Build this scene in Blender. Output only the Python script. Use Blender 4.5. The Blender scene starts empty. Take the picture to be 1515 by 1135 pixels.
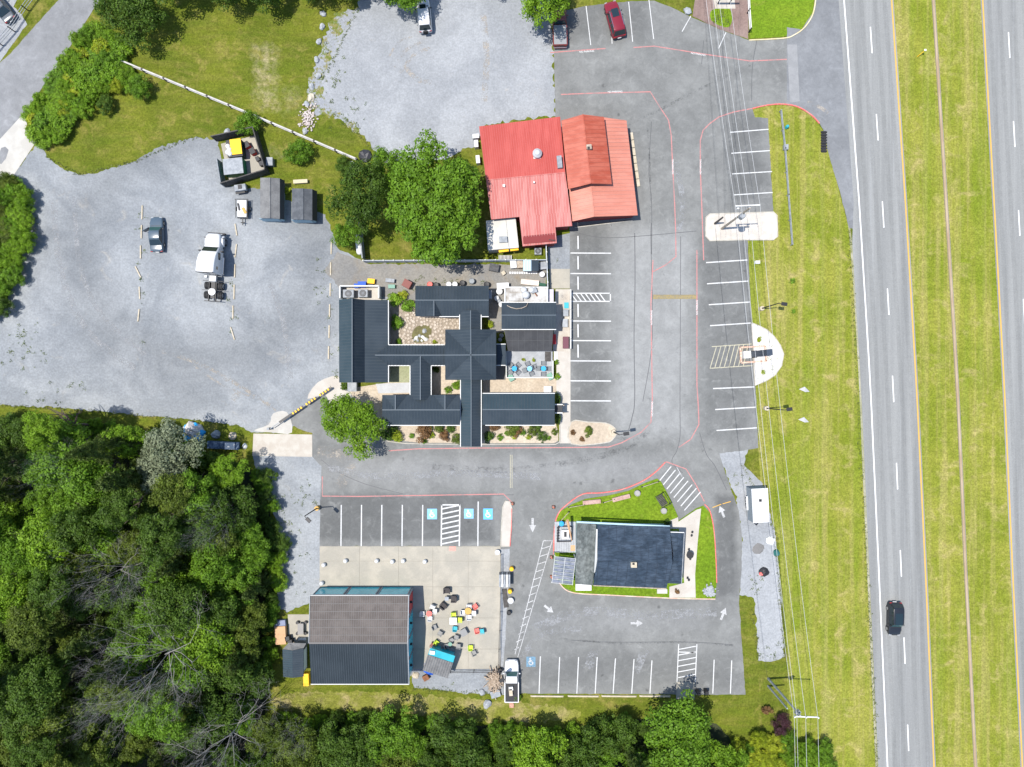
import bpy, bmesh, math, random
import numpy as np
from mathutils import Vector, Matrix

# ---------------------------------------------------------------- camera, sky, sun, exposure
SC = bpy.context.scene
COL = SC.collection
HC = 95.0            # drone height above the ground (m)
MPP = 0.094          # metres per photo pixel on the ground
CX, CY = 757.5, 567.5
cam_d = bpy.data.cameras.new('camera'); cam = bpy.data.objects.new('camera', cam_d); COL.objects.link(cam)
cam.location = (0, 0, HC); cam.rotation_euler = (0, 0, 0)
cam_d.sensor_width = 36.0; cam_d.lens = 36.0 * HC / (1515 * MPP); cam_d.clip_end = 2000
SC.camera = cam
SUN_EL, SUN_AZ = math.radians(71.5), math.radians(-94)     # sun stands to the west (image left)
wd = bpy.data.worlds.new('World'); SC.world = wd; wd.use_nodes = True
nt = wd.node_tree; nt.nodes.clear()
sky = nt.nodes.new('ShaderNodeTexSky'); sky.sky_type = 'NISHITA'; sky.sun_disc = False
sky.sun_elevation = SUN_EL; sky.sun_rotation = SUN_AZ; sky.air_density = 1.0; sky.dust_density = 0.6
bg = nt.nodes.new('ShaderNodeBackground'); bg.inputs[1].default_value = 0.130
wo = nt.nodes.new('ShaderNodeOutputWorld')
nt.links.new(sky.outputs[0], bg.inputs[0]); nt.links.new(bg.outputs[0], wo.inputs[0])
sun_d = bpy.data.lights.new('sun', 'SUN'); sun_d.energy = 3.85; sun_d.angle = math.radians(0.53); sun_d.color = (1.0, 0.955, 0.89)
sun = bpy.data.objects.new('sun', sun_d); COL.objects.link(sun); sun.location = (-40, 0, 120)
sdir = Vector((math.sin(SUN_AZ) * math.cos(SUN_EL), math.cos(SUN_AZ) * math.cos(SUN_EL), math.sin(SUN_EL)))
sun.rotation_euler = sdir.to_track_quat('Z', 'Y').to_euler()
vs = SC.view_settings; vs.view_transform = 'Standard'; vs.look = 'None'; vs.exposure = 0.92; vs.gamma = 1.0
vs.use_curve_mapping = False

# ---------------------------------------------------------------- helpers
RNG = random.Random(7)
def P(px, py, h=0.0):
    """point that photo pixel (px,py) shows, if it lies h metres above the ground"""
    k = MPP * (HC - h) / HC
    return Vector(((px - CX) * k, -(py - CY) * k, h))
ORG = {}
def org(o): return ORG.get(o.name, Vector((0, 0, 0)))
def link(o, parent=None):
    COL.objects.link(o)
    if parent is not None: o.parent = parent
    return o
def tag(o, label=None, cat=None, group=None, kind=None):
    if label: o['label'] = label
    if cat: o['category'] = cat
    if group: o['group'] = group
    if kind: o['kind'] = kind
    return o
def thing(name, label, cat, loc=(0, 0, 0), rz=0.0, group=None):
    o = bpy.data.objects.new(name, None); COL.objects.link(o)
    o.empty_display_size = 0.3
    o.location = loc; o.rotation_euler = (0, 0, rz)
    ORG[o.name] = Vector(loc)
    return tag(o, label, cat, group)
def copy_tree(o, parent=None):
    c = o.copy(); COL.objects.link(c); c.parent = parent
    for ch in o.children: copy_tree(ch, c)
    return c
class MB:
    def __init__(s): s.v = []; s.f = []; s.smooth = False
    def add(s, vs_, fs_):
        b = len(s.v); s.v += [Vector(v) for v in vs_]; s.f += [tuple(i + b for i in f) for f in fs_]; return s
    def box(s, c, d, rz=0.0, rx=0.0, taper=1.0):
        x, y, z = d[0] / 2, d[1] / 2, d[2] / 2
        R = Matrix.Rotation(rz, 3, 'Z') @ Matrix.Rotation(rx, 3, 'X')
        vs_ = []
        for k, q in ((-1, 1.0), (1, taper)):
            for a, b in ((-1, -1), (1, -1), (1, 1), (-1, 1)):
                vs_.append(Vector(c) + R @ Vector((a * x * q, b * y * q, k * z)))
        return s.add(vs_, [(3, 2, 1, 0), (4, 5, 6, 7), (0, 1, 5, 4), (1, 2, 6, 5), (2, 3, 7, 6), (3, 0, 4, 7)])
    def bar(s, a, b, w, h, up=(0, 0, 1)):
        a = Vector(a); b = Vector(b); d = (b - a)
        if d.length < 1e-6: return s
        d.normalize(); u = Vector(up)
        if abs(d.dot(u)) > .98: u = Vector((1, 0, 0))
        sx = d.cross(u).normalized(); uu = sx.cross(d).normalized()
        vs_ = []
        for p in (a, b):
            for i, j in ((-1, -1), (1, -1), (1, 1), (-1, 1)): vs_.append(p + sx * (i * w / 2) + uu * (j * h / 2))
        return s.add(vs_, [(3, 2, 1, 0), (4, 5, 6, 7), (0, 1, 5, 4), (1, 2, 6, 5), (2, 3, 7, 6), (3, 0, 4, 7)])
    def prism(s, pts, z0, z1):
        n = len(pts); pts = [Vector((p[0], p[1], 0)) for p in pts]
        ar = sum(pts[i].x * pts[(i + 1) % n].y - pts[(i + 1) % n].x * pts[i].y for i in range(n))
        if ar < 0: pts = pts[::-1]
        vs_ = [(p.x, p.y, z0) for p in pts] + [(p.x, p.y, z1) for p in pts]
        fs_ = [tuple(range(n - 1, -1, -1)), tuple(range(n, 2 * n))] + [(i, (i + 1) % n, n + (i + 1) % n, n + i) for i in range(n)]
        return s.add(vs_, fs_)
    def cyl(s, c, r, h, n=12, r2=None, axis='Z'):
        r2 = r if r2 is None else r2; vs_ = []
        for rr, z in ((r, 0), (r2, h)):
            for i in range(n):
                t = 2 * math.pi * i / n; p = (rr * math.cos(t), rr * math.sin(t), z)
                if axis == 'Y': p = (p[0], p[2], p[1])
                if axis == 'X': p = (p[2], p[0], p[1])
                vs_.append(Vector(c) + Vector(p))
        return s.add(vs_, [tuple(range(n - 1, -1, -1)), tuple(range(n, 2 * n))] + [(i, (i + 1) % n, n + (i + 1) % n, n + i) for i in range(n)])
    def lathe(s, c, prof, n=12):
        vs_ = []; fs_ = []
        for r, z in prof:
            for i in range(n):
                t = 2 * math.pi * i / n; vs_.append(Vector(c) + Vector((r * math.cos(t), r * math.sin(t), z)))
        for k in range(len(prof) - 1):
            for i in range(n): fs_.append((k * n + i, k * n + (i + 1) % n, (k + 1) * n + (i + 1) % n, (k + 1) * n + i))
        fs_.append(tuple(range(n - 1, -1, -1))); fs_.append(tuple((len(prof) - 1) * n + i for i in range(n)))
        return s.add(vs_, fs_)
    def tube(s, pts, r, n=5, r2=None):
        pts = [Vector(p) for p in pts]; m = len(pts); vs_ = []; fs_ = []
        r2 = r if r2 is None else r2
        for k, p in enumerate(pts):
            d = (pts[min(k + 1, m - 1)] - pts[max(k - 1, 0)]).normalized()
            u = Vector((0, 0, 1)) if abs(d.z) < .9 else Vector((1, 0, 0))
            a = d.cross(u).normalized(); b = d.cross(a)
            rr = r + (r2 - r) * k / max(1, m - 1)
            for i in range(n):
                t = 2 * math.pi * i / n; vs_.append(p + a * (rr * math.cos(t)) + b * (rr * math.sin(t)))
        for k in range(m - 1):
            for i in range(n): fs_.append((k * n + i, k * n + (i + 1) % n, (k + 1) * n + (i + 1) % n, (k + 1) * n + i))
        fs_.append(tuple(range(n))); fs_.append(tuple((m - 1) * n + i for i in range(n - 1, -1, -1)))
        return s.add(vs_, fs_)
    def slab(s, pts, t):
        """3-D polygon with thickness t downward"""
        n = len(pts); pts = [Vector(p) for p in pts]
        nz = sum((pts[i].x * pts[(i + 1) % n].y - pts[(i + 1) % n].x * pts[i].y) for i in range(n))
        if nz < 0: pts = pts[::-1]
        lo = [p - Vector((0, 0, t)) for p in pts]
        return s.add(pts + lo, [tuple(range(n)), tuple(range(2 * n - 1, n - 1, -1))] + [((i + 1) % n, i, n + i, n + (i + 1) % n) for i in range(n)])
    def loft(s, rings, caps=True):
        n = len(rings[0]); vs_ = [p for r in rings for p in r]; fs_ = []
        for k in range(len(rings) - 1):
            for i in range(n): fs_.append((k * n + i, k * n + (i + 1) % n, (k + 1) * n + (i + 1) % n, (k + 1) * n + i))
        if caps: fs_.append(tuple(range(n - 1, -1, -1))); fs_.append(tuple((len(rings) - 1) * n + i for i in range(n)))
        return s.add(vs_, fs_)
    def mesh(s, name, off=(0, 0, 0), fix=True):
        me = bpy.data.meshes.new(name); o = Vector(off)
        me.from_pydata([tuple(v - o) for v in s.v], [], s.f)
        if fix:
            bm = bmesh.new(); bm.from_mesh(me); bmesh.ops.recalc_face_normals(bm, faces=bm.faces); bm.to_mesh(me); bm.free()
        if s.smooth: me.polygons.foreach_set('use_smooth', [True] * len(me.polygons))
        return me
    def build(s, name, m, parent=None, local=False, bevel=0.0, fix=True):
        off = (0, 0, 0)
        if parent is not None and not local:
            off = org(parent)
        me = s.mesh(name, off, fix)
        if m: me.materials.append(m)
        o = bpy.data.objects.new(name, me); link(o, parent)
        if parent is not None: ORG[o.name] = org(parent)
        if bevel:
            b = o.modifiers.new('bevel', 'BEVEL'); b.width = bevel; b.segments = 2; b.limit_method = 'ANGLE'
        return o
def np_mesh(name, V, F, m=None):
    me = bpy.data.meshes.new(name); n, k = F.shape
    me.vertices.add(len(V)); me.vertices.foreach_set('co', V.astype(np.float32).ravel())
    me.loops.add(n * k); me.loops.foreach_set('vertex_index', F.astype(np.int32).ravel())
    me.polygons.add(n); me.polygons.foreach_set('loop_start', np.arange(0, n * k, k, dtype=np.int32))
    me.polygons.foreach_set('loop_total', np.full(n, k, dtype=np.int32))
    me.update(calc_edges=True)
    if m: me.materials.append(m)
    return me

# ---------------------------------------------------------------- procedural materials
class G:
    def __init__(s, name):
        s.m = bpy.data.materials.new(name); s.m.use_nodes = True; s.t = s.m.node_tree; s.t.nodes.clear()
        s.geo = s.n('ShaderNodeNewGeometry'); s.pos = s.geo.outputs['Position']
        s.b = s.n('ShaderNodeBsdfPrincipled'); s.o = s.n('ShaderNodeOutputMaterial'); s.t.links.new(s.b.outputs[0], s.o.inputs[0])
    def n(s, t): return s.t.nodes.new(t)
    def set(s, sock, v):
        if hasattr(v, 'is_output'): s.t.links.new(v, sock)
        elif isinstance(v, (tuple, list)): sock.default_value = (*v[:3], 1) if len(sock.default_value) == 4 else v
        else: sock.default_value = v
    def math(s, op, a, b=0.0, c=0.0, clamp=False):
        n = s.n('ShaderNodeMath'); n.operation = op; n.use_clamp = clamp
        for i, v in enumerate((a, b, c)): s.set(n.inputs[i], v)
        return n.outputs[0]
    def scale(s, v):
        n = s.n('ShaderNodeVectorMath'); n.operation = 'MULTIPLY'; s.set(n.inputs[0], s.pos); n.inputs[1].default_value = v; return n.outputs[0]
    def noise(s, sc, detail=4, vec=None, rough=.6, dist=0.0):
        n = s.n('ShaderNodeTexNoise'); s.set(n.inputs['Vector'], vec if vec is not None else s.pos)
        n.inputs['Scale'].default_value = sc; n.inputs['Detail'].default_value = detail; n.inputs['Roughness'].default_value = rough
        n.inputs['Distortion'].default_value = dist; return n.outputs[0]
    def ramp(s, f, a, b):
        n = s.n('ShaderNodeMapRange'); n.interpolation_type = 'SMOOTHSTEP'; s.set(n.inputs[0], f); n.inputs[1].default_value = a; n.inputs[2].default_value = b; return n.outputs[0]
    def mix(s, f, a, b, mode='MIX'):
        n = s.n('ShaderNodeMix'); n.data_type = 'RGBA'; n.blend_type = mode
        s.set(n.inputs[0], f); s.set(n.inputs[6], a); s.set(n.inputs[7], b); return n.outputs[2]
    def bump(s, h, strength=.3, dist=.05):
        n = s.n('ShaderNodeBump'); n.inputs['Strength'].default_value = strength; n.inputs['Distance'].default_value = dist
        s.set(n.inputs['Height'], h); s.t.links.new(n.outputs[0], s.b.inputs['Normal'])
    def fin(s, col, rough=.8, metal=0.0, spec=.3):
        s.set(s.b.inputs['Base Color'], col); s.set(s.b.inputs['Roughness'], rough); s.b.inputs['Metallic'].default_value = metal
        s.b.inputs['Specular IOR Level'].default_value = spec; return s.m
    def boxmask(s, x0, x1, y0, y1, soft, wob):
        x, y = s.wob(wob)
        f = 1.0 / soft
        a = s.math('MULTIPLY_ADD', x, f, -x0 * f); b = s.math('MULTIPLY_ADD', x, -f, x1 * f)
        c = s.math('MULTIPLY_ADD', y, f, -y0 * f); d = s.math('MULTIPLY_ADD', y, -f, y1 * f)
        return s.math('MINIMUM', s.math('MINIMUM', a, b), s.math('MINIMUM', c, d), clamp=True)
    def wob(s, w):
        if not hasattr(s, '_w'):
            sp = s.n('ShaderNodeSeparateXYZ'); s.set(sp.inputs[0], s.pos)
            nz = s.noise(.35, 3)
            s._w = (s.math('MULTIPLY_ADD', nz, w, sp.outputs[0]), s.math('MULTIPLY_ADD', nz, -w, sp.outputs[1]))
        return s._w
MATS = {}
def M(name, col, col2=None, sc=1.2, lo=.38, hi=.64, rough=.8, metal=0.0, spec=.3, fine=.15, fsc=9.0, bump=0.0, bsc=14.0, stretch=None):
    if name in MATS: return MATS[name]
    g = G(name); c = col
    vec = g.scale(stretch) if stretch else None
    if col2: c = g.mix(g.ramp(g.noise(sc, 5, vec), lo, hi), col, col2)
    if fine:
        k = g.math('MULTIPLY_ADD', g.noise(fsc, 3), 2 * fine, 1 - fine)
        cc = g.n('ShaderNodeCombineColor'); [g.set(cc.inputs[i], k) for i in range(3)]
        c = g.mix(1.0, c, cc.outputs[0], 'MULTIPLY')
    if bump: g.bump(g.noise(bsc, 4), bump, .04)
    MATS[name] = g.fin(c, rough, metal, spec); return MATS[name]
def gmul(g, c, k):
    cc = g.n('ShaderNodeCombineColor'); [g.set(cc.inputs[i], k) for i in range(3)]
    return g.mix(1.0, c, cc.outputs[0], 'MULTIPLY')
def grass_mat(name, a, b, dry, dry_lo=.5, dry_hi=.72, streak=None, stamt=.5, patches=()):
    g = G(name)
    c = g.mix(g.ramp(g.noise(.16, 4), .35, .68), a, b)
    for (x0, x1, y0, y1, soft, w) in patches:
        pa = P(x0, y1); pb = P(x1, y0); pm = g.boxmask(pa.x, pb.x, pa.y, pb.y, soft, 5.0)
        c = g.mix(g.math('MULTIPLY', pm, g.math('MULTIPLY', g.ramp(g.noise(1.3, 5), .3, .65), w)), c, (.30, .25, .15))
    c = g.mix(g.ramp(g.noise(.42, 6, dist=.8), dry_lo, dry_hi), c, dry)
    if streak:
        st = g.noise(1.0, 3, g.scale(streak)); c = g.mix(g.math('MULTIPLY', g.ramp(st, .42, .7), stamt), c, dry)
        st2 = g.noise(.55, 3, g.scale(streak)); c = g.mix(g.math('MULTIPLY', g.ramp(st2, .46, .62), .32), c, (a[0] * .82, a[1] * 1.04, a[2] * .7))
    for (sc_, am) in ((1.1, .12), (2.4, .22), (4.6, .34)): c = gmul(g, c, g.math('MULTIPLY_ADD', g.ramp(g.noise(sc_, 3, rough=.6), .36, .64), am, 1 - am / 2))
    g.bump(g.noise(9, 4, rough=.7), .55, .12)
    return g.fin(c, .95, 0, .1)
def asphalt_mat(name, base, dark, bays, spec=.25, light=()):
    g = G(name); mk = 0.0
    for (x0, x1, y0, y1, soft, w) in bays:
        a = P(x0, y1); b = P(x1, y0)
        m_ = g.math('MULTIPLY', g.boxmask(a.x, b.x, a.y, b.y, soft, 1.6), w); mk = m_ if mk == 0.0 else g.math('MAXIMUM', mk, m_)
    st = g.ramp(g.noise(.13, 5, dist=.6), .38, .66)
    c = g.mix(g.math('MULTIPLY_ADD', st, .35, 0.0), base, dark)
    for (x0, x1, y0, y1, soft, w, lc) in light:
        a = P(x0, y1); b = P(x1, y0); c = g.mix(g.math('MULTIPLY', g.boxmask(a.x, b.x, a.y, b.y, soft, 1.6), w), c, lc)
    if bays: c = g.mix(mk, c, dark)
    c = g.mix(g.math('MULTIPLY', g.ramp(g.noise(.7, 5, dist=1.2), .52, .78), .45), c, tuple(v * 1.45 for v in base))
    c = g.mix(g.math('MULTIPLY', g.ramp(g.noise(.9, 6, g.scale((1, 1.3, 1)), dist=2.0), .6, .74), .35), c, tuple(v * .6 for v in dark))
    for (sc_, am, df) in ((.2, .16, .5), (.75, .12, .8), (2.0, .07, .5), (4.5, .08, 0)): c = gmul(g, c, g.math('MULTIPLY_ADD', g.ramp(g.noise(sc_, 5, rough=.6, dist=df), .34, .66), am, 1 - am / 2))
    vo = g.n('ShaderNodeTexVoronoi'); vo.inputs['Scale'].default_value = .34; vo.inputs['Randomness'].default_value = 1.0
    g.set(vo.inputs['Vector'], g.pos); spot = g.math('MULTIPLY', g.ramp(vo.outputs['Distance'], .14, .05), g.ramp(g.noise(.9, 2), .5, .62)); c = g.mix(g.math('MULTIPLY', spot, .55), c, tuple(v * .45 for v in dark))
    g.bump(g.noise(30, 3), .2, .02)
    return g.fin(c, .9, 0, spec)
def gravel_mat(name, a, b, dirt, lo=.6, hi=.8, ring_=None):
    g = G(name)
    c = g.mix(g.ramp(g.noise(.11, 5, dist=1.0), .36, .66), a, b)
    c = g.mix(g.math('MULTIPLY', g.ramp(g.noise(.28, 6, dist=1.6), lo, hi), .6), c, dirt)
    if ring_:
        sp = g.n('ShaderNodeSeparateXYZ'); g.set(sp.inputs[0], g.pos); cx_, cy_, rx_, ry_, hw_ = ring_
        dx_ = g.math('MULTIPLY_ADD', sp.outputs[0], 1 / rx_, -cx_ / rx_); dy_ = g.math('MULTIPLY_ADD', sp.outputs[1], 1 / ry_, -cy_ / ry_)
        rr_ = g.math('SQRT', g.math('ADD', g.math('MULTIPLY', dx_, dx_), g.math('MULTIPLY', dy_, dy_)))
        rr_ = g.math('ADD', rr_, g.math('MULTIPLY_ADD', g.noise(.12, 4), .5, -.25)); band = g.math('SUBTRACT', 1.0, g.math('DIVIDE', g.math('ABSOLUTE', g.math('SUBTRACT', rr_, 1.0)), hw_), clamp=True)
        c = gmul(g, c, g.math('MULTIPLY_ADD', band, -.26, 1.0))
    for (sc_, am) in ((.6, .06), (1.8, .09), (3.8, .17)): c = gmul(g, c, g.math('MULTIPLY_ADD', g.ramp(g.noise(sc_, 3, rough=.6), .36, .64), am, 1 - am / 2))
    g.bump(g.noise(16, 4, rough=.7), .5, .05)
    return g.fin(c, .95, 0, .15)
def leaf_mat(name, a, b, trans=.35):
    g = G(name)
    oi = g.n('ShaderNodeObjectInfo')
    f = g.math('ADD', g.math('MULTIPLY', g.ramp(g.noise(.55, 3), .34, .66), .75), g.math('MULTIPLY', oi.outputs['Random'], .3), clamp=True)
    c = g.mix(f, a, b)
    c = gmul(g, c, g.math('MULTIPLY_ADD', g.ramp(g.noise(2.6, 3), .36, .64), .7, .65))
    g.fin(c, .6, 0, .25)
    tr = g.n('ShaderNodeBsdfTranslucent'); g.set(tr.inputs[0], gmul(g, c, 1.3)); mx = g.n('ShaderNodeMixShader'); mx.inputs[0].default_value = trans
    g.t.links.new(g.b.outputs[0], mx.inputs[1]); g.t.links.new(tr.outputs[0], mx.inputs[2]); g.t.links.new(mx.outputs[0], g.o.inputs[0])
    MATS[name] = g.m; return g.m
def paint_mat(name, col, under, wear=.5):
    g = G(name)
    f = g.math('MULTIPLY', g.ramp(g.noise(5.5, 6, rough=.75), .47, .66), wear)
    f2 = g.math('MULTIPLY', g.ramp(g.noise(.5, 3), .5, .7), wear * .7)
    c = g.mix(g.math('MAXIMUM', f, f2), col, under)
    MATS[name] = g.fin(c, .8, 0, .2); return g.m

def scuff_mat(name, col, lo=.42, hi=.6, amt=.7):
    g = G(name); g.fin(col, .95, 0, .1); tr = g.n('ShaderNodeBsdfTransparent'); mx = g.n('ShaderNodeMixShader')
    f = g.math('MULTIPLY', g.ramp(g.math('ADD', g.math('MULTIPLY', g.noise(.8, 4), .55), g.math('MULTIPLY', g.noise(4, 3), .45)), lo, hi), amt)
    g.t.links.new(f, mx.inputs[0]); g.t.links.new(tr.outputs[0], mx.inputs[1]); g.t.links.new(g.b.outputs[0], mx.inputs[2]); g.t.links.new(mx.outputs[0], g.o.inputs[0]); return g.m
m_dust = scuff_mat('pale_dust', (.33, .30, .26), .46, .62, .75); m_sweep = scuff_mat('dark_tyre_sweep', (.08, .081, .082), .46, .64, .35); m_track = scuff_mat('wheel_track', (.14, .143, .14), .25, .65, .13); m_pale = scuff_mat('pale_scrape', (.27, .275, .28), .44, .6, .7)
ASPH = (.165, .168, .172)
m_grass = grass_mat('lawn_grass', (.072, .091, .009), (.108, .122, .013), (.172, .152, .038), .50, .74, streak=(.25, 1.0, 1), stamt=.3, patches=((398, 442, 90, 195, 2.0, .8), (440, 475, 150, 200, 2.0, .6), (405, 450, 245, 262, 1.0, .5)))
m_verge = grass_mat('verge_grass', (.130, .154, .015), (.186, .190, .030), (.272, .232, .085), .50, .76, streak=(1.0, .03, 1), stamt=.55)
m_lush = grass_mat('lush_grass', (.095, .160, .009), (.125, .185, .013), (.19, .19, .04), .6, .8)
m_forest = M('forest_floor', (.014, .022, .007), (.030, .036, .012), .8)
m_gravel = gravel_mat('grey_gravel', (.176, .188, .199), (.236, .248, .256), (.33, .305, .262), .6, .82, ring_=(P(290, 375).x, P(290, 375).y, 16.5, 15.0, .42))
m_gravel2 = gravel_mat('pale_gravel', (.205, .214, .223), (.255, .264, .272), (.325, .285, .23), .62, .85)
m_dirt = gravel_mat('dusty_service_lane', (.20, .188, .165), (.155, .152, .145), (.19, .15, .10), .5, .75)
m_asph = asphalt_mat('parking_asphalt', (.154, .156, .150), (.094, .096, .094), [
    (846, 908, 333, 640, 1.6, .62), (1042, 1125, 354, 668, 1.6, .62), (474, 742, 736, 812, .8, .95), (765, 1106, 965, 1034, 2.2, .5),
    (818, 975, -40, 75, 1.6, .62), (1062, 1102, 735, 895, 1.0, 1.0), (1076, 1146, 164, 318, 1.6, .7), (476, 1000, 655, 690, 2.0, .35), (860, 1010, 150, 330, 3.5, .2), (745, 1095, 880, 905, 1.5, .3)], light=((905, 1044, 335, 668, 2.5, .85, (.207, .210, .205)), (480, 1010, 672, 735, 2.5, .5, (.188, .190, .189)), (760, 1060, 905, 950, 2.0, .4, (.182, .185, .184))))
m_road = asphalt_mat('side_road_asphalt', (.175, .178, .182), (.150, .153, .157), [])
m_apron = asphalt_mat('apron_asphalt', (.155, .160, .166), (.115, .120, .126), [])
def highway_mat():
    g = G('highway_asphalt')
    c = g.mix(g.ramp(g.noise(.5, 4, g.scale((1.0, .02, 1))), .35, .65), (.165, .168, .164), (.210, .213, .206))
    c = g.mix(g.math('MULTIPLY', g.ramp(g.noise(1.6, 3, g.scale((1.0, .015, 1))), .55, .7), .5), c, (.23, .236, .236))
    for (sc_, am) in ((1.5, .2), (6.0, .5)): c = gmul(g, c, g.math('MULTIPLY_ADD', g.noise(sc_, 4, rough=.75), am, 1 - am / 2))
    return g.fin(c, .9, 0, .2)
m_hwy = highway_mat()
m_conc = M('beige_concrete', (.262, .245, .205), (.318, .292, .240), .35, .4, .66, rough=.9, fine=.12, fsc=6)
m_conc2 = M('white_concrete', (.34, .325, .295), (.40, .385, .35), .5, .4, .65, rough=.9, fine=.1)
m_pinkconc = M('tan_concrete', (.34, .305, .26), (.385, .36, .315), .6, .4, .65, rough=.9, fine=.12)
m_walk = M('sidewalk_concrete', (.35, .32, .28), (.39, .365, .325), .5, rough=.9, fine=.1)
m_beds = gravel_mat('garden_gravel', (.35, .29, .22), (.40, .345, .27), (.28, .22, .15), .6, .85)
m_whitegravel = gravel_mat('white_marble_chips', (.42, .405, .38), (.50, .485, .46), (.36, .36, .3), .66, .85)
m_mulch = gravel_mat('brown_mulch', (.165, .115, .10), (.21, .155, .135), (.10, .07, .06), .5, .8)
m_kerb = M('kerb_concrete', (.30, .28, .235), (.37, .345, .30), 1.5)
m_redkerb = paint_mat('red_kerb_paint', (.52, .10, .09), (.40, .30, .26), .7)
m_white = paint_mat('white_road_paint', (.46, .46, .45), (.26, .265, .27), .6)
m_white2 = paint_mat('bright_road_paint', (.58, .58, .57), (.4, .4, .4), .3)
m_faded = paint_mat('faded_white_paint', (.40, .40, .395), (.15, .15, .155), .95)
m_worn = paint_mat('worn_white_paint', (.36, .36, .355), (.17, .17, .17), .9)
m_yellow = paint_mat('yellow_road_paint', (.48, .28, .055), (.36, .26, .12), .4)
m_fyel = paint_mat('faded_yellow_paint', (.37, .345, .25), (.2, .2, .18), .8)
m_redp = paint_mat('red_lane_paint', (.40, .165, .155), (.17, .15, .15), .95)
m_blue = paint_mat('blue_sign_paint', (.10, .36, .68), (.25, .4, .5), .4)
m_fblue = paint_mat('faded_blue_paint', (.12, .22, .30), (.09, .1, .11), .9)
m_tar = M('tar_sealer', (.078, .079, .081), rough=.6, fine=.3)
m_roofd = M('dark_metal_roof', (.019, .026, .032), (.025, .033, .040), .35, rough=.6, spec=.06, fine=.08)
m_roof = M('charcoal_metal_roof', (.030, .041, .052), (.039, .051, .063), .35, rough=.6, metal=0.0, spec=.06, fine=.05)
m_roofb = M('blue_grey_metal_roof', (.030, .048, .060), (.038, .056, .068), .4, rough=.6, spec=.06, fine=.05)
m_seam = M('roof_seam_metal', (.046, .058, .069), rough=.5, spec=.15, fine=0)
m_ridge = M('ridge_cap_metal', (.065, .083, .10), rough=.5, spec=.15, fine=0)
m_red = M('red_metal_roof', (.305, .046, .036), (.365, .070, .057), .9, .36, .66, rough=.55, fine=.10, fsc=3, stretch=(1.2, .14, 1))
m_pink = M('faded_red_metal_roof', (.32, .080, .070), (.38, .145, .128), .9, .42, .66, rough=.5, fine=.06, stretch=(1.4, .12, 1))
m_orange = M('orange_red_metal_roof', (.40, .148, .105), (.45, .18, .132), .8, .36, .66, rough=.55, fine=.08, fsc=3, stretch=(.2, 1.2, 1))
m_brick = M('weathered_red_roof', (.28, .055, .030), (.34, .088, .055), 1.0, rough=.55, fine=.12, stretch=(.4, 1.2, 1))
m_brown = M('brown_metal_roof', (.078, .066, .060), (.108, .093, .085), .7, rough=.6, spec=.1, fine=.08)
m_brownrib = M('brown_roof_rib', (.135, .128, .122), rough=.6, spec=.1, fine=.05)
def shingle_mat(name, a, b, run):
    g = G(name); c = g.mix(g.ramp(g.noise(.5, 4), .35, .65), a, b)
    for sc_, st, am in ((2.2, run, .30), (5.0, run, .30), (1.0, (1, 1, 1), .12)): c = gmul(g, c, g.math('MULTIPLY_ADD', g.ramp(g.noise(sc_, 3, g.scale(st)), .38, .62), am, 1 - am / 2))
    MATS[name] = g.fin(c, .9, 0, .12); return g.m
m_shing = shingle_mat('dark_asphalt_shingle', (.025, .038, .056), (.036, .051, .072), (.35, 1.3, 1))
m_shing2 = shingle_mat('green_grey_shingle', (.075, .086, .084), (.115, .125, .120), (1.0, .7, 1))
m_shing3 = M('grey_shed_shingle', (.115, .115, .115), (.15, .15, .148), 1.2, rough=.9, fine=.3, fsc=6)
m_shing4 = M('slate_shed_shingle', (.062, .068, .076), (.09, .096, .104), 1.2, rough=.9, fine=.3, fsc=6)
m_trim = M('white_trim', (.52, .52, .50), rough=.6, fine=.05)
m_wall = M('white_wall', (.46, .45, .43), (.40, .39, .37), 1.0, rough=.8)
m_bluewall = M('pale_blue_wall', (.30, .42, .48), rough=.7)
m_redwall = M('dark_red_wall', (.16, .022, .022), rough=.7)
m_dark = M('black_metal', (.018, .018, .02), rough=.5)
m_darkwood = M('dark_stained_wood', (.050, .046, .043), (.075, .07, .065), 2.0, rough=.85, fine=.25)
m_wood = M('weathered_wood', (.26, .21, .16), (.36, .31, .25), 2.0, rough=.9, fine=.25)
m_paleplank = M('pale_timber', (.36, .31, .225), (.42, .37, .29), 2.0, rough=.9, fine=.2)
m_greywood = M('grey_decking', (.27, .28, .29), (.32, .33, .34), 1.5, rough=.85, fine=.1)
m_rust = M('rusty_brown', (.20, .085, .04), (.13, .06, .035), 3.0, rough=.9)
m_teal = M('teal_panel', (.012, .26, .32), (.02, .32, .38), .6, rough=.3, spec=.5, fine=.05)
m_steel = M('galvanised_steel', (.17, .185, .20), (.24, .255, .27), 2.0, rough=.55)
m_wire = M('weathered_wire', (.38, .385, .39), rough=.5, fine=0)
m_alu = M('bright_aluminium', (.36, .37, .38), rough=.4, fine=.05)
m_black = M('black_rubber', (.014, .014, .015), (.03, .03, .03), 5, rough=.8)
m_glass = M('dark_glass', (.010, .020, .024), rough=.06, spec=.8, fine=0)
m_tint = M('tinted_glass', (.03, .075, .075), rough=.06, spec=.9, fine=0)
m_chrome = M('chrome', (.6, .6, .6), rough=.2, metal=1.0, fine=0)
m_redlamp = M('red_lamp', (.22, .012, .012), rough=.25, fine=0)
m_lampglass = M('clear_lamp', (.25, .26, .27), rough=.2, fine=0)
m_membrane = M('white_roof_membrane', (.22, .20, .175), (.38, .37, .35), .7, .38, .6, rough=.85, fine=.12)
m_cream = M('cream_roof', (.44, .425, .385), (.40, .385, .345), .6, rough=.8)
m_stone = M('flagstone', (.30, .25, .195), (.41, .36, .30), 3.0, rough=.9, fine=.3)
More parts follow.
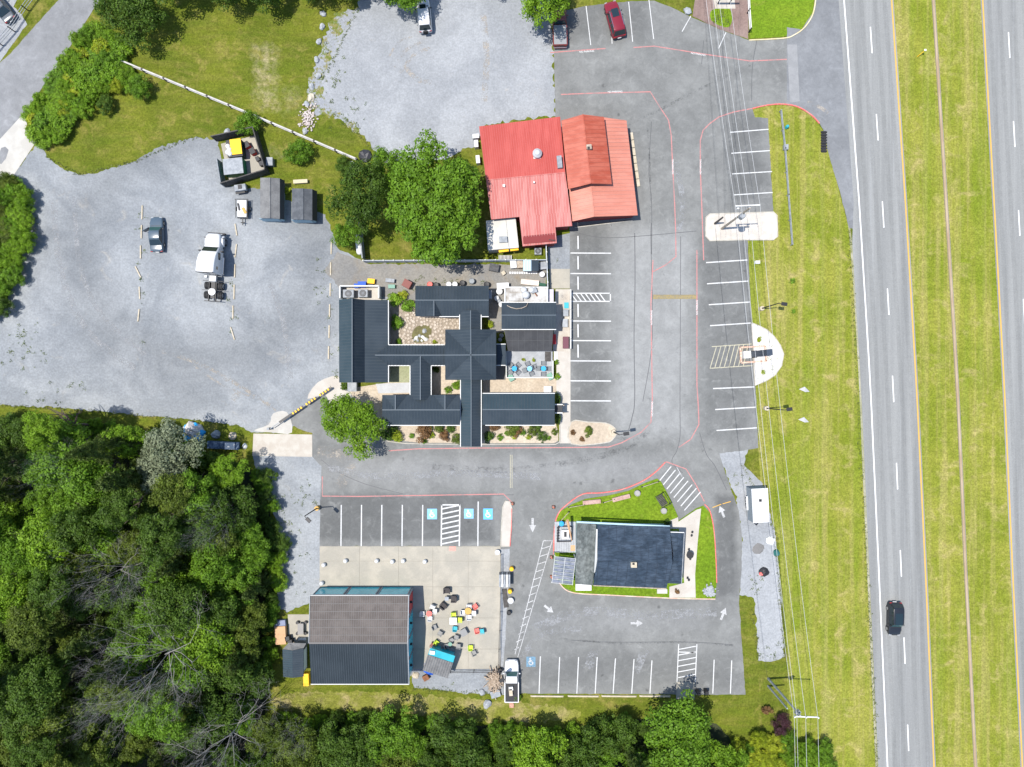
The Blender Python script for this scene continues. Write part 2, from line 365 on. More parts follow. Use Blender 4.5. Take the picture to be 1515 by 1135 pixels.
m_rock = M('pale_boulder', (.22, .235, .25), (.31, .32, .33), 3.0, rough=.9, fine=.3, bump=.5)
def COLM(name, c, rough=.6, **k): return M(name, c, rough=rough, **k)
c_yel = COLM('yellow_plastic', (.72, .40, .012)); c_lime = COLM('lime_plastic', (.40, .52, .03)); c_tealp = COLM('teal_plastic', (.03, .30, .36))
c_coral = COLM('coral_plastic', (.55, .12, .10)); c_whitep = COLM('white_plastic', (.50, .50, .495)); c_greyp = COLM('grey_wicker', (.20, .20, .195), .8)
c_brownp = COLM('dark_wicker', (.045, .04, .04), .8); c_amber = COLM('amber_wood', (.42, .25, .06)); c_tan = COLM('tan_boards', (.45, .27, .15), .8)
c_blue = COLM('blue_tarp', (.012, .07, .36)); c_bblue = COLM('bright_blue', (.02, .26, .52)); c_green = COLM('green_paint', (.010, .17, .07)); c_red = COLM('red_plastic', (.42, .02, .02))
c_umber = COLM('red_brown_furniture', (.16, .05, .04)); c_orange = COLM('orange_plastic', (.62, .13, .03)); c_sage = COLM('sage_green', (.14, .26, .20)); c_maroon = COLM('maroon_boards', (.11, .035, .05))

def cat_rom(pts, n=6, closed=False):
    out = []; m = len(pts)
    for i in range(m if closed else m - 1):
        p0 = pts[(i - 1) % m] if closed or i > 0 else pts[0]; p1 = pts[i]; p2 = pts[(i + 1) % m]; p3 = pts[(i + 2) % m] if closed or i + 2 < m else pts[-1]
        for k in range(n):
            t = k / n
            out.append(tuple(.5 * (2 * p1[j] + (p2[j] - p0[j]) * t + (2 * p0[j] - 5 * p1[j] + 4 * p2[j] - p3[j]) * t * t + (3 * p1[j] - p0[j] - 3 * p2[j] + p3[j]) * t ** 3) for j in (0, 1)))
    if not closed: out.append(tuple(pts[-1]))
    return out
def rough_edge(pts, amp, step=5.0, seed=1):
    r = random.Random(seed); out = []; m = len(pts)
    for i in range(m):
        a = Vector(pts[i]); b = Vector(pts[(i + 1) % m]); d = b - a; n = max(1, int(d.length / step))
        nn = Vector((-d.y, d.x)).normalized() if d.length else Vector((0, 0))
        for k in range(n):
            p = a + d * (k / n) + nn * r.gauss(0, amp); out.append((p.x, p.y))
    return out
def sheet(name, pts, z, m, kind='structure', parent=None, smooth=0, rough=0.0, step=5.0, seed=1):
    if smooth: pts = cat_rom(pts, smooth, True)
    if rough: pts = rough_edge(pts, rough, step, seed)
    q = [P(*p) for p in pts]; n = len(q)
    ar = sum(q[i].x * q[(i + 1) % n].y - q[(i + 1) % n].x * q[i].y for i in range(n))
    if ar < 0: q = q[::-1]
    b = MB(); b.add([(p.x, p.y, z) for p in q], [tuple(range(n))])
    o = b.build(name, m, parent, fix=False)
    if parent is None: tag(o, kind=kind)
    return o
def strip_mb(b, pts, w, z):
    q = [Vector((p.x, p.y, z)) for p in pts]; n = len(q); L = []; R_ = []
    for i in range(n):
        d = (q[min(i + 1, n - 1)] - q[max(i - 1, 0)]); d.z = 0; d.normalize(); s = Vector((-d.y, d.x, 0)) * (w / 2); L.append(q[i] + s); R_.append(q[i] - s)
    b.add(L + R_, [(n + i, n + i + 1, i + 1, i) for i in range(n - 1)])
def stripe(name, pts, w_px, m, parent, z=.034, smooth=0):
    if smooth: pts = cat_rom(pts, smooth)
    b = MB(); strip_mb(b, [P(*p) for p in pts], w_px * MPP, z)
    return b.build(name, m, parent, fix=False)
def kerb(name, pts, m, h=.13, w=.16, smooth=0, closed=False):
    if smooth: pts = cat_rom(pts, smooth, closed)
    q = [P(*p) for p in pts]
    if closed: q.append(q[0])
    b = MB(); n = len(q); rings = []
    for i in range(n):
        d = (q[min(i + 1, n - 1)] - q[max(i - 1, 0)]); d.z = 0; d.normalize(); s = Vector((-d.y, d.x, 0)) * (w / 2); p = q[i]
        rings.append([p + s, p + s * .85 + Vector((0, 0, h)), p - s * .85 + Vector((0, 0, h)), p - s])
    b.loft(rings)
    return tag(b.build(name, m), kind='structure')
# ================================================================ THE SETTING: ground, roads, lots
b = MB(); b.add([(-260, -220, 0), (260, -220, 0), (260, 220, 0), (-260, 220, 0)], [(0, 1, 2, 3)]); tag(b.build('ground', m_grass, fix=False), kind='structure')

def hx(tab, y):
    for (y0, x0), (y1, x1) in zip(tab, tab[1:]):
        if y <= y1 or (y1, x1) == tab[-1]: return x0 + (x1 - x0) * (y - y0) / (y1 - y0)
T_WHITE = [(-300, 1224), (0, 1248.6), (300, 1271), (570, 1287.6), (860, 1300.7), (1135, 1313), (1500, 1327)]
T_YEL = [(-300, 1297), (0, 1319.5), (300, 1340), (580, 1356.8), (860, 1370.3), (1135, 1382.3), (1500, 1398)]
T_YEL2 = [(-300, 1434), (0, 1453), (300, 1470), (580, 1485.5), (860, 1498), (1135, 1512), (1500, 1528)]
T_DIT = [(-300, 1362), (0, 1381), (300, 1400), (580, 1417), (860, 1429.5), (1135, 1443.5), (1500, 1460)]
YS = [-300] + list(range(-60, 1200, 60)) + [1500]
def line(tab, off=0): return [(hx(tab, y) + off, y) for y in YS]
verge = [(1113, 161), (1135, 157), (1158, 155), (1180, 159), (1200, 171), (1218, 193), (1236, 262), (1255, 335)] + [(hx(T_WHITE, y) - 14, y) for y in range(390, 1500, 60)] + [(1190, 1500), (1165, 1110), (1165, 970), (1152, 800), (1125, 715), (1122, 663), (1118, 575), (1112, 478), (1106, 354), (1144, 312), (1136, 175), (1117, 174)]
sheet('roadside_verge', verge, .004, m_verge, rough=.35, step=6)
sheet('median_verge', line(T_YEL, 1.5) + line(T_YEL2, -1.5)[::-1], .004, m_verge)
sheet('corner_verge', [(1108, -60), (1110, 57), (1160, 54), (1186, 43), (1203, 18), (1207, -60)], .006, m_lush)
hw1 = line(T_WHITE, -14); hw1 = [p for p in hw1 if p[1] > 330]
AP = sheet('drive_apron', [(1164, 40), (1186, 44), (1203, 18), (1207, 0), (1207, -300), (1240, -300), (1256, 100), (1262, 200), (1268, 340), (1256, 337), (1247, 300), (1236, 262), (1225, 225), (1218, 192), (1212, 183), (1200, 170), (1180, 158), (1164, 156)], .019, m_apron, rough=.3)
HW = sheet('southbound_highway', [(x + (6 if y < 335 else 0), y) for x, y in line(T_WHITE, -14)] + line(T_YEL, 2.2)[::-1], .022, m_hwy)
HW2 = sheet('northbound_highway', line(T_YEL2, -2.2) + line(T_YEL2, 92)[::-1], .022, m_hwy)
DT = sheet('concrete_ditch', line(T_DIT, -1.5) + line(T_DIT, 1.5)[::-1], .010, M('ditch_concrete', (.26, .185, .125), (.32, .25, .18), .8, stretch=(1, .2, 1)))
stripe('ditch_lip', line(T_DIT, -2.3), 1.0, M('ditch_lip', (.16, .13, .10), rough=.9), DT, .012); stripe('ditch_lip', line(T_DIT, 2.1), .8, m_dirt, DT, .012)
stripe('edge_line', line(T_WHITE), 1.9, m_white2, HW); stripe('edge_line', line(T_YEL, -.6), 2.1, m_yellow, HW)
stripe('edge_line', line(T_YEL2, .6), 2.1, m_yellow, HW2); stripe('edge_line', line(T_YEL2, 76), 1.9, m_white2, HW2)
for k in range(-2, 11):
    y0 = 40 + 129 * k; fx = lambda y: hx(T_WHITE, y) + (hx(T_YEL, y) - hx(T_WHITE, y)) * (.51 - .00004 * y)
    stripe('lane_dash', [(fx(y0), y0), (fx(y0 + 39), y0 + 39)], 1.7, m_white2, HW)
    y0 = 48 + 131.5 * k; stripe('lane_dash', [(hx(T_YEL2, y0) + 36, y0), (hx(T_YEL2, y0 + 38) + 36, y0 + 38)], 1.7, m_white2, HW2)
for tab, offs, par in ((T_WHITE, (11, 25, 46, 60), HW), (T_YEL2, (10, 25, 46, 61), HW2)):
    for o_ in offs: stripe('wheel_track', line(tab, o_), 6.5, m_track, par, .0255)
# concrete patch strip across the drive mouth, worn shoulder edge
sheet('apron_patch', [(1164.5, 66), (1179, 66), (1183, 150), (1168.5, 152)], .0265, M('patch_asphalt', (.185, .188, .19), (.21, .212, .214), 1.0), parent=AP)
stripe('gravel_shoulder', [(1251, 300), (1258, 350), (1265, 440), (1272, 560), (1278, 700), (1285, 860), (1291, 1000), (1297, 1135)], 3.2, gravel_mat('shoulder_dirt', (.19, .19, .10), (.26, .25, .18), (.33, .31, .26), .5, .7), None, .008, 4)['kind'] = 'structure'

# side road top left
RD = sheet('side_road', [(-150, 250), (-150, 240), (0, 93), (16, 79), (53, 37), (87, 0), (150, -80), (200, -80), (132, 24), (93, 87), (53, 143), (37, 167), (0, 207), (-80, 300)], .016, m_road, rough=.25)
sheet('neighbour_lot', [(-80, 190), (-80, -60), (55, -60), (20, 10), (32, 22), (40, 36), (0, 91)], .010, m_gravel2, rough=.4)
sheet('entrance_slab', [(37, 166), (41, 190), (55, 208), (18, 263), (-40, 262), (-60, 260), (0, 206)], .024, m_conc2)
sheet('entrance_stain', [(2, 219), (8, 217), (13, 222), (9, 235), (2, 243), (-6, 240)], .028, m_road)
# gravel yards
def weedy_mat():
    g = G('weedy_gravel'); n = g.math('ADD', g.math('MULTIPLY', g.noise(.5, 5), .6), g.math('MULTIPLY', g.noise(3.0, 4, rough=.75), .4))
    c = g.mix(g.ramp(n, .46, .54), g.mix(g.ramp(g.noise(1.1, 3), .4, .6), (.10, .125, .022), (.17, .155, .06)), (.21, .22, .235))
    for (sc_, am) in ((3.0, .8), (7, .9)): c = gmul(g, c, g.math('MULTIPLY_ADD', g.noise(sc_, 4, rough=.7), am, 1 - am / 2))
    return g.fin(c, .95, 0, .1)
GW = sheet('west_gravel_yard', [(58, 208), (70, 232), (95, 252), (118, 259), (140, 257), (165, 250), (200, 238), (232, 220), (262, 210), (290, 203), (322, 207), (335, 275), (385, 280), (480, 318), (492, 345), (500, 368), (540, 388), (560, 400), (700, 440), (505, 445), (505, 575), (478, 592), (445, 625), (420, 640), (372, 640), (352, 630), (300, 622), (200, 614), (100, 604), (0, 599), (-120, 596), (-120, 470), (0, 468), (12, 440), (30, 390), (41, 330), (38, 295), (24, 266), (18, 262)], .008, m_gravel, rough=.9, step=4, seed=3)
sheet('north_gravel_lot', [(530, -60), (530, 12), (512, 40), (500, 62), (486, 92), (478, 120), (480, 150), (505, 170), (528, 182), (540, 205), (560, 228), (575, 248), (620, 250), (705, 215), (712, 188), (760, 178), (822, 172), (818, 78), (816, -60)], .008, m_gravel2, rough=1.6, step=4, seed=5)
sheet('north_gravel_fringe', [(494, 20), (480, 55), (470, 85), (458, 120), (452, 150), (470, 170), (500, 175), (525, 195), (540, 200), (520, 150), (520, 60), (532, 12)], .006, weedy_mat(), rough=2.2, step=4, seed=6)
sheet('service_lane', [(500, 372), (545, 390), (808, 392), (808, 426), (760, 440), (600, 446), (505, 428), (480, 400)], .012, m_dirt, rough=.7, step=4, seed=8)
sheet('south_gravel_strip', [(374, 674), (464, 674), (476, 690), (475, 870), (462, 890), (425, 905), (412, 900), (410, 865), (416, 800), (398, 740), (380, 700)], .008, m_gravel, rough=.8, step=4, seed=9)
sheet('patio_gravel_strip', [(606, 985), (748, 985), (748, 1028), (720, 1026), (690, 1027), (650, 1020), (612, 1018)], .008, m_gravel, rough=.8, step=4, seed=10)
sheet('east_gravel_strip', [(1055, 664), (1108, 662), (1100, 688), (1126, 712), (1135, 745), (1147, 790), (1154, 860), (1161, 972), (1140, 980), (1122, 978), (1119, 920), (1115, 885), (1094, 880), (1098, 800), (1090, 740), (1075, 700)], .008, m_gravel2, rough=.8, step=4, seed=11)
# asphalt lot
LOT = sheet('parking_lot', [(818, 20), (868, 9), (929, 2), (968, 1), (998, 13), (1024, 26), (1064, 43), (1106, 59), (1160, 56), (1166, 56), (1170, 156), (1158, 154), (1135, 155), (1113, 161), (1117, 174), (1136, 175), (1144, 314), (1106, 355), (1112, 478), (1118, 575), (1122, 663), (1106, 666), (1064, 671), (1072, 696), (1083, 728), (1093, 756), (1098, 795), (1097, 850), (1093, 888), (1096, 930), (1103, 1028), (746, 1026), (740, 1000), (740, 808), (473, 808), (474, 735), (476, 690), (462, 676), (462, 641), (440, 634), (425, 622), (455, 595), (492, 570), (520, 578), (556, 645), (580, 650), (700, 653), (830, 653), (843, 655), (843, 333), (822, 330), (822, 172)], .016, m_asph, rough=.3, step=6)
for pts in ([(939, 345), (939.5, 420), (938, 500), (939, 590), (935, 618), (930, 636)], [(1007, 350), (1006.5, 480), (1006, 600), (1006, 645), (1001, 668)], [(963.5, 330), (963, 360), (965, 500), (951, 594)], [(964, 180), (960, 250), (964, 300), (964, 376)], [(1120, 58), (1113, 100), (1112, 150)], [(843, 341), (900, 352), (1030, 342)], [(1001, 668), (994, 684), (1010, 700)], [(1035, 640), (1045, 672), (1058, 690), (1075, 725)], [(845, 947), (900, 950), (1020, 950), (1085, 954)], [(760, 732), (700, 734)], [(475, 680), (500, 698), (540, 716), (597, 731)], [(1038, 95), (1041, 60)], [(900, 320), (905, 335)]):
    stripe('tar_seam', pts, .9 if len(pts) != 6 else 1.2, m_tar, LOT, .021, 5)
# white bay lines: west of the aisle, east bays, north bays, south bays
def bays(lst, w=1.7, m=None):
    for a, c in lst: stripe('bay_line', [a, c], w, m or m_white, LOT)
bays([((844, y), (904, y + .3)) for y in (374.5, 404.8, 475, 504, 534, 563.5, 593)])
bays([((1044.5, 388.7), (1105.5, 384.8)), ((1046, 420), (1107, 416)), ((1048.5, 451), (1109, 447)), ((1050.5, 482), (1111, 478)), ((1055, 575), (1116, 572.5)), ((1058, 606), (1118, 602.5)), ((1060, 637), (1120, 633))])
bays([((1080, 196), (1137, 191.5)), ((1082, 227), (1139, 223)), ((1083, 257.5), (1142, 254)), ((1086, 288.5), (1143, 285))], 1.5)
bays([((867, 9), (874, 67)), ((905, 50), (905.5, 65)), ((930, 3), (936, 62)), ((960, 0), (967, 58)), ((1022, 24), (1009, 47)), ((1074, 48), (1063, 72))], 1.2)
bays([((x, 747), (x - .5, 808)) for x in (505, 535, 565, 595.3, 625.5)] + [((707.5, 742), (707, 808))])
bays([((x, y), (x - 2 - d, 1026)) for x, y, d in ((799.5, 971, 0), (828, 972, .4), (856, 972, .6), (883.5, 972, 1), (910.5, 974, 1.5), (938, 975, 1.5), (964.5, 977, 1), (1056.5, 976, 0), (1082.5, 977, 0))], 1.5)
def hatch(poly_lines, lines, w=1.5, m=None):
    for a in poly_lines: stripe('hatch_border', a, w, m or m_white, LOT)
    for a in lines: stripe('hatch_line', a, w, m or m_white, LOT, .0335)
hatch([[(844, 434), (903.5, 434)], [(844, 446), (903.5, 446)], [(903, 433.5), (903, 446.5)]], [[(845 + 7 * k, 434.5), (853 + 7 * k, 445.5)] for k in range(7)], 1.6)
hatch([[(1053, 513), (1112, 509)], [(1050, 545), (1113, 541)]], [[(1060 + 6.7 * k, 512.5 - .45 * k), (1050.5 + 7.0 * k, 544.5 - .4 * k)] for k in range(8)], 1.2, m_fyel)
hatch([[(653.5, 746), (652.8, 808)], [(680.5, 746), (679.5, 808)], [(653, 747), (681, 747)]], [[(654, 753 + 7.4 * k), (680, 747.5 + 7.4 * k)] for k in range(8)], 2.0)
hatch([[(1004, 953), (1001.5, 1009)], [(1031, 953), (1028.5, 1009)]], [[(1003, 965 + 8.3 * k - 4), (1029.5, 956 + 8.3 * k)] for k in range(6)] + [[(1004, 964.5), (1029, 965.5)]], 1.4)
hatch([[(804, 800), (762, 968)], [(817, 800), (766, 972)], [(804, 800), (818, 800)]], [[(801 - 3.1 * k, 812 + 11.5 * k), (814 - 3.55 * k, 808 + 11.5 * k)] for k in range(14)], 1.1, m_faded)
hatch([], [[(977.5 + 7 * k, 710 - 2 * abs(k - 2) * .2 + 5.2 * max(0, k - 2)), (992 + 2.3 * k, 690)] if False else [(976 + 5.2 * k, 711 + 6.3 * k), (993 + 6.2 * k, 690 + 5.4 * k)] for k in range(8)], 1.5)
stripe('hatch_line', [(1001, 691), (1009, 705)], 1.0, m_faded, LOT, .0335)
# red fire-lane lines
for pts in ([(814, 78), (854, 75), (896, 72)], [(937, 70.5), (968, 68.5), (990, 72), (1040, 80), (1080, 86), (1109, 90.5), (1164, 88)], [(830, 140), (880, 138), (962, 136), (977, 160), (989, 178), (993, 200), (995, 245), (998, 300), (999.5, 340), (1000, 380), (985, 392), (966, 402)], [(1113, 160.5), (1085, 166), (1064, 173), (1050, 183), (1040, 193), (1036, 208), (1036, 250), (1038, 300), (1041, 385)], [(966, 385), (963, 450), (964, 520), (965, 590), (963, 625), (948, 640), (920, 655), (900, 661.5), (860, 662), (700, 663), (620, 664), (575, 667)], [(1031, 370), (1031, 480), (1031, 570), (1033, 600), (1034, 628), (1022, 650), (1004, 662)], [(477, 705), (477, 734), (530, 734.5), (625, 733), (745, 731), (760, 746)], [(985, 683), (1015, 694), (1030, 718), (1042, 742)]):
    stripe('fire_lane_line', pts, 1.5, m_redp, LOT, .030)
def ptext(txt, px, py, size, rz, m, parent, z=.036):
    c = bpy.data.curves.new('lettering', 'FONT'); c.body = txt; c.size = size; c.align_x = 'CENTER'; c.align_y = 'CENTER'
    t = bpy.data.objects.new('lettering_tmp', c); COL.objects.link(t); bpy.context.view_layer.update()
    me = bpy.data.meshes.new_from_object(t.evaluated_get(bpy.context.evaluated_depsgraph_get())); bpy.data.objects.remove(t)
    me.materials.append(m); o = bpy.data.objects.new('lettering', me); link(o, parent); p = P(px, py); o.location = (p.x, p.y, z); o.rotation_euler = (0, 0, rz); return o
for x, y, r in ((868, 76.5, .07), (1033, 80.5, -.15), (910, 136, .02), (995.5, 247, math.pi / 2), (1036.5, 247, math.pi / 2), (964.2, 470, math.pi / 2), (965, 605, math.pi / 2), (1031.2, 455, math.pi / 2)):
    ptext('NO PARKING', x, y, .34, r, m_white2, LOT)
def arrow(px, py, ang, L, m):
    b = MB(); c = P(px, py); d = Vector((math.cos(ang), math.sin(ang), 0)); s = Vector((-d.y, d.x, 0)); c.z = .035
    pts = [c - d * L * .5 + s * .16, c - d * L * .5 - s * .16, c - s * .16, c - s * .5, c + d * L * .5, c + s * .5, c + s * .16]
    b.add(pts, [tuple(range(7))]); return b.build('lane_arrow', m, LOT, fix=False)
arrow(788, 777, -math.pi / 2, 2.0, m_worn); arrow(1068, 757, math.radians(112), 1.7, m_worn); arrow(942, 922, 0, 1.7, m_worn); arrow(1070, 908, math.radians(68), 1.8, m_worn); arrow(812, 901, math.radians(-38), 1.6, m_faded)
stripe('stop_line', [(1054, 751), (1067, 746)], 1.2, m_yellow, LOT); stripe('stop_line', [(1069, 745.5), (1081, 742)], 1.2, m_yellow, LOT)
def access_mark(px, py, w, h, m, mw):
    stripe('blue_square', [(px, py - h / 2), (px, py + h / 2)], w, m, LOT, .031)
    c = P(px, py); b = MB()                                     # wheelchair symbol: head, body, wheel
    ring = [(c.x + .30 * math.cos(t), c.y - .12 + .30 * math.sin(t)) for t in np.linspace(.9, 2 * math.pi + .1, 16)]
    strip_mb(b, [Vector((x, y, 0)) for x, y in ring], .12, .0365)
    strip_mb(b, [Vector((c.x - .12, c.y + .32, 0)), Vector((c.x - .10, c.y, 0)), Vector((c.x + .18, c.y - .02, 0)), Vector((c.x + .26, c.y - .36, 0))], .13, .0375)
    b.add([(c.x - .12 + .11 * math.cos(t), c.y + .43 + .11 * math.sin(t), .037) for t in np.linspace(0, 5.6, 9)], [tuple(range(9))])
    b.build('wheelchair_symbol', mw, LOT, fix=False)
m_lblue = paint_mat('light_blue_paint', (.17, .38, .58), (.3, .42, .5), .5)
access_mark(639.3, 760.5, 14.5, 15.5, m_lblue, m_white2); access_mark(693.6, 760, 14, 14.5, m_lblue, m_white2); access_mark(722, 760.5, 14, 16, m_blue, m_white2); access_mark(785.5, 979, 13.5, 15, m_fblue, m_faded)
# speed humps
def hump(pts, m, label, grp):
    b = MB(); q = [P(*p) for p in pts]; d = (q[1] - q[0]).normalized(); s = Vector((-d.y, d.x, 0)); rings = []
    for p in q: rings.append([p + s * .3 + Vector((0, 0, .016)), p + s * .16 + Vector((0, 0, .07)), p - s * .16 + Vector((0, 0, .07)), p - s * .3 + Vector((0, 0, .016))])
    b.loft(rings); return tag(b.build('speed_hump', m), label, 'speed hump', grp)
hump([(966, 439.3), (1030, 439.3)], paint_mat('worn_hump_paint', (.24, .19, .09), (.13, .13, .12), .95), 'worn speed hump across the aisle beside the red building', None)
for x in (755.0, 757.6): stripe('hump_line', [(x, 673), (x, 722)], .9, m_fyel, LOT, .033)
# tyre sweeps, scrapes and dust on the lots
for pts, w, m, z in (([(585, 100), (600, 75), (625, 62)], 5, m_dust, .013), ([(592, 108), (612, 82), (640, 70)], 5, m_dust, .0135), ([(575, 85), (590, 62), (610, 55)], 3, m_dust, .014), ([(600, 100), (618, 118), (640, 122)], 7, m_dust, .013), ([(715, 20), (720, 90), (716, 150)], 9, m_dust, .0125), ([(240, 520), (310, 545), (400, 600)], 5, m_dust, .013), ([(330, 560), (370, 580), (410, 610)], 4, m_dust, .0135), ([(285, 540), (330, 570), (380, 590)], 3, m_dust, .014),
                      ([(345, 585), (352, 590)], 12, m_dust, .0145), ([(80, 300), (90, 400), (130, 490), (200, 545)], 9, m_pale, .0128), ([(110, 290), (118, 390), (150, 465), (215, 525)], 7, m_pale, .0129), ([(400, 420), (420, 480), (430, 560)], 8, m_pale, .0127),
                      ([(470, 668), (500, 672), (520, 690), (500, 720)], 16, m_dust, .0225), ([(480, 690), (560, 705), (680, 700), (800, 705)], 10, m_pale, .0226), ([(640, 690), (760, 695), (900, 672), (960, 640)], 9, m_sweep, .0227), ([(845, 300), (868, 250), (905, 200), (960, 170)], 3, m_sweep, .0228), ([(962, 170), (1000, 150), (1060, 120), (1110, 96)], 4, m_sweep, .0229), ([(870, 640), (930, 650)], 5, m_sweep, .0231),
                      ([(830, 945), (920, 952), (1010, 950), (1085, 955)], 3, m_sweep, .0232), ([(790, 930), (860, 905), (960, 910), (1060, 905)], 14, m_pale, .0233), ([(765, 985), (800, 940), (860, 930)], 8, m_pale, .0235), ([(870, 990), (880, 960)], 14, m_pale, .0236), ([(940, 995), (955, 960)], 12, m_pale, .0237), ([(1000, 240), (1010, 300), (1005, 340)], 8, m_pale, .0238), ([(958, 190), (962, 260), (962, 330)], 2.5, m_sweep, .0239), ([(1195, 150), (1215, 160), (1225, 168)], 5, m_dust, .0265)):
    stripe('wear_mark', pts, w, m, GW if z < .02 else LOT, z, 5)
# concrete: pads, walks, islands
sheet('fence_gravel_strip', [(740, 812), (754, 812), (752, 870), (748, 940), (744, 1000), (738, 1000)], .020, m_gravel2, rough=.5)
PATIO = sheet('concrete_patio', [(473, 808), (741, 808), (740, 990), (608, 990), (608, 1000), (473, 1000)], .012, M('joint_dirt', (.28, .26, .22), rough=.95))
ux = [473, 532, 590, 640.5, 693, 740.8]; uy = [808.3, 830, 868, 914, 960, 989.5]; r_ = random.Random(4)
for i in range(5):
    for j in range(5):
        if i < 2 and j > 1: continue
        a = P(ux[i] + .25, uy[j + 1] - .25); c = P(ux[i + 1] - .25, uy[j] + .25); z = .055 + r_.uniform(-.004, .004)
        MB().prism([(a.x, a.y), (c.x, a.y), (c.x, c.y), (a.x, c.y)], 0, z).build('concrete_slab', m_conc, PATIO)
sheet('ramp_pad', [(664.5, 808.6), (674.5, 808.6), (674.5, 815), (664.5, 815)], .0625, paint_mat('red_ramp_pad', (.55, .22, .18), (.5, .45, .38), .5), parent=PATIO)
sheet('truck_slab', [(375, 641.5), (462, 643), (462, 676), (373.5, 674.5)], .030, m_pinkconc)
sheet('pole_footing_slab', [(376, 637), (398, 628), (404, 612), (425, 610), (432, 640), (405, 640)], .026, m_conc2, smooth=3)
sheet('gate_footing_slab', [(455, 590), (470, 566), (500, 556), (506, 575), (520, 583), (505, 600), (493, 612), (482, 585)], .024, m_walk, smooth=3)
def island(name, pts, m, h=.12, smooth=0, km=None):
    if smooth: pts = cat_rom(pts, smooth, True)
    q = [P(*p) for p in pts]; o = MB().prism([(p.x, p.y) for p in q], 0, h).build(name, m); tag(o, kind='structure')
    kerb('island_kerb', pts, km or m_kerb, h + .025, .17, closed=True); return o
island('pole_island', [(1044, 322), (1050, 317), (1144, 314), (1149, 319), (1150, 350), (1144, 355), (1106, 355), (1050, 356.5), (1044, 350)], M('pale_island_concrete', (.38, .345, .30), (.44, .41, .365), .8, rough=.9))
island('sign_island', [(1112, 478), (1122, 482), (1134, 488), (1145, 498), (1154, 511), (1159, 524), (1156, 541), (1146, 555), (1134, 563), (1117, 571)], m_whitegravel, .1, 0)
island('lamp_island', [(845, 624), (870, 624.5), (896, 626), (908, 632), (912, 640), (907, 649), (895, 655), (845, 656.5)], m_beds, .12, 3)
island('divider_island', [(741, 808), (742, 780), (744, 750), (748, 741), (754, 742), (757.5, 752), (756.5, 780), (754, 808)], m_walk, .13, 0)
sheet('front_walk', [(823.5, 520), (844, 520), (844, 656), (828, 656), (828, 626), (823, 580)], .045, m_walk); sheet('side_walk', [(822, 428), (844, 428), (844, 520), (818, 520)], .040, m_pinkconc)
sheet('loading_pad', [(813, 398), (843, 398), (843, 427), (813, 427)], .032, m_conc); sheet('alley_gravel', [(811, 352), (843, 345), (843, 398), (811, 398)], .026, m_gravel)
sheet('south_garden_bed', [(556, 627), (690, 627), (822, 626), (826, 640), (826, 652), (820, 655.5), (690, 655.5), (620, 655), (585, 651), (566, 642)], .05, m_beds)
sheet('west_garden_bed', [(515, 575), (575, 566), (608, 566), (608, 588), (565, 590), (566, 640), (545, 625)], .03, m_beds); sheet('court_walk', [(556, 568), (608, 566), (608, 581), (560, 582)], .05, M('grey_boardwalk', (.33, .335, .34), (.37, .375, .38), 1.0))
sheet('small_court', [(574, 540), (608, 540), (608, 566), (574, 566)], .04, gravel_mat('mossy_gravel', (.21, .23, .13), (.25, .25, .16), (.30, .23, .13)))
sheet('narrow_court', [(637, 540), (682, 540), (682, 590), (637, 590)], .04, m_beds); sheet('east_court', [(714, 555), (824, 555), (824, 583), (714, 583)], .04, m_beds)
sheet('dark_paving', [(733, 540), (748, 540), (748, 562), (733, 562)], .045, M('dark_paver', (.10, .10, .10), rough=.9)); sheet('service_court', [(722, 430), (746, 430), (746, 492), (722, 492)], .03, m_dirt)
kerb('garden_kerb', [(560, 645), (575, 653), (600, 656), (640, 657), (822, 657.3), (828, 654), (828, 628)], m_kerb, .16, .14)
# diner island: lawn with red kerb
diner_isl = [(846, 746), (866, 738), (900, 733), (930, 726), (955, 714), (972, 708), (978, 713), (990, 735), (1002, 762), (1004, 770), (1030, 752), (1040, 748), (1050, 758), (1057, 790), (1060, 830), (1060, 862), (1058, 886), (1000, 885), (900, 880), (850, 877), (832, 868), (822, 855), (819, 820), (821, 775), (828, 757)]
o = MB().prism([(P(*p).x, P(*p).y) for p in diner_isl], 0, .11).build('diner_island', m_lush); tag(o, kind='structure')
kerb('red_kerb', [(819, 820), (820.5, 780), (826, 760), (838, 747), (862, 731), (890, 729), (920, 724), (950, 712), (970, 698), (984, 684)], m_redkerb, .13, .17, 4); kerb('island_kerb', [(821, 850), (832, 868), (850, 877), (900, 880), (1000, 885), (1058, 886)], M('buff_kerb', (.46, .30, .22), (.52, .44, .36), 1.0), .14, .15, 3)
kerb('red_kerb', [(1042, 746), (1050, 756), (1056, 785), (1059, 830), (1060, 862)], m_redkerb, .14, .15, 4); kerb('red_kerb', [(1113, 161), (1135, 156), (1158, 154.5), (1180, 158.5), (1200, 170.5), (1212, 183)], m_redkerb, .13, .17, 4); kerb('red_kerb', [(757, 752), (756.5, 780), (754.5, 808)], m_redkerb, .165, .12)
kerb('yellow_kerb', [(1108, 60), (1160, 57), (1175, 52), (1188, 43), (1198, 30), (1204, 15), (1207.5, -10)], M('yellowed_kerb', (.48, .40, .22), (.55, .48, .33), 1.0), .13, .16, 4)
sheet('diner_walk', [(1003, 772), (1030, 754), (1037, 752), (1032, 800), (1028, 850), (1029, 884), (1010, 884), (990, 884), (990, 868), (1012, 862)], .135, m_walk); sheet('hatch_patch', [(986, 772), (1003, 765), (1004, 782), (985, 782)], .125, m_walk)
sheet('north_mulch_bed', [(1024, 24), (1034, -30), (1108, -30), (1107, 58), (1064, 43)], .02, m_mulch, rough=.3)
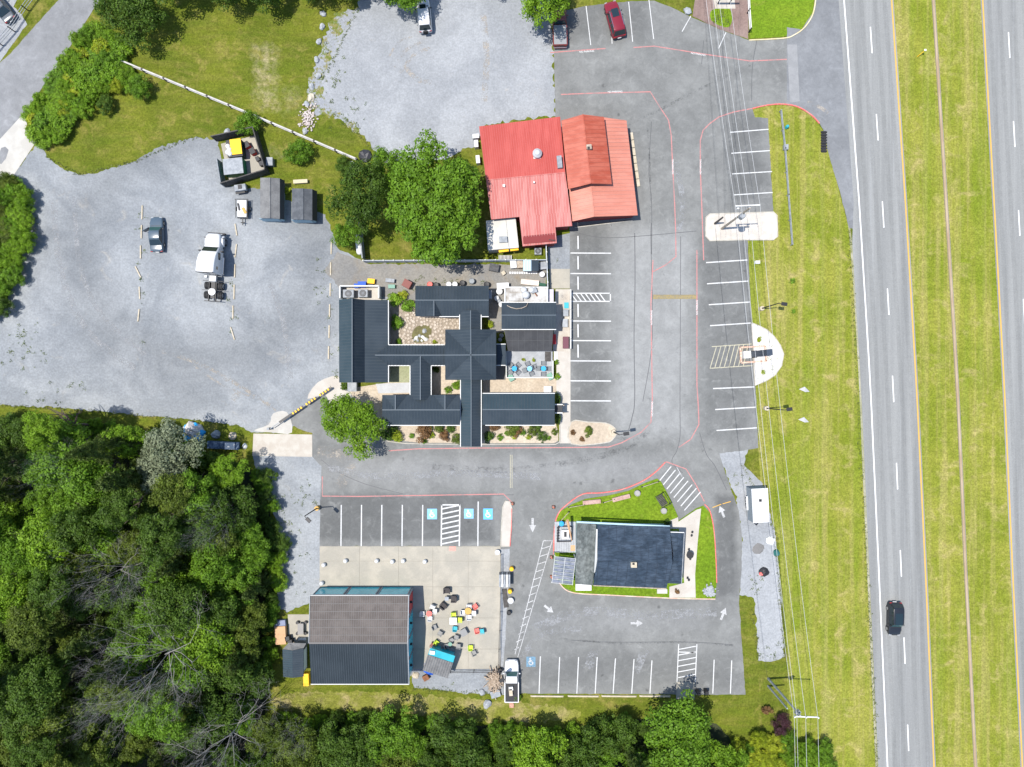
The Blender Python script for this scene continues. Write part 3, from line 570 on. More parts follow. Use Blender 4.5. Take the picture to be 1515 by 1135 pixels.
sheet('mulch_grass_patch', [(1054, 14), (1078, 12), (1083, 30), (1076, 41), (1060, 36), (1051, 28)], .024, m_lush, smooth=3, rough=.4, step=3); sheet('mulch_path', [(1054, -8), (1086, -8), (1088, 13), (1058, 13)], .028, m_pinkconc)
# wood floor under the trees
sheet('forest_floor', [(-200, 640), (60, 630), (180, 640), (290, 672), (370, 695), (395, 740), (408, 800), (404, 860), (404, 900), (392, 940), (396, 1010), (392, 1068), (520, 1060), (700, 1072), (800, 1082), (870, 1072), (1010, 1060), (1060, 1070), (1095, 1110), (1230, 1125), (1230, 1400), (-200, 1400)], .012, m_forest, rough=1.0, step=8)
sheet('bare_strip', [(410, 1030), (520, 1022), (640, 1030), (760, 1040), (850, 1050), (840, 1066), (700, 1068), (560, 1052), (420, 1048)], .006, grass_mat('dry_grass', (.125, .135, .02), (.165, .165, .035), (.24, .20, .09), .42, .7), smooth=4, rough=2.0, step=4)
# ================================================================ TREES AND SHRUBS
L_MID = leaf_mat('leaf_mid_green', (.078, .158, .008), (.130, .240, .016)); L_DARK = leaf_mat('leaf_dark_green', (.042, .084, .008), (.076, .134, .014))
L_LIME = leaf_mat('leaf_lime', (.105, .200, .008), (.165, .275, .016)); L_OLIVE = leaf_mat('leaf_olive', (.064, .098, .010), (.115, .155, .018))
L_SILVER = leaf_mat('leaf_silver', (.150, .178, .10), (.22, .25, .155)); L_PINE = leaf_mat('leaf_pine', (.048, .080, .014), (.085, .122, .022))
L_YEL = leaf_mat('leaf_yellow_green', (.20, .26, .012), (.30, .33, .02)); L_RUST = leaf_mat('leaf_russet', (.14, .075, .03), (.20, .115, .05)); L_PURPLE = leaf_mat('leaf_purple', (.045, .018, .025), (.075, .03, .035))
m_bark = M('bark', (.075, .058, .045), (.11, .09, .07), 3.0, rough=.95, fine=.3); m_dead = M('dead_branch', (.27, .245, .22), (.36, .33, .30), 2.0, rough=.95, fine=.2)
def leaves(C, N, size, rs, flat=.7):
    n = len(C); T = rs.normal(size=(n, 3)); T -= N * (T * N).sum(1, keepdims=True); T /= np.linalg.norm(T, axis=1, keepdims=True) + 1e-9
    B = np.cross(N, T); s = size * rs.uniform(.6, 1.25, (n, 1)); w = s * flat
    V = np.stack([C - T * s, C - B * w, C + T * s, C + B * w], 1).reshape(-1, 3)
    return V, np.arange(4 * n).reshape(n, 4)
def crown_broad(name, seed, nl=34, n=7000, leaf=.05, zs=.75, lr=(.20, .36), m=None):
    """crown of radius 1 around the origin, made of leaf clumps on limbs"""
    rs = np.random.RandomState(seed); Cs, Ns = [], []
    d = rs.normal(size=(nl, 3)); d[:, 2] = np.abs(d[:, 2]) * 1.1 - .25; d /= np.linalg.norm(d, axis=1, keepdims=True)
    stretch = 1 + .16 * np.sin(np.arctan2(d[:, 1], d[:, 0]) * 2 + rs.uniform(0, 6)) + rs.uniform(-.14, .14, nl)
    lc = d * (rs.uniform(.42, .80, nl) * stretch)[:, None] * np.array([1, 1, zs]); rad = rs.uniform(*lr, nl)
    wts = rad ** 2; wts /= wts.sum()
    for i in range(nl):
        k = int(n * wts[i]); q = rs.normal(size=(k, 3)); q /= np.linalg.norm(q, axis=1, keepdims=True)
        q[:, 2] = np.where(q[:, 2] < -.35, -q[:, 2], q[:, 2])
        rr = rad[i] * rs.uniform(.72, 1.08, (k, 1)) * (1 + .22 * np.sin(q[:, :1] * 7 + i) * np.cos(q[:, 1:2] * 6))
        Cs.append(lc[i] + q * rr * np.array([1, 1, .8])); nn = q + rs.normal(size=(k, 3)) * .45 + np.array([0, 0, .25]); Ns.append(nn / np.linalg.norm(nn, axis=1, keepdims=True))
    C = np.concatenate(Cs); C[:, :2] /= np.percentile(np.hypot(C[:, 0], C[:, 1]), 96)
    V, F = leaves(C, np.concatenate(Ns), leaf, rs); return np_mesh(name, V, F, m)
def crown_pine(name, seed, nb=90, n=6000, m=None):
    rs = np.random.RandomState(seed); Cs, Ns = [], []
    for i in range(nb):
        z = rs.uniform(-.8, 1.0); az = rs.uniform(0, 6.283); L = (1.02 - z) * .52 * rs.uniform(.7, 1.15) + .1; k = int(n / nb); t = rs.uniform(.1, 1, (k, 1)) ** .7
        dv = np.array([math.cos(az), math.sin(az), -.12]); sp = rs.normal(size=(k, 3)) * .045 * (1.3 - t) * np.array([1, 1, .5])
        side = np.array([-math.sin(az), math.cos(az), 0]) * rs.normal(size=(k, 1)) * .10 * (1.1 - t)
        Cs.append(np.array([0, 0, z]) + dv * L * t + sp + side); nn = np.array([0, 0, 1.0]) + rs.normal(size=(k, 3)) * .6; Ns.append(nn / np.linalg.norm(nn, axis=1, keepdims=True))
    V, F = leaves(np.concatenate(Cs), np.concatenate(Ns), .055, rs, .3); return np_mesh(name, V, F, m)
def limb_mesh(name, seed, H, spread, dead=False):
    r = random.Random(seed); b = MB()
    def grow(p, d, L, rad, lv):
        q = p + d * L; b.tube([p, (p + q) / 2 + Vector((r.gauss(0, .04), r.gauss(0, .04), 0)) * L, q], rad, 5 if lv < 2 else 3, rad * .6)
        if lv >= (6 if dead else 2): return
        for _ in range(r.choice((2, 3, 3)) if lv else (13 if dead else 7)):
            e = Vector((r.gauss(0, 1), r.gauss(0, 1), r.gauss(.25, .45))).normalized()
            grow(p + d * L * r.uniform(.55, 1), (d * (.75 if lv else .25) + e * (.75 if lv else .8) * spread).normalized(), L * r.uniform(.55, .82) * (1 if dead or lv else .55), rad * .58, lv + 1)
    grow(Vector((0, 0, 0)), Vector((r.gauss(0, .04), r.gauss(0, .04), 1)).normalized(), H, H * (.013 if dead else .04), 0)
    return b.mesh(name, fix=False)
BROAD = [crown_broad('crown', 100 + i, nl=(70, 95, 60, 110, 80)[i], n=(9000, 11000, 9000, 12000, 10000)[i], leaf=.038, zs=(.8, .7, .9, .75, .8)[i], lr=(.10, .27)) for i in range(5)]
BIG = crown_broad('crown', 210, nl=240, n=32000, leaf=.025, zs=.62, lr=(.07, .15)); BIG2 = crown_broad('crown', 222, nl=80, n=15000, leaf=.030, zs=.7, lr=(.12, .24)); LOOSE = crown_broad('crown', 233, nl=70, n=9000, leaf=.034, zs=.7, lr=(.10, .22))
PINE = [crown_pine('crown', 300 + i) for i in range(2)]
BUSH = [crown_broad('foliage', 400 + i, nl=16, n=1500, leaf=.085, zs=.8, lr=(.3, .45)) for i in range(3)]
BALL = crown_broad('foliage', 450, nl=40, n=1600, leaf=.075, zs=.95, lr=(.22, .26))
TRUNK = [limb_mesh('trunk', 500 + i, .75, .9) for i in range(3)]; DEAD = [limb_mesh('dead_branches', 520 + i, 1.0, .95, True) for i in range(3)]
for me in TRUNK: me.materials.append(m_bark)
for me in DEAD: me.materials.append(m_dead)
for me in BROAD + PINE + BUSH + [BIG, BIG2, LOOSE, BALL]: me.materials.append(L_MID)
def inst(name, me, parent, loc=(0, 0, 0), sc=(1, 1, 1), rz=0.0, m=None):
    o = bpy.data.objects.new(name, me); link(o, parent); o.location = loc; o.scale = sc; o.rotation_euler = (0, 0, rz)
    if m: o.material_slots[0].link = 'OBJECT'; o.material_slots[0].material = m
    return o
def tree(px, py, r, top, me, m, label, group=None, name='leafy_tree', zf=None):
    """crown shown at photo pixel (px,py), radius r (m), top height top (m)"""
    zr = r * (zf or .8); cz = max(top - zr * .85, zr * .6); p = P(px, py, cz + zr * .3)
    t = thing(name, label, 'tree', (p.x, p.y, 0), 0, group); a = RNG.uniform(0, 6.28)
    inst('trunk', RNG.choice(TRUNK), t, (0, 0, 0), (cz * .62, cz * .62, cz * .75), a); inst('crown', me, t, (0, 0, cz), (r * RNG.uniform(.9, 1.12), r * RNG.uniform(.9, 1.12), zr / .75), a, m); return t
def dead_tree(px, py, r, h, label, k=0):
    p = P(px, py, h * .7); t = thing('bare_tree', label, 'tree', (p.x, p.y, 0), 0, 'bare trees in the wood'); inst('trunk', DEAD[k % 3], t, (0, 0, 0), (r * .70, r * .70, h * .60), RNG.uniform(0, 6.28)); return t
def bush(px, py, r, h, m, label, group=None, me=None, name='garden_shrub', cat='shrub'):
    p = P(px, py, h * .6); o = inst(name, me or RNG.choice(BUSH), None, (p.x, p.y, h * .45), (r, r, h * .62), RNG.uniform(0, 6.28), m); return tag(o, label, cat, group)
tree(641, 297, 7.3, 11.5, BIG, L_MID, 'large spreading bright green tree beside the red-roofed building', zf=.68)
tree(533, 286, 4.4, 9, BIG2, L_DARK, 'dark green round tree next to the larger bright tree', zf=.8)
tree(572, 248, 2.6, 6, BROAD[1], L_MID, 'smaller tree filling the gap behind two big crowns'); tree(514, 345, 1.9, 4, BROAD[2], L_MID, 'low rounded tree by the white gas tank')
tree(648, 352, 3.0, 5.5, BROAD[3], L_DARK, 'dark lower tree under the large bright crown by the white fence')
tree(519, 625, 3.9, 6.5, BIG2, L_LIME, 'bright airy tree at the corner of the grey motel roof')
tree(187, 14, 4.4, 6, BIG2, L_DARK, 'dark tree above the roadside hedge near the rail fence'); tree(248, -38, 3.2, 6, BROAD[0], L_DARK, 'dark tree at the lawn edge next to the hedge')
for x, y, r in ((330, -26, 3.2), (390, -28, 3.2), (460, -36, 3.0), (520, -40, 3.0), (575, -38, 3.0), (730, -50, 3.0)): tree(x, y, r, 5, RNG.choice(BROAD), L_DARK, 'dark tree along the far edge of the lawn', 'trees along the far lawn edge')
tree(806, -6, 3.4, 7, BROAD[3], L_LIME, 'bright green tree overhanging the dark red pickup'); tree(600, -24, 3.0, 6, BROAD[1], L_MID, 'leafy tree shading the white off-roader')
# hedge of vines and bushes along the side road
rs_ = random.Random(12)
hedge_poly = [(140, 40), (175, 62), (190, 100), (196, 122), (160, 132), (132, 142), (118, 170), (85, 200), (60, 210), (42, 190), (42, 168), (60, 140), (95, 95), (122, 50)]
def inside(p, poly):
    x, y = p; c = False; n = len(poly)
    for i in range(n):
        (x1, y1), (x2, y2) = poly[i], poly[(i + 1) % n]
        if (y1 > y) != (y2 > y) and x < (x2 - x1) * (y - y1) / (y2 - y1) + x1: c = not c
    return c
def scatter(poly, dist, rnd, tries=6000, used=None):
    xs = [p[0] for p in poly]; ys = [p[1] for p in poly]; out = list(used or []); new = []
    for _ in range(tries):
        p = (rnd.uniform(min(xs), max(xs)), rnd.uniform(min(ys), max(ys))); d = dist * rnd.uniform(.85, 1.2)
        if inside(p, poly) and all((p[0] - q[0]) ** 2 + (p[1] - q[1]) ** 2 > d * d for q in out): out.append(p); new.append(p)
    return new
for p in scatter(hedge_poly, 13, rs_):
    m = rs_.choice((L_LIME, L_LIME, L_LIME, L_YEL, L_MID)); br = rs_.uniform(1.0, 1.6); lab = ('low ' if br < 1.2 else ('wide ' if br > 1.42 else '')) + {L_LIME.name: 'lime green viny bush', L_YEL.name: 'yellowish bush', L_MID.name: 'mid green bush'}[m.name] + ' in the roadside hedge, ' + ('beside the pale entrance slab' if p[1] > 165 and p[0] < 80 else 'under the dark tree' if p[1] < 75 else 'at the rail fence end' if p[0] > 165 else 'along the road edge' if p[0] < 152 - p[1] * .55 else 'on the lawn side')
    bush(p[0], p[1], br, rs_.uniform(1.2, 2.2), m, lab, 'bushes of the roadside hedge', RNG.choice(BROAD + BUSH), 'hedge_bush', 'bush')
for p in scatter([(-60, 265), (18, 266), (34, 290), (40, 330), (28, 385), (12, 430), (0, 460), (-60, 470)], 15, rs_):
    m = rs_.choice((L_LIME, L_LIME, L_OLIVE, L_MID)) if p[1] < 390 else rs_.choice((L_DARK, L_MID)); bush(p[0], p[1], rs_.uniform(1.2, 1.9), rs_.uniform(1.5, 3), m, {L_MID.name: 'mid green bush', L_LIME.name: 'lime bush', L_OLIVE.name: 'olive bush', L_DARK.name: 'dark bush'}[m.name] + ' in the thicket beside the west gravel yard', 'bushes of the thicket by the gravel yard', RNG.choice(BROAD), 'thicket_bush', 'bush')
for x, y, r, l in ((207, 129, 1.6, 'small round tree on the lawn below the rail fence, next to the hedge'), (154, 153, 1.3, 'small dark shrub on the lawn in front of the hedge'), (365, 181, 1.7, 'round shrub behind the bin enclosure, touching the rail fence'), (440, 224, 1.8, 'round shrub on the grass between the sheds and the rail fence'), (507, 244, 1.2, 'low shrub beside the white board at the end of the rail fence')):
    bush(x, y, r, r * 1.6, L_DARK if r < 1.5 else L_MID, l, None, BROAD[int(x) % 5], 'lawn_shrub')
# the wood
WOOD = [(-70, 640), (60, 632), (180, 645), (290, 672), (350, 695), (374, 745), (386, 800), (386, 860), (384, 900), (376, 940), (380, 1010), (376, 1075), (430, 1092), (520, 1085), (600, 1085), (700, 1098), (800, 1106), (870, 1098), (930, 1080), (1010, 1075), (1055, 1095), (1080, 1125), (1085, 1190), (-70, 1190)]
tree(243, 678, 4.6, 10, BIG2, L_SILVER, 'pale silvery green tree at the edge of the wood, beside the blue tarp')
used = [(243, 678), (222, 678), (262, 690)]
for i, (x, y, r, h, l) in enumerate(((235, 975, 8.0, 16, 'large grey leafless tree spreading over the wood'), (330, 1095, 6.5, 15, 'leafless tree with pale bent limbs in the wood'), (160, 850, 6.0, 15, 'grey leafless tree fallen open among lime crowns'), (105, 690, 3.6, 13, 'small leafless grey tree near the yard side of the wood'), (190, 1010, 5.5, 14, 'leafless tree with fine twigs beside the largest bare tree'), (310, 770, 3.4, 13, 'thin leafless tree between dark crowns'), (440, 1090, 2.6, 8, 'small bare tree in front of the brown-roofed hall wood strip'))): dead_tree(x, y, r, h, l, i); used += [(x, y)] if i < 3 else []
tree(1003, 1102, 5.6, 7.5, BIG2, L_MID, 'broad dark green tree below the dumpster pad by the south lot', zf=.8); used += [(1000, 1098), (975, 1090), (1025, 1095), (1000, 1120)]
LANDM = [('beside the silvery tree', 243, 678, 85), ('beside the largest leafless tree', 235, 975, 95), ('beside the leafless tree with pale bent limbs', 330, 1095, 80), ('beside the grey leafless tree among lime crowns', 160, 850, 80), ('beside the small leafless grey tree', 105, 690, 70), ('beside the thin leafless tree', 310, 770, 60), ('along the narrow gravel strip', 385, 820, 75), ('near the small charcoal shed', 390, 960, 70), ('along the large gravel yard', 40, 650, 80)]
LANDS = [('beside the broad tree at the dumpster pad', 1003, 1100, 110), ('behind the firewood and white pickup', 757, 1090, 90), ('behind the charcoal slope of the hall', 535, 1085, 90), ('behind the open south bays', 860, 1090, 80)]
def wood_label(nm, r, p, south):
    sz = 'small' if r < 2.65 else ('broad' if r > 3.25 else 'middle-sized')
    c = [(math.hypot(p[0] - x, p[1] - y) / d, s) for s, x, y, d in (LANDS if south else LANDM)]; d, s = min(c)
    return '%s %s tree %s' % (sz, nm, s if d < 1 else ('between others in the tree belt' if south else 'deep inside the wood'))
KIND = [(L_DARK, 'dark green'), (L_MID, 'mid green'), (L_LIME, 'lime green'), (L_OLIVE, 'olive green'), (L_PINE, 'feathery pine-like')]
for p in scatter(WOOD, 37, random.Random(31), 9000, used):
    south = p[0] > 410; n1 = math.sin(p[0] * .021 + 1.3) + math.cos(p[1] * .017 + p[0] * .008)
    w = [.42, .24, .08, .14, .12]
    if not south and p[1] < 960 and n1 > .1: w = [.20, .32, .26, .10, .12]
    if not south and p[1] > 930: w = [.30, .16, .04, .28, .22]
    k = RNG.choices(range(5), w)[0]; m, nm = KIND[k]; r = RNG.uniform(2.3, 3.7); top = min(RNG.uniform(6.0, 14.5), 6.0 + max(0, 350 - p[0]) * .06) if not south else RNG.uniform(4, 6.5)
    edge = p[0] > 350 and not south
    if any(math.hypot(p[0] - x_, p[1] - y_) < 75 for x_, y_ in ((235, 975), (330, 1095), (160, 850))): top = min(top, 8.5)
    if edge: top = RNG.uniform(4.0, 5.5); r = min(r, 2.5)
    tree(p[0], p[1], r if k != 4 else r * 1.25, top, RNG.choice(PINE) if k == 4 else RNG.choice(BROAD + [LOOSE]), m, wood_label(nm, r, p, south), '%s trees of the %s' % (nm, 'belt' if south else 'wood'), 'wood_tree', 1.5 if k == 4 else None)
rs_ = random.Random(77)
for p in scatter([(-60, 632), (60, 618), (180, 630), (270, 655), (330, 690), (300, 700), (180, 660), (-60, 660)], 15, rs_) + scatter([(400, 1066), (520, 1060), (700, 1078), (860, 1080), (930, 1066), (940, 1090), (700, 1110), (400, 1100)], 17, rs_) + scatter([(378, 700), (396, 700), (412, 800), (410, 900), (396, 1000), (388, 1000), (396, 860)], 16, rs_):
    m = rs_.choice((L_MID, L_LIME, L_DARK)); bush(p[0], p[1], rs_.uniform(.9, 1.5), rs_.uniform(1.2, 2.6), m, {L_MID.name: 'mid green', L_LIME.name: 'lime green', L_DARK.name: 'dark green'}[m.name] + ' undergrowth bush ' + ('at the wood edge facing the gravel yard' if p[1] < 690 else 'at the belt edge along the south grass strip' if p[1] > 1040 else 'at the wood edge along the narrow gravel strip'), 'undergrowth at the edge of the wood', RNG.choice(BROAD), 'undergrowth_bush', 'bush')
for p in scatter(WOOD, 34, random.Random(8), 5000):
    m = rs_.choice((L_DARK, L_DARK, L_OLIVE)); bush(p[0], p[1], rs_.uniform(1.1, 1.8), rs_.uniform(1.5, 3.2), m, wood_label('low ' + {L_MID.name: 'mid green', L_DARK.name: 'dark green', L_OLIVE.name: 'olive'}[m.name], 3.0, p, p[0] > 410).replace('middle-sized ', '').replace(' tree ', ' shrub growing among trees ', 1), 'low shrubs between the trees of the wood', RNG.choice(BROAD), 'understory_shrub', 'shrub')
for p in scatter([(1090, 1112), (1130, 1092), (1180, 1098), (1222, 1112), (1232, 1180), (1085, 1180)], 17, rs_):
    m = L_YEL if p[0] < 1165 and rs_.random() < .7 else rs_.choice((L_LIME, L_MID)); bush(p[0], p[1], rs_.uniform(1.1, 1.7), rs_.uniform(1.6, 3), m, {L_YEL.name: 'bright yellow-green bush', L_LIME.name: 'lime bush', L_MID.name: 'green bush'}[m.name] + ' in the thicket under the power lines', 'thicket under the power lines', RNG.choice(BROAD), 'thicket_bush', 'bush')
bush(1157, 1073, 1.4, 2.0, L_PURPLE, 'round purple-leaved shrub beside the utility pole', None, BROAD[2], 'purple_shrub'); bush(1136, 1052, .75, 1.2, L_RUST, 'small orange and green shrub near the purple one', None, BUSH[0], 'orange_shrub')
# garden shrubs round the motel
GS = 'clipped green shrub in the gravel bed along the grey motel'
for x, y, r, m, l in ((573, 642, 1.0, L_DARK, 'dark shrub under the airy corner tree'), (586, 646, .95, L_YEL, 'yellow-green shrub beside a dark shrub at the bed corner'), (583, 634, .7, L_DARK, 'small dark shrub at the bed end by the wall'), (609, 645, .4, L_MID, GS), (625, 640, 1.35, L_RUST, 'large russet shrub in the gravel bed'), (634, 632, .55, L_YEL, 'yellow shrub touching the large russet one'), (638, 644, .5, L_YEL, GS), (628, 652, .45, L_MID, GS), (650, 634, .8, L_OLIVE, 'olive shrub next to a twiggy one by the south wall'), (657, 645, .8, L_RUST, 'twiggy brown-green shrub in the gravel bed'), (667, 634, .65, L_DARK, 'dark clipped shrub by the south wall'), (676, 649, .8, L_OLIVE, 'grey-green ball shrub beside the entrance roof'), (723, 646, .8, L_DARK, 'dark shrub in the shade of the entrance roof'), (740, 647, .5, L_MID, GS), (750, 641, .38, L_MID, GS), (761, 647, .38, L_YEL, GS), (758, 634, 1.1, L_OLIVE, 'wide olive shrub against the east wing wall'), (773, 640, .5, L_MID, GS), (765, 638, .8, L_RUST, 'russet shrub among olive ones by the east wing'), (731, 632, .7, L_RUST, 'brownish shrub by the wall next to the entrance roof'), (782, 647, .4, L_YEL, GS), (788, 638, .8, L_OLIVE, 'spreading olive shrub beside a dark ball'), (802, 646, .8, L_DARK, 'large dark ball shrub in the east gravel bed'), (812, 648, .35, L_MID, GS), (796, 632, .6, L_DARK, 'dark shrub under the east wing eave'), (820.5, 639, .5, L_OLIVE, 'olive ball shrub at the end of the east bed'),
                      (509, 572, .55, L_DARK, 'dark ball shrub at the foot of the west wing'), (585, 443, 1.1, L_LIME, 'bright lime shrub at the top of the pond court'), (596, 436, .7, L_YEL, 'yellowish shrub behind the lime one in the pond court'), (606, 453, 1.1, L_MID, 'leafy green shrub between the lime shrub and the north wing'), (587, 477, 1.0, L_MID, 'tall green shrub on the shaded side of the pond court'), (590, 505, .45, L_MID, 'small shrub at the low end of the pond court'), (645, 545, .6, L_DARK, 'dark shrub in the narrow court'), (663, 577, .55, L_MID, 'ball shrub in the narrow court'), (675, 570, .7, L_LIME, 'bright spiky shrub beside the entrance wing'), (724, 480, .6, L_YEL, 'golden shrub between the wing and the kitchen'), (643, 506, .35, L_YEL, 'golden grass clump by the pond'),
                      (823, 536, .4, L_LIME, 'lime ball shrub beside the front walk, smaller one'), (824, 557, .5, L_LIME, 'lime ball shrub beside the front walk, larger one'), (1124, 502, .4, L_YEL, 'yellow flowering clump in the sign bed, squarish'), (1129.5, 551, .35, L_YEL, 'yellow flowering ball in the sign bed, rounder'), (870, 639, .75, L_OLIVE, 'spiky olive plant in the lamp island'), (848, 640, .4, L_RUST, 'small russet tuft in the lamp island by the walk'), (861, 650, .4, L_RUST, 'russet tuft next to the spiky plant'), (988, 773, .5, L_DARK, 'dark shrub at the diner corner'), (1002, 875, .4, L_RUST, 'small russet plant by the diner steps'), (760, 1032, 1.0, L_MID, 'green shrub beside the white pickup'), (455, 308, .6, L_YEL, 'golden shrub between the two sheds') if False else (424, 281, .6, L_YEL, 'golden shrub between the two sheds')):
    bush(x, y, r, r * 1.25, m, l, 'clipped shrubs along the motel' if l == GS else None, BALL if l == GS or 'ball' in l else None)
# weeds and grass tufts on gravel and edges (nobody could count them)
def tufts(name, spots, n, size, m, label, cat='weeds'):
    rs = np.random.RandomState(len(spots)); Cs = []
    for (x, y, r) in spots:
        k = max(3, int(n * r * r * .02)); a = rs.uniform(0, 6.283, k); d = np.sqrt(rs.uniform(0, 1, k)) * r * (1 + .4 * np.sin(a * 3)); q = [P(x + dd * math.cos(t), y + dd * math.sin(t)) for t, dd in zip(a, d)]
        Cs += [(p.x, p.y, rs.uniform(.03, .14)) for p in q]
    C = np.array(Cs); N = rs.normal(size=C.shape) * .5 + np.array([0, 0, 1]); N /= np.linalg.norm(N, axis=1, keepdims=True); V, F = leaves(C, N, size, rs, .6)
    o = bpy.data.objects.new(name, np_mesh(name, V, F, m)); link(o); return tag(o, label, cat, None, 'stuff')
rw = random.Random(5)
sp = [(rw.gauss(x, sx), rw.gauss(y, sy), rw.uniform(1.2, 4)) for x, y, sx, sy, n in ((45, 335, 6, 20, 12), (25, 500, 14, 20, 20), (40, 525, 10, 12, 14), (90, 580, 30, 10, 14), (480, 420, 8, 30, 16), (494, 530, 4, 25, 12), (430, 760, 12, 25, 16), (450, 740, 10, 14, 12), (440, 840, 14, 30, 14), (1112, 860, 10, 12, 10), (1145, 965, 10, 10, 10), (1090, 710, 6, 10, 8), (495, 110, 12, 40, 30), (520, 180, 14, 14, 20), (610, 425, 30, 4, 10), (660, 418, 30, 4, 16), (800, 390, 14, 3, 6), (640, 1018, 30, 4, 10), (210, 430, 5, 50, 14), (345, 440, 3, 40, 8)) for _ in range(n)]
tufts('gravel_weeds', sp, 70, .075, leaf_mat('weed_leaf', (.07, .11, .02), (.13, .16, .04)), 'low green weeds growing through the grey gravel')
edge = [(x + rw.gauss(0, 1.5), y + rw.gauss(0, 1.2), rw.uniform(1.0, 2.4)) for (a, c_) in (((70, 232), (118, 259)), ((118, 259), (200, 238)), ((200, 238), (290, 203)), ((0, 599), (200, 614)), ((200, 614), (352, 630)), ((612, 1018), (745, 1028)), ((1100, 688), (1147, 790)), ((1147, 790), (1161, 972)), ((530, 12), (478, 120)), ((505, 170), (575, 248)), ((1256, 340), (1297, 1135)), ((1113, 900), (1122, 978))) for t in np.linspace(0, 1, int(math.hypot(c_[0] - a[0], c_[1] - a[1]) / 2.6)) for x, y in [(a[0] + (c_[0] - a[0]) * t, a[1] + (c_[1] - a[1]) * t)]]
tufts('edge_grass', edge, 120, .07, leaf_mat('edge_grass_leaf', (.075, .115, .02), (.14, .15, .04)), 'ragged grass growing over the edges of gravel and road', 'grass')
hb = leaf_mat('court_plant_leaf', (.10, .15, .03), (.2, .22, .06)); tufts('bed_plants', [(1138, 506, 3), (1143, 512, 2), (1137, 530, 3.5), (1142, 545, 3.5), (1150, 530, 2.5), (1120, 560, 2), (1152, 522, 2), (895, 630, 2), (855, 630, 2), (885, 650, 2.5), (1067, 22, 6), (1060, 30, 5), (1075, 34, 4), (905, 640, 2), (875, 628, 2)], 160, .07, hb, 'small scattered plants in the gravel beds', 'plants')
# ================================================================ BUILDINGS
def roof(par, pts, m, name='roof_slope', seam=.42, sm=None, t=.14, along=None, sw=.05, sh=.045):
    q = [P(*p) for p in pts]; o = MB().slab(q, t).build(name, m, par)
    if seam:
        n = Vector((0, 0, 0))
        for i in range(len(q)): a, c = q[i], q[(i + 1) % len(q)]; n += Vector(((a.y - c.y) * (a.z + c.z), (a.z - c.z) * (a.x + c.x), (a.x - c.x) * (a.y + c.y)))
        n.normalize(); n = n if n.z > 0 else -n
        d = along and (P(*along[1]) - P(*along[0])) or (Vector((0, 0, 1)) - n * n.z)
        if d.length < 1e-3: d = Vector((0, 1, 0))
        d.normalize(); e = n.cross(d).normalized(); o0 = q[0]; uv = [((p - o0).dot(e), (p - o0).dot(d)) for p in q]; b = MB()
        lo = min(u for u, _ in uv); hi = max(u for u, _ in uv); u = lo + seam * .5
        while u < hi:
            xs = []
            for i in range(len(uv)):
                (u0, v0), (u1, v1) = uv[i], uv[(i + 1) % len(uv)]
                if (u0 > u) != (u1 > u): xs.append(v0 + (v1 - v0) * (u - u0) / (u1 - u0))
            xs.sort()
            for a, c in zip(xs[::2], xs[1::2]):
                if c - a > .1: b.bar(o0 + e * u + d * (a + .02) + n * (sh * .3), o0 + e * u + d * (c - .02) + n * (sh * .3), sw, sh, n)
            u += seam
        if b.v: tag(b.build('roof_seams', sm or m_seam, par, fix=False), kind='stuff')
    return o
def cap(par, a, c, m=None, w=.13, h=.05, name='ridge_cap'):
    a = P(*a); c = P(*c); return MB().bar(a + Vector((0, 0, .03)), c + Vector((0, 0, .03)), w, h).build(name, m or m_ridge, par)
def fascia(par, a, c, m=None, w=.10, h=.2):
    a = P(*a); c = P(*c); return MB().bar(a - Vector((0, 0, .06)), c - Vector((0, 0, .06)), w, h).build('fascia', m or m_trim, par)
def walls(par, pts, h, m, inset=.35, name='wall'):
    """walls below eaves: pts are eave corners in the photo (at height h)"""
    q = [P(x, y, h) for x, y in pts]; c = sum(q, Vector()) / len(q); q = [p + (c - p).normalized() * inset * 1.2 for p in q]
    return MB().prism([(p.x, p.y) for p in q], 0, h - .1).build(name, m, par)
def gable_wall(par, a, c, r, m): return MB().slab([P(*a), P(*c), P(*r)], .05).build('gable_wall', m, par)
def bld(label, px, py, name='building'): p = P(px, py); return thing(name, label, 'building', (p.x, p.y, 0))
def wbox(par, name, m, px, py, h0, sx, sy, sz, rz=0.0, bevel=0.0):
    """box whose base centre is seen at photo pixel (px,py) at height h0; sizes in m"""
    p = P(px, py, h0); b = MB().box((p.x, p.y, h0 + sz / 2), (sx, sy, sz), rz); return b.build(name, m, par, bevel=bevel)
E, R2, WE = 3.0, 5.4, 4.1
MO = 'motel_wing'
# --- motel: west wing (steep gable plus porch slope)
w = bld('grey metal-roofed motel wing along the west gravel yard', 538, 505, MO); GRP = None
roof(w, [(501.5, 443.5, 3.6), (521, 441.5, 5.8), (521, 566, 5.8), (501.8, 566, 3.6)], m_roofb); roof(w, [(521, 441.5, 5.8), (539.5, 443.5, 3.7), (539.6, 566, 3.7), (521, 566, 5.8)], m_roof); roof(w, [(539.5, 443.5, 3.7), (574.3, 444, 2.8), (574.5, 566, 2.8), (539.6, 566, 3.7)], m_roof)
cap(w, (521, 441.5, 5.8), (521, 566, 5.8)); fascia(w, (574.6, 444, 2.8), (574.8, 510, 2.8), m_trim, .09); fascia(w, (574.8, 540, 2.8), (574.8, 566, 2.8), m_trim); walls(w, [(501.5, 443.5), (539, 443.5), (539, 566), (501.5, 566)], 3.6, m_wall); walls(w, [(540, 444), (574, 444), (574, 566), (540, 566)], 2.75, m_wall, .6, 'porch_wall')
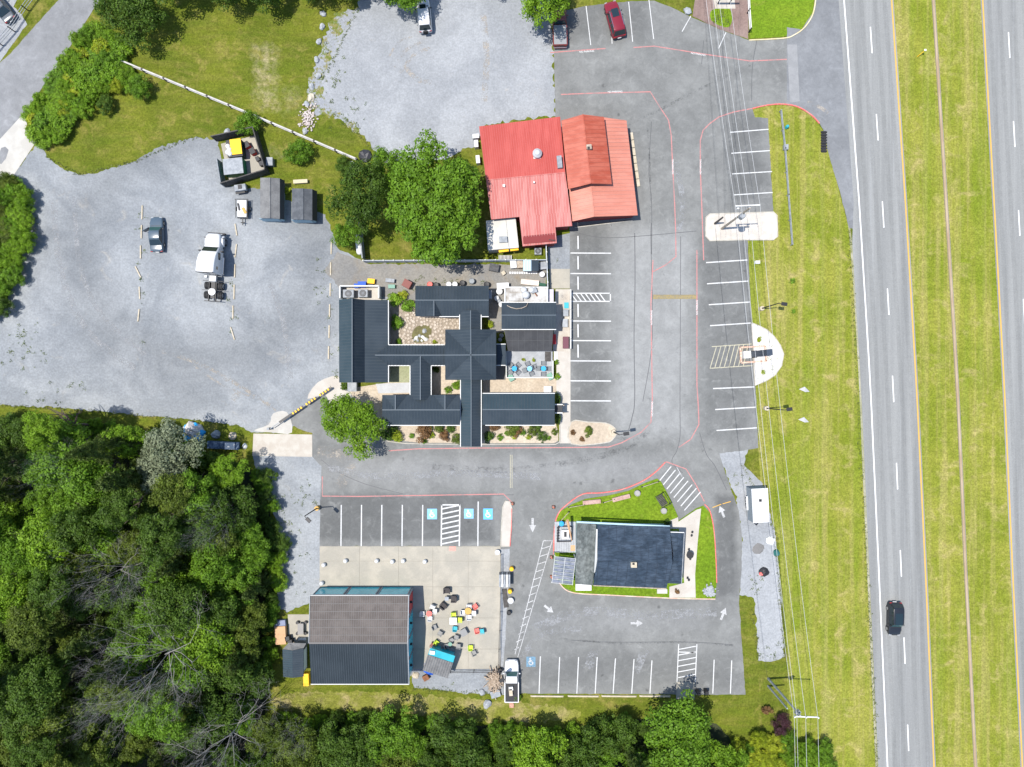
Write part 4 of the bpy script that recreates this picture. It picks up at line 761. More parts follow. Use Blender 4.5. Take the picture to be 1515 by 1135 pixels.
# --- corridor and south stub
w = bld('grey-roofed corridor joining the motel wings, with a side gable', 615, 527, 'motel_corridor')
roof(w, [(554.8, 525.5, WE), (574.5, 510.5, 2.86), (658.5, 510.5, 2.9), (662, 525.5, WE)], m_roof); roof(w, [(554.8, 525.5, WE), (662, 525.5, WE), (658.5, 540.8, 2.9), (637.5, 540.8, 2.9), (622, 527, WE), (607, 540.8, 2.9), (574.6, 540.8, 2.86)], m_roof)
roof(w, [(622, 526.5, WE), (622, 591.7, WE), (607, 591.7, 2.9), (607, 540.8, 2.9)], m_roof, seam=.42, along=((607, 560, 2.9), (622, 560, WE))); roof(w, [(622, 526.5, WE), (637.6, 540.8, 2.9), (637.8, 591.7, 2.9), (622, 591.7, WE)], m_roof, along=((637.6, 560, 2.9), (622, 560, WE)))
cap(w, (555, 525.5, WE), (660, 525.5, WE)); cap(w, (622, 527, WE), (622, 591.7, WE)); fascia(w, (575, 541, 2.9), (607, 541, 2.9)); fascia(w, (606.7, 541, 2.9), (606.7, 591, 2.9)); fascia(w, (638, 541, 2.9), (658, 541, 2.9)); fascia(w, (638, 541, 2.9), (638, 591, 2.9)); fascia(w, (575, 510.3, 2.88), (658, 510.3, 2.9)); fascia(w, (607, 591.9, 2.9), (638, 591.9, 2.9), m_ridge)
walls(w, [(566, 511), (660, 511), (660, 540), (566, 540)], 2.8, m_wall, .3); walls(w, [(608, 540), (637, 540), (637, 590), (608, 590)], 2.8, m_wall, .3)
# --- cross-gabled hall with north and south wings
w = bld('cross-gabled grey hall at the middle of the motel, ridges crossing at its peak', 697, 545, 'motel_hall'); pk = (696.7, 525.3, R2); cs = [(658.7, 487.5, E), (734, 487.5, E), (734, 562.2, E), (658.7, 562.2, E)]; rd = [(696.5, 487.5, R2), (734, 525, R2), (697, 562.2, R2), (658.7, 525.5, R2)]
for i in range(4):
    roof(w, [cs[i], rd[i], pk], m_roof); roof(w, [rd[i], cs[(i + 1) % 4], pk], m_roof); cap(w, rd[i], pk)
for a in ((680.4, 459.4, 711.4, 487.8), (681.8, 561.8, 711.6, 660.8)):
    mx = (a[0] + a[2]) / 2 + .4; roof(w, [(a[0], a[1], E + .1), (mx, a[1], WE + .1), (mx, a[3], WE + .1), (a[0], a[3], E + .1)], m_roofb if a[1] > 500 else m_roof); roof(w, [(mx, a[1], WE + .1), (a[2], a[1], E + .1), (a[2], a[3], E + .1), (mx, a[3], WE + .1)], m_roof); cap(w, (mx, a[1], WE + .1), (mx, a[3], WE + .1)); fascia(w, (a[0] - .5, a[1], E + .1), (a[0] - .5, a[3], E + .1)); fascia(w, (a[2] + .5, a[1], E + .1), (a[2] + .5, a[3], E + .1)); walls(w, [(a[0], a[1]), (a[2], a[1]), (a[2], a[3]), (a[0], a[3])], E, m_wall, .3)
walls(w, [c[:2] for c in cs], E, m_wall, .35)
roof(w, [(734.4, 509.5, 2.5), (748, 509.5, 2.5), (748, 525, 3.0), (734.4, 525, 3.0)], m_roof, 'porch_roof'); roof(w, [(734.4, 525, 3.0), (748, 525, 3.0), (748, 540.3, 2.5), (734.4, 540.3, 2.5)], m_roof, 'porch_roof'); fascia(w, (734.4, 540.6, 2.5), (748, 540.6, 2.5)); fascia(w, (734.4, 509.2, 2.5), (748, 509.2, 2.5)); walls(w, [(736, 511), (747, 511), (747, 539), (736, 539)], 2.4, m_wall, .3, 'porch_wall')
# --- simple gabled wings with E-W ridge
def ewing(label, x0, x1, y0, yr, y1, he, hr, m, ms=None, wall=None, name=MO, ribs=.42):
    w = bld(label, (x0 + x1) / 2, y1, name); roof(w, [(x0, y0, he), (x1, y0, he), (x1, yr, hr), (x0, yr, hr)], m, seam=ribs); roof(w, [(x0, yr, hr), (x1, yr, hr), (x1, y1, he), (x0, y1, he)], ms or m, seam=ribs); cap(w, (x0, yr, hr), (x1, yr, hr)); walls(w, [(x0, y0), (x1, y0), (x1, y1), (x0, y1)], he, wall or m_wall)
    gw = .5
    for x in (x0 + 2, x1 - 2): MB().slab([P(x, y0 + 3, he), P(x, y1 - 3, he), P(x, yr, hr - .15), P(x + .8, yr, hr - .15)], .03).build('gable_wall', wall or m_wall, w)
    return w
def dormer(w, x, half, ye, yr, he, hr, m):
    s = 1 if ye > yr else -1; roof(w, [(x, yr, hr + .02), (x, ye, hr + .02), (x - half, ye, he + .05)], m, 'dormer_roof'); roof(w, [(x, yr, hr + .02), (x + half, ye, he + .05), (x, ye, hr + .02)], m, 'dormer_roof'); cap(w, (x, yr, hr + .02), (x, ye, hr + .02)); MB().slab([P(x - half, ye - s, he), P(x + half, ye - s, he), P(x, ye - s, hr), P(x, ye - s * .5, hr)], .02).build('dormer_wall', m_wall, w)
w = ewing('north motel wing beside the service lane, one small dormer', 614.4, 723, 423, 444.2, 468, E, 4.2, m_roof); dormer(w, 642, 11.5, 467.5, 444.2, E, 4.2, m_roof); fascia(w, (650, 468.6, E), (681, 468.6, E)); fascia(w, (712, 468.6, E), (723, 468.6, E)); wbox(w, 'vent_unit', m_steel, 725, 437, 1.5, .5, 1.1, .9)
w = ewing('south motel wing with two dormers, under the airy tree', 565.5, 680.5, 584.5, 606.5, 629, E, 4.2, m_roof); dormer(w, 585, 17, 584.6, 606.5, E, 4.2, m_roof); dormer(w, 658.4, 17, 584.6, 606.5, E, 4.2, m_roof); fascia(w, (566, 629.4, E), (680.5, 629.4, E))
w = ewing('east motel wing with blue-grey roof and little end porch by the front walk', 713.6, 820.6, 582.5, 606, 628.8, E, 4.2, m_roofb, m_roof); fascia(w, (714, 582, E), (821, 582, E)); fascia(w, (718, 629.3, E), (821, 629.3, E)); roof(w, [(821, 599, 2.6), (832, 599, 2.6), (832, 610.5, 2.6), (821, 610.5, 2.6)], m_dark, 'porch_roof', seam=0); fascia(w, (821, 598.6, 2.6), (832.5, 598.6, 2.6), None, .14); fascia(w, (821, 611, 2.6), (832.5, 611, 2.6), None, .14); wbox(w, 'porch_post', m_wood, 832, 599, 0, .14, .14, 2.5); wbox(w, 'porch_post', m_wood, 832, 610, 0, .14, .14, 2.5)
for y in (590, 618): p = P(825, y); tag(inst('climbing_ivy', BUSH[1], None, (p.x, p.y, .8), (.45, .95, .9), 0, L_DARK), 'dark ivy mound growing at the gable beside the little end porch', 'ivy', 'ivy mounds at the east gable')
w = ewing('kitchen block roof beside the white membrane roof and front lot', 742, 822.8, 447.8, 466.4, 487.2, 3.3, 4.4, m_roof, name='kitchen_block'); fascia(w, (742, 487.6, 3.3), (822.8, 487.6, 3.3)); fascia(w, (742, 447.4, 3.3), (822.8, 447.4, 3.3))
p0 = [(750, 452, 4.0), (756, 455, 4.05), (764, 457, 4.1), (772, 456, 4.1), (779, 453, 4.0), (781, 448, 3.6)]; MB().tube([P(x, y, h - .02) for x, y, h in p0], .05, 5).build('roof_cable', m_wood, w)
roof(w, [(746, 488.5, 2.9), (818.5, 488.5, 2.9), (816.5, 519.5, 2.4), (751.5, 519.5, 2.4)], M('black_canopy', (.030, .031, .034), (.04, .041, .044), .8, rough=.8), 'canopy', seam=.85, sm=M('canopy_seam', (.06, .062, .066), rough=.8)); b = MB(); b.bar(P(749, 504, 2.70), P(817.5, 504, 2.70), .05, .05); b.build('canopy_batten', MATS['canopy_seam'], w)
for x in (753, 784, 815): wbox(w, 'canopy_post', m_dark, x, 519, 0, .12, .12, 2.3)
# --- flat white kitchen roof and clutter
w = bld('flat-roofed kitchen annex with stained white membrane and exhaust fans', 778, 436, 'kitchen_annex'); roof(w, [(747.3, 425.5, 3.2), (809.4, 425.5, 3.2), (809.4, 447, 3.2), (747.3, 447, 3.2)], m_membrane, 'flat_roof', seam=0); walls(w, [(747.3, 425.5), (809.4, 425.5), (809.4, 447), (747.3, 447)], 3.0, m_wall, .1)
for a, c in (((747.3, 425.3, 3.3), (809.6, 425.3, 3.3)), ((747, 425.5, 3.3), (747, 447, 3.3)), ((809.8, 425.5, 3.3), (809.8, 447, 3.3))): fascia(w, a, c, None, .16, .3)
for x, y, r, h in ((778, 436.5, .52, .8), (775, 429, .42, .55), (786, 429, .40, .5)): q = P(x, y, 3.2 + h * .6); MB().lathe((q.x, q.y, 3.2), [(r * .55, 0), (r * .55, h * .4), (r, h * .45), (r, h * .75), (r * .7, h), (r * .2, h * 1.05)], 14).build('exhaust_fan', m_alu, w)
wbox(w, 'roof_hatch', m_membrane, 763, 440, 3.2, 1.9, 1.0, .35); wbox(w, 'grease_box', m_steel, 790, 430, 3.2, .7, .7, .5, .3); wbox(w, 'vent_pipe', m_rust, 793, 436, 3.2, .15, .55, .2, .6); w2 = bld('narrow pale lean-to at the side of the kitchen annex', 815, 437, 'lean_to'); roof(w2, [(811, 428, 2.6), (819, 428, 2.6), (819, 447, 2.6), (811, 447, 2.6)], M('mauve_white_roof', (.38, .345, .38), (.43, .40, .43), 2.0), 'flat_roof', seam=0); walls(w2, [(811, 428), (819, 428), (819, 447), (811, 447)], 2.5, m_wall, .05)
# --- west plant enclosure with two AC units
w = bld('low white plant yard with tan floor at the north end of the west wing', 535, 440, 'plant_yard'); MB().prism([(P(x, y).x, P(x, y).y) for x, y in ((508, 426), (564, 426), (564, 444), (508, 444))], 0, .1).build('floor', m_pinkconc, w)
for a, c in (((507, 425.5), (564, 425.5)), ((507, 425.5), (507, 443)), ((563.5, 425.5), (563.5, 443))): MB().bar(P(*a) + Vector((0, 0, .8)), P(*c) + Vector((0, 0, .8)), .16, 1.6).build('yard_wall', m_trim, w)
def ac_unit(px, py, sx, sy, h, label, z=.1):
    p = P(px, py, h); t = thing('air_conditioner', label, 'air conditioner', (p.x, p.y, z)); MB().box((0, 0, h / 2), (sx, sy, h)).build('casing', m_steel, t, True, .03); MB().cyl((0, 0, h), min(sx, sy) * .42, .05, 18).build('fan_ring', m_dark, t, True)
    b = MB(); [b.box((0, 0, h + .06), (min(sx, sy) * .8, .03, .02), k * math.pi / 6) for k in range(6)]; b.build('fan_grille', m_steel, t, True); return t
ac_unit(515.5, 434.5, 1.5, 1.1, 1.1, 'grey air conditioner in the white plant yard, at its outer corner'); ac_unit(537, 434, 1.3, 1.1, 1.1, 'grey air conditioner in the white plant yard, next to the tan floor'); ac_unit(796, 371.5, .95, .95, .8, 'square white air conditioner on the grass by the red building', .02)
# --- deck with patio
w = thing('patio_deck', 'light grey timber deck with white rail in front of the black canopy', 'deck', P(784, 540)); z = .35
for k in range(24): a = P(750, 519 + k * 1.66, z); c = P(817.5, 519 + k * 1.66 + 1.5, z); MB().prism([(a.x, a.y), (c.x, a.y), (c.x, c.y), (a.x, c.y)], .1, z + (k % 3) * .003).build('deck_plank', m_greywood, w)
for a, c in (((749, 540), (749, 559)), ((749, 559), (817.5, 559)), ((817.5, 534), (817.5, 559)), ((749, 520), (749, 540))): MB().bar(P(*a) + Vector((0, 0, 1.15)), P(*c) + Vector((0, 0, 1.15)), .1, .12).build('rail', m_trim, w); MB().bar(P(*a) + Vector((0, 0, .6)), P(*c) + Vector((0, 0, .6)), .04, .5).build('rail_infill', m_trim, w)
sheet('floor_mat', [(806, 520.5), (815, 520.5), (815, 535), (806, 535)], .372, m_darkwood, parent=w); 
for k in range(3): wbox(w, 'step', m_trim, 820.5 + k * 1.6, 527, 0, .2, 1.3, .3 - k * .09)
# --- red-roofed building
w = bld('red metal-roofed building in several red tones, with raised orange gable', 825, 270, 'red_building')
roof(w, [(708.8, 187.1, 3.6), (828.6, 172.6, 3.6), (836.3, 255.4, 4.8), (719.1, 266.6, 4.8)], m_red, seam=.30, sm=M('red_rib', (.36, .085, .075), rough=.45, fine=0)); roof(w, [(719.1, 266.6, 4.8), (836.3, 255.4, 4.8), (843.9, 313.8, 3.8), (726.8, 324.8, 3.8)], m_pink, seam=.36, sm=M('pink_rib', (.43, .22, .20), rough=.45, fine=0), sw=.04); roof(w, [(768.5, 320.9, 3.8), (843.9, 313.8, 3.8), (846.6, 334.3, 3.44), (821.8, 336.2, 3.44), (823.7, 359.7, 3.04), (773.3, 364.5, 3.04)], m_pink, seam=.36, sm=MATS['pink_rib'], sw=.04)
cap(w, (719.1, 266.6, 4.8), (836.3, 255.4, 4.8), m_pink)
mo = M('orange_rib', (.40, .185, .15), rough=.45, fine=0)
roof(w, [(830.5, 178.4, 3.4), (864.5, 169.6, 4.6), (879, 320.6, 4.6), (847, 327.5, 3.4)], m_orange, seam=.5, sm=mo); roof(w, [(864.5, 169.6, 4.6), (926.9, 178.4, 3.0), (943.5, 318.6, 3.0), (879, 320.6, 4.6)], m_orange, seam=.5, sm=mo)
roof(w, [(830.5, 178.4, 4.9), (862.5, 169.3, 5.9), (874, 271.5, 5.9), (840.8, 279.8, 4.9)], m_brick, 'raised_roof_slope', seam=.55, sm=M('brick_rib', (.28, .075, .05), rough=.5, fine=0)); roof(w, [(862.5, 169.3, 5.9), (893.5, 173.2, 4.9), (905.2, 272.5, 4.9), (874, 271.5, 5.9)], m_brick, 'raised_roof_slope', seam=.55, sm=MATS['brick_rib']); cap(w, (862.5, 169.3, 5.9), (874, 271.5, 5.9), m_brick); cap(w, (874, 271.5, 4.62), (879, 320.6, 4.62), m_orange)
walls(w, [(709, 188), (828, 174), (845, 333), (822, 335), (823, 359), (774, 363), (769, 321), (727, 324)], 3.4, m_redwall, .2); walls(w, [(832, 182), (926, 181), (943, 317), (848, 325)], 2.9, m_redwall, .25); walls(w, [(833, 184), (890, 180), (902, 270), (843, 276)], 4.8, m_redwall, .3, 'raised_wall')
MB().slab([P(849, 325, 3.2), P(879, 319.5, 4.4), P(941, 317.5, 2.9)], .04).build('gable_wall', m_redwall, w)
q = P(795, 226, 5.1); MB().lathe((q.x, q.y, 4.2), [(.45, 0), (.45, .35), (.62, .4), (.62, .75), (.42, .95), (.3, 1.1), (.08, 1.12)], 16).build('exhaust_fan', m_alu, w); wbox(w, 'fan_curb', m_trim, 794.5, 231, 4.3, .95, .8, .18); wbox(w, 'roof_vent_box', m_steel, 827.5, 241, 4.75, .62, 1.6, .5, .1); wbox(w, 'chimney', m_wood, 871, 219, 5.8, .65, .6, .5, .1); wbox(w, 'chimney_flue', m_dark, 870.8, 218.8, 6.3, .3, .3, .06)
wbox(w, 'pipe_vent', m_trim, 745.5, 275.5, 4.6, .32, .32, .3); wbox(w, 'pipe_vent', m_trim, 790, 270.5, 4.7, .2, .2, .3); MB().bar(P(812, 355, 3.3), P(821, 356, 3.3), .1, .25).build('roof_antenna', m_dark, w)
for x, y, s in ((704.5, 205, .9), (705, 216, 1.0), (707.5, 239, 1.1)): tag(wbox(None, 'wall_cabinet', c_whitep, x, y, 0, .55 if s > .95 else .9, s if s > .95 else .6, 1.0, .1, .03), 'white utility cabinet on the west side of the red building', 'cabinet', 'cabinets beside the red building')
t = thing('step_bench', 'long pale timber walkway strip beside the red building wall', 'boardwalk', P(938, 238))
for k in range(7): a = P(933.5 + k * 1.6, 197 + k * 11.5); c = P(933.5 + (k + 1) * 1.6 - .15, 197 + (k + 1) * 11.5 - 1); MB().bar(a + Vector((0, 0, .12)), c + Vector((0, 0, .12)), .42, .2).build('plank', m_paleplank, t)
kerb('wall_kerb', [(850, 337), (936, 326.5)], m_kerb, .14, .12)
# --- white box annex
w = bld('flat white storage box with yellow trim against the red building', 745, 347, 'white_annex'); roof(w, [(719, 326.7, 2.7), (762.7, 322.4, 2.7), (767.5, 366.4, 2.7), (722, 370.3, 2.7)], m_cream, 'flat_roof', seam=0); walls(w, [(719, 326.7), (762.7, 322.4), (767.5, 366.4), (722, 370.3)], 2.6, M('tan_wall', (.34, .31, .26)), .05); wbox(w, 'roof_unit', m_steel, 744.5, 355, 2.7, 1.1, .8, .4, .05); MB().bar(P(748, 322.8, 2.74), P(753, 366.5, 2.74), .04, .05).build('roof_joint', m_steel, w)
for a, c in (((738, 372.3, 1.9), (752.5, 370.5, 1.9)), ((755, 370.2, 1.9), (767, 368.8, 1.9))): MB().bar(P(*a), P(*c), .32, .5).build('yellow_awning', c_yel, w)
# --- teal-sided hall with brown and charcoal slopes
he, hr = 4.0, 5.1; w = bld('hall with brown ribbed north slope, charcoal south slope and teal glazing', 540, 930, 'teal_hall')
for k in range(6):
    f0, f1 = k / 6, (k + 1) / 6; L = lambda f: (459 + (457.5 - 459) * f, 881.5 + (951 - 881.5) * f, he + (hr - he) * f); Rr = lambda f: (604.6 + (603 - 604.6) * f, 881.5 + (951 - 881.5) * f, he + (hr - he) * f)
    roof(w, [L(f0), Rr(f0), Rr(f1), L(f1)], m_brown, 'roof_sheet', seam=.30, sm=m_brownrib, t=.06 + .004 * k); a = P(*L(f0)); c = P(*Rr(f0)); MB().bar(a + Vector((0, 0, .03)), c + Vector((0, 0, .03)), .07, .03).build('sheet_lap', m_brownrib, w)
roof(w, [(457.5, 951, hr), (603, 951, hr), (605, 1011.5, he), (460.5, 1011.5, he)], m_roofd, seam=.30); cap(w, (457, 951.3, hr), (603.5, 951.3, hr), m_brownrib, .22)
fascia(w, (458.5, 881, he), (605.5, 881, he)); fascia(w, (460, 1012.3, he), (605.5, 1012.3, he)); MB().bar(P(604.8, 881, he), P(603.3, 951, hr), .12, .2).build('verge_board', m_steel, w); MB().bar(P(603.3, 951, hr), P(605.3, 1012, he), .12, .2).build('verge_board', m_steel, w); MB().bar(P(458.6, 881, he), P(457.2, 951, hr), .08, .2).build('verge_board', m_steel, w)
wl = P(459, 881.5, he); wr = P(604.6, 1011, he); x0, x1, y1, y0 = wl.x + .1, wr.x - .05, wl.y - .12, wr.y + .2
MB().prism([(x0, y0), (x1, y0), (x1, y1), (x0, y1)], 0, he - .15).build('wall', m_bluewall, w); yr = P(500, 951, hr).y
MB().add([(x1, y0, he - .15), (x1, y1, he - .15), (x1, yr, hr - .12)], [(0, 1, 2)]).build('gable_wall', m_bluewall, w); MB().add([(x0, y0, he - .15), (x0, y1, he - .15), (x0, yr, hr - .12)], [(0, 1, 2)]).build('gable_wall', m_bluewall, w)
m_tealg = M('teal_glazing', (.03, .40, .48), (.05, .50, .58), .5, rough=.2, spec=.6, fine=.03); dx = (x1 - x0) / 3
for k in range(3):
    cx = x0 + dx * (k + .5); MB().box((cx, y1 + .05, 1.75), (dx - .5, .08, 3.3)).build('glazed_door', m_tealg, w); 
    for xx in (cx - dx / 2 + .16, cx + dx / 2 - .16): MB().box((xx, y1 + .08, 1.9), (.14, .16, 3.75)).build('door_post', m_steel, w)
    MB().box((cx, y1 + .10, 3.55), (dx - .3, .1, .2)).build('door_header', m_steel, w)
for k in range(4):
    cy = y0 + (y1 - y0) * (k + .5) / 4; MB().box((x1 + .04, cy, 1.8), (.08, (y1 - y0) / 4 - .6, 2.9)).build('side_panel', m_tealg if k != 3 else COLM('red_poster', (.40, .05, .05)), w)
    MB().box((x1 + .06, cy + (y1 - y0) / 8, 1.9), (.12, .14, 3.8)).build('side_post', m_steel, w); MB().box((x1 + .22, cy + .4, 3.0), (.35, .25, .3)).build('wall_lamp', m_dark, w)
w = bld('small charcoal shed with ridge roof beside the teal hall', 436, 980, 'side_shed'); roof(w, [(418, 961, 2.5), (432.5, 963, 2.9), (433, 1003, 2.9), (419, 1001.5, 2.5)], m_roofb, seam=.3); roof(w, [(432.5, 963, 2.9), (449, 959, 2.5), (449, 1001, 2.5), (433, 1003, 2.9)], m_roof, seam=.3); MB().slab([P(418, 961, 2.45), P(427, 951, 2.2), P(453, 952, 2.2), P(449, 959, 2.45), P(432.5, 963, 2.85)], .05).build('front_hood', m_shing3, w); walls(w, [(420, 962), (448, 960), (448, 1000), (420, 1000)], 2.4, M('shed_wall', (.10, .10, .105)), .15); MB().bar(P(451, 960, 1.6), P(451.5, 990, 1.6), .06, 1.4).build('white_lattice', m_trim, w)
sheet('shed_pad', [(426, 909), (458, 909), (460, 952), (426, 955)], .034, m_conc); tag(wbox(None, 'yellow_board', c_yel, 455.5, 1002, 0, .75, 1.7, .9, .05), 'yellow board leaning between the shed and the teal hall', 'board')
# --- diner
w = bld('diner with dark shingle roof, grey-green end slope and small pavilion end', 920, 830, 'diner'); he, hr = 3.1, 4.6
roof(w, [(884, 777, he), (991, 779, he), (995, 832, hr), (884, 828.5, hr)], m_shing, seam=1.05, sm=M('shingle_course', (.018, .026, .040), rough=.9, fine=.1), sw=.05, sh=.02); roof(w, [(884, 828.5, hr), (995, 832, hr), (986, 870.5, he), (877.5, 865.5, he)], m_shing, seam=1.3, sm=MATS['shingle_course'], sw=.03, sh=.02)
roof(w, [(853.5, 772.5, 2.9), (882, 776, 2.9), (881, 826, 3.3), (877, 866, 2.9), (851, 864, 2.9)], m_shing2, seam=0, name='end_slope'); MB().slab([P(882.2, 783, 3.2), P(884, 783, 3.3), P(884, 828, 4.5), P(881.5, 845, 3.9), P(879, 848, 3.4)], .1).build('white_parapet', m_trim, w)
roof(w, [(992, 787, 2.9), (1012, 788, 2.9), (996.5, 823, 3.6)], m_shing, 'pavilion_slope', seam=.6, sm=MATS['shingle_course'], sw=.03, sh=.02); roof(w, [(1012, 788, 2.9), (1008, 864, 2.9), (996.5, 823, 3.6)], m_shing, 'pavilion_slope', seam=.6, sm=MATS['shingle_course'], sw=.03, sh=.02); roof(w, [(1008, 864, 2.9), (988, 863, 2.9), (996.5, 823, 3.6)], m_shing, 'pavilion_slope', seam=0); fascia(w, (992, 787.3, 2.9), (1012.3, 788, 2.9)); fascia(w, (1012.3, 788, 2.9), (1008.3, 864, 2.9), m_steel)
fascia(w, (853, 772.3, 2.95), (991, 779, 3.0), m_bluewall, .22, .25); fascia(w, (878, 866.4, 3.0), (986, 871, 3.0), m_wood, .12); walls(w, [(884, 778), (991, 780), (987, 869), (878, 865)], 3.0, m_bluewall, .2); walls(w, [(855, 775), (880, 778), (877, 864), (853, 862)], 2.85, m_bluewall, .15, 'end_wall'); walls(w, [(992, 789), (1010, 789), (1007, 862), (989, 862)], 2.85, m_wall, .25, 'pavilion_wall')
wbox(w, 'chimney', m_paleplank, 937, 834.5, 4.45, .75, .7, .55); wbox(w, 'chimney_flue', m_dark, 937.2, 834.3, 5.0, .28, .28, .05); wbox(w, 'door_stoop', c_whitep, 863, 868, 0, 2.2, .9, .35); wbox(w, 'door_stoop', m_cream, 979, 874, 0, 1.4, .6, .35)
for k in range(7): q = P(870 + k * 18, 775); MB().box((q.x, q.y + .12, 1.9), (.9, .06, 1.2)).build('window', m_glass, w)
t = thing('patio_deck', 'grey deck with a framed fire table at the diner end', 'deck', P(836, 798))
for k in range(9): a = P(820.5 + k * 3.5, 772, .3); c = P(820.5 + k * 3.5 + 3.3, 817.5, .3); MB().prism([(a.x, a.y), (c.x, a.y), (c.x, c.y), (a.x, c.y)], .1, .3).build('deck_plank', m_greywood, t)
sheet('brown_mat', [(844, 806), (850.5, 806), (850.5, 814.5), (844, 814.5)], .31, c_tan, parent=t)
b = MB(); [b.bar(P(x0, y0, .75), P(x1_, y1_, .75), .12, .1) for x0, y0, x1_, y1_ in ((825.5, 779, 846.5, 779), (846.5, 779, 845, 801), (845, 801, 824.5, 801.5), (824.5, 801.5, 825.5, 779))]; b.build('railing', m_dark, t); b = MB(); [b.bar(P(824 - .1 * k, 781 + k * 4, .5), P(827.5 - .1 * k, 781 + k * 4, .5), .12, .25) for k in range(6)]; b.build('bench_slats', m_dark, t)
tb = thing('fire_table', 'pale square fire table on the diner deck', 'table', P(836, 789.5, .31)); MB().box((0, 0, .3), (1.0, 1.2, .4)).build('top', m_trim, tb, True, .03); MB().box((0, 0, .52), (.35, .7, .06)).build('burner', m_dark, tb, True); MB().box((0, 0, .05), (.7, .9, .1)).build('base', m_steel, tb, True)
b = MB(); b.tube([P(839.5, 770, 2.6), P(846, 800, .8)], .22, 7, .05); tag(b.build('folded_parasol', c_tan), 'folded tan parasol leaning over the diner deck', 'parasol'); q = P(830, 773); tag(MB().lathe((q.x, q.y, 0), [(.3, 0), (.34, .9), (.36, .95), (.36, 1.0), (.2, 1.05)], 14).build('rubbish_bin', c_bblue), 'bright blue bin beside the diner deck', 'bin')
# glazed porch with panes
t = thing('glazed_porch', 'lean-to porch roof of translucent panes on white bars at the diner end', 'porch', P(833, 845)); cor = lambda u, v: P(821 + 30.5 * u - 4.6 * v, 823.5 + 3.2 * u + 38.5 * v, 2.75 - .25 * v)
m_pane = M('clouded_pane', (.11, .125, .155), (.19, .20, .235), 1.5, rough=.15, spec=.6)
for i in range(2):
    for j in range(7): MB().slab([cor(i * .5 + .02, j / 7 + .02), cor(i * .5 + .48, j / 7 + .02), cor(i * .5 + .48, (j + 1) / 7 - .02), cor(i * .5 + .02, (j + 1) / 7 - .02)], .03).build('pane', m_pane, t)
b = MB(); [b.bar(cor(0, j / 7) + Vector((0, 0, .02)), cor(1, j / 7) + Vector((0, 0, .02)), .055, .06) for j in range(8)]; [b.bar(cor(u, 0) + Vector((0, 0, .02)), cor(u, 1) + Vector((0, 0, .02)), .07, .06) for u in (0, .5, 1)]; b.build('frame', M('dull_white_bar', (.38, .39, .40)), t)
for u, v in ((0, 0), (1, 0), (0, 1), (1, 1)): c = cor(u, v); MB().box((c.x, c.y, 1.25), (.12, .12, 2.4)).build('post', m_trim, t)
# --- kiosk on the patio (rotated)
p = P(650, 981, 2.6); t = thing('patio_kiosk', 'small teal kiosk with charcoal ribbed roof at the patio corner', 'kiosk', (p.x, p.y, 0), math.radians(-18)); MB().box((0, 0, 1.15), (3.2, 2.4, 2.3)).build('wall', m_teal, t, True); m_ = MB().slab([(-1.85, -1.75, 2.35), (1.75, -1.75, 2.35), (1.75, .65, 2.75), (-1.85, .65, 2.75)], .1).build('roof', m_shing3, t, True); MB().slab([(-1.8, .68, 2.72), (1.75, .68, 2.72), (1.75, 1.5, 2.45), (-1.8, 1.5, 2.45)], .06).build('teal_awning', m_teal, t, True); b = MB(); [b.bar((-1.7 + k * .33, -1.72, 2.38), (-1.7 + k * .33, .62, 2.77), .05, .04) for k in range(11)]; tag(b.build('roof_ribs', m_shing4, m_, True), kind='stuff'); MB().box((-1.35, 1.05, 2.68), (.7, .5, .03), .2).build('white_print', c_whitep, t, True)
# --- two storage sheds and the bin enclosure
for nm, l, c, xr, xl, xe, y0, y1, m in (('storage_shed', 'grey shingled shed beside the bin enclosure', 403, 399, 385, 414, 263, 323, m_shing3), ('storage_shed', 'slate shingled shed with brown boards against its side', 455, 448, 432, 462, 279, 325, m_shing4)):
    w = bld(l, c, y1, nm); roof(w, [(xl, y0, 2.4), (xr, y0, 3.0), (xr, y1, 3.0), (xl, y1, 2.4)], m, seam=0); roof(w, [(xr, y0, 3.0), (xe, y0 + 1, 2.4), (xe, y1 + 1, 2.4), (xr, y1, 3.0)], m, seam=0); cap(w, (xr, y0, 3.0), (xr, y1, 3.0), m, .2, .04); MB().slab([P(xe, y0 + 1, 2.4), P(xe + 7, y0 + 4, 1.3), P(xe + 7, y1 + 2, 1.3), P(xe, y1 + 1, 2.4)], .08).build('side_slope', M('dark_side_slope', (.035, .037, .04)), w); walls(w, [(xl, y0), (xe, y0), (xe, y1), (xl, y1)], 2.3, m_bluewall, .12); MB().bar(P(xl + 2, y1 + 2.5, 1.2), P(xe, y1 + 2.5, 1.2), .06, 1.6).build('shed_door', m_bluewall, w)
enc = [(321, 209), (381, 195.5), (399, 257), (334, 277)]; w = thing('bin_enclosure', 'dark board fence enclosure around the bins', 'enclosure', P(362, 240)); MB().prism([(P(x, y).x, P(x, y).y) for x, y in ((327, 213), (380, 200), (395, 255), (340, 270))], 0, .06).build('floor', m_conc, w)
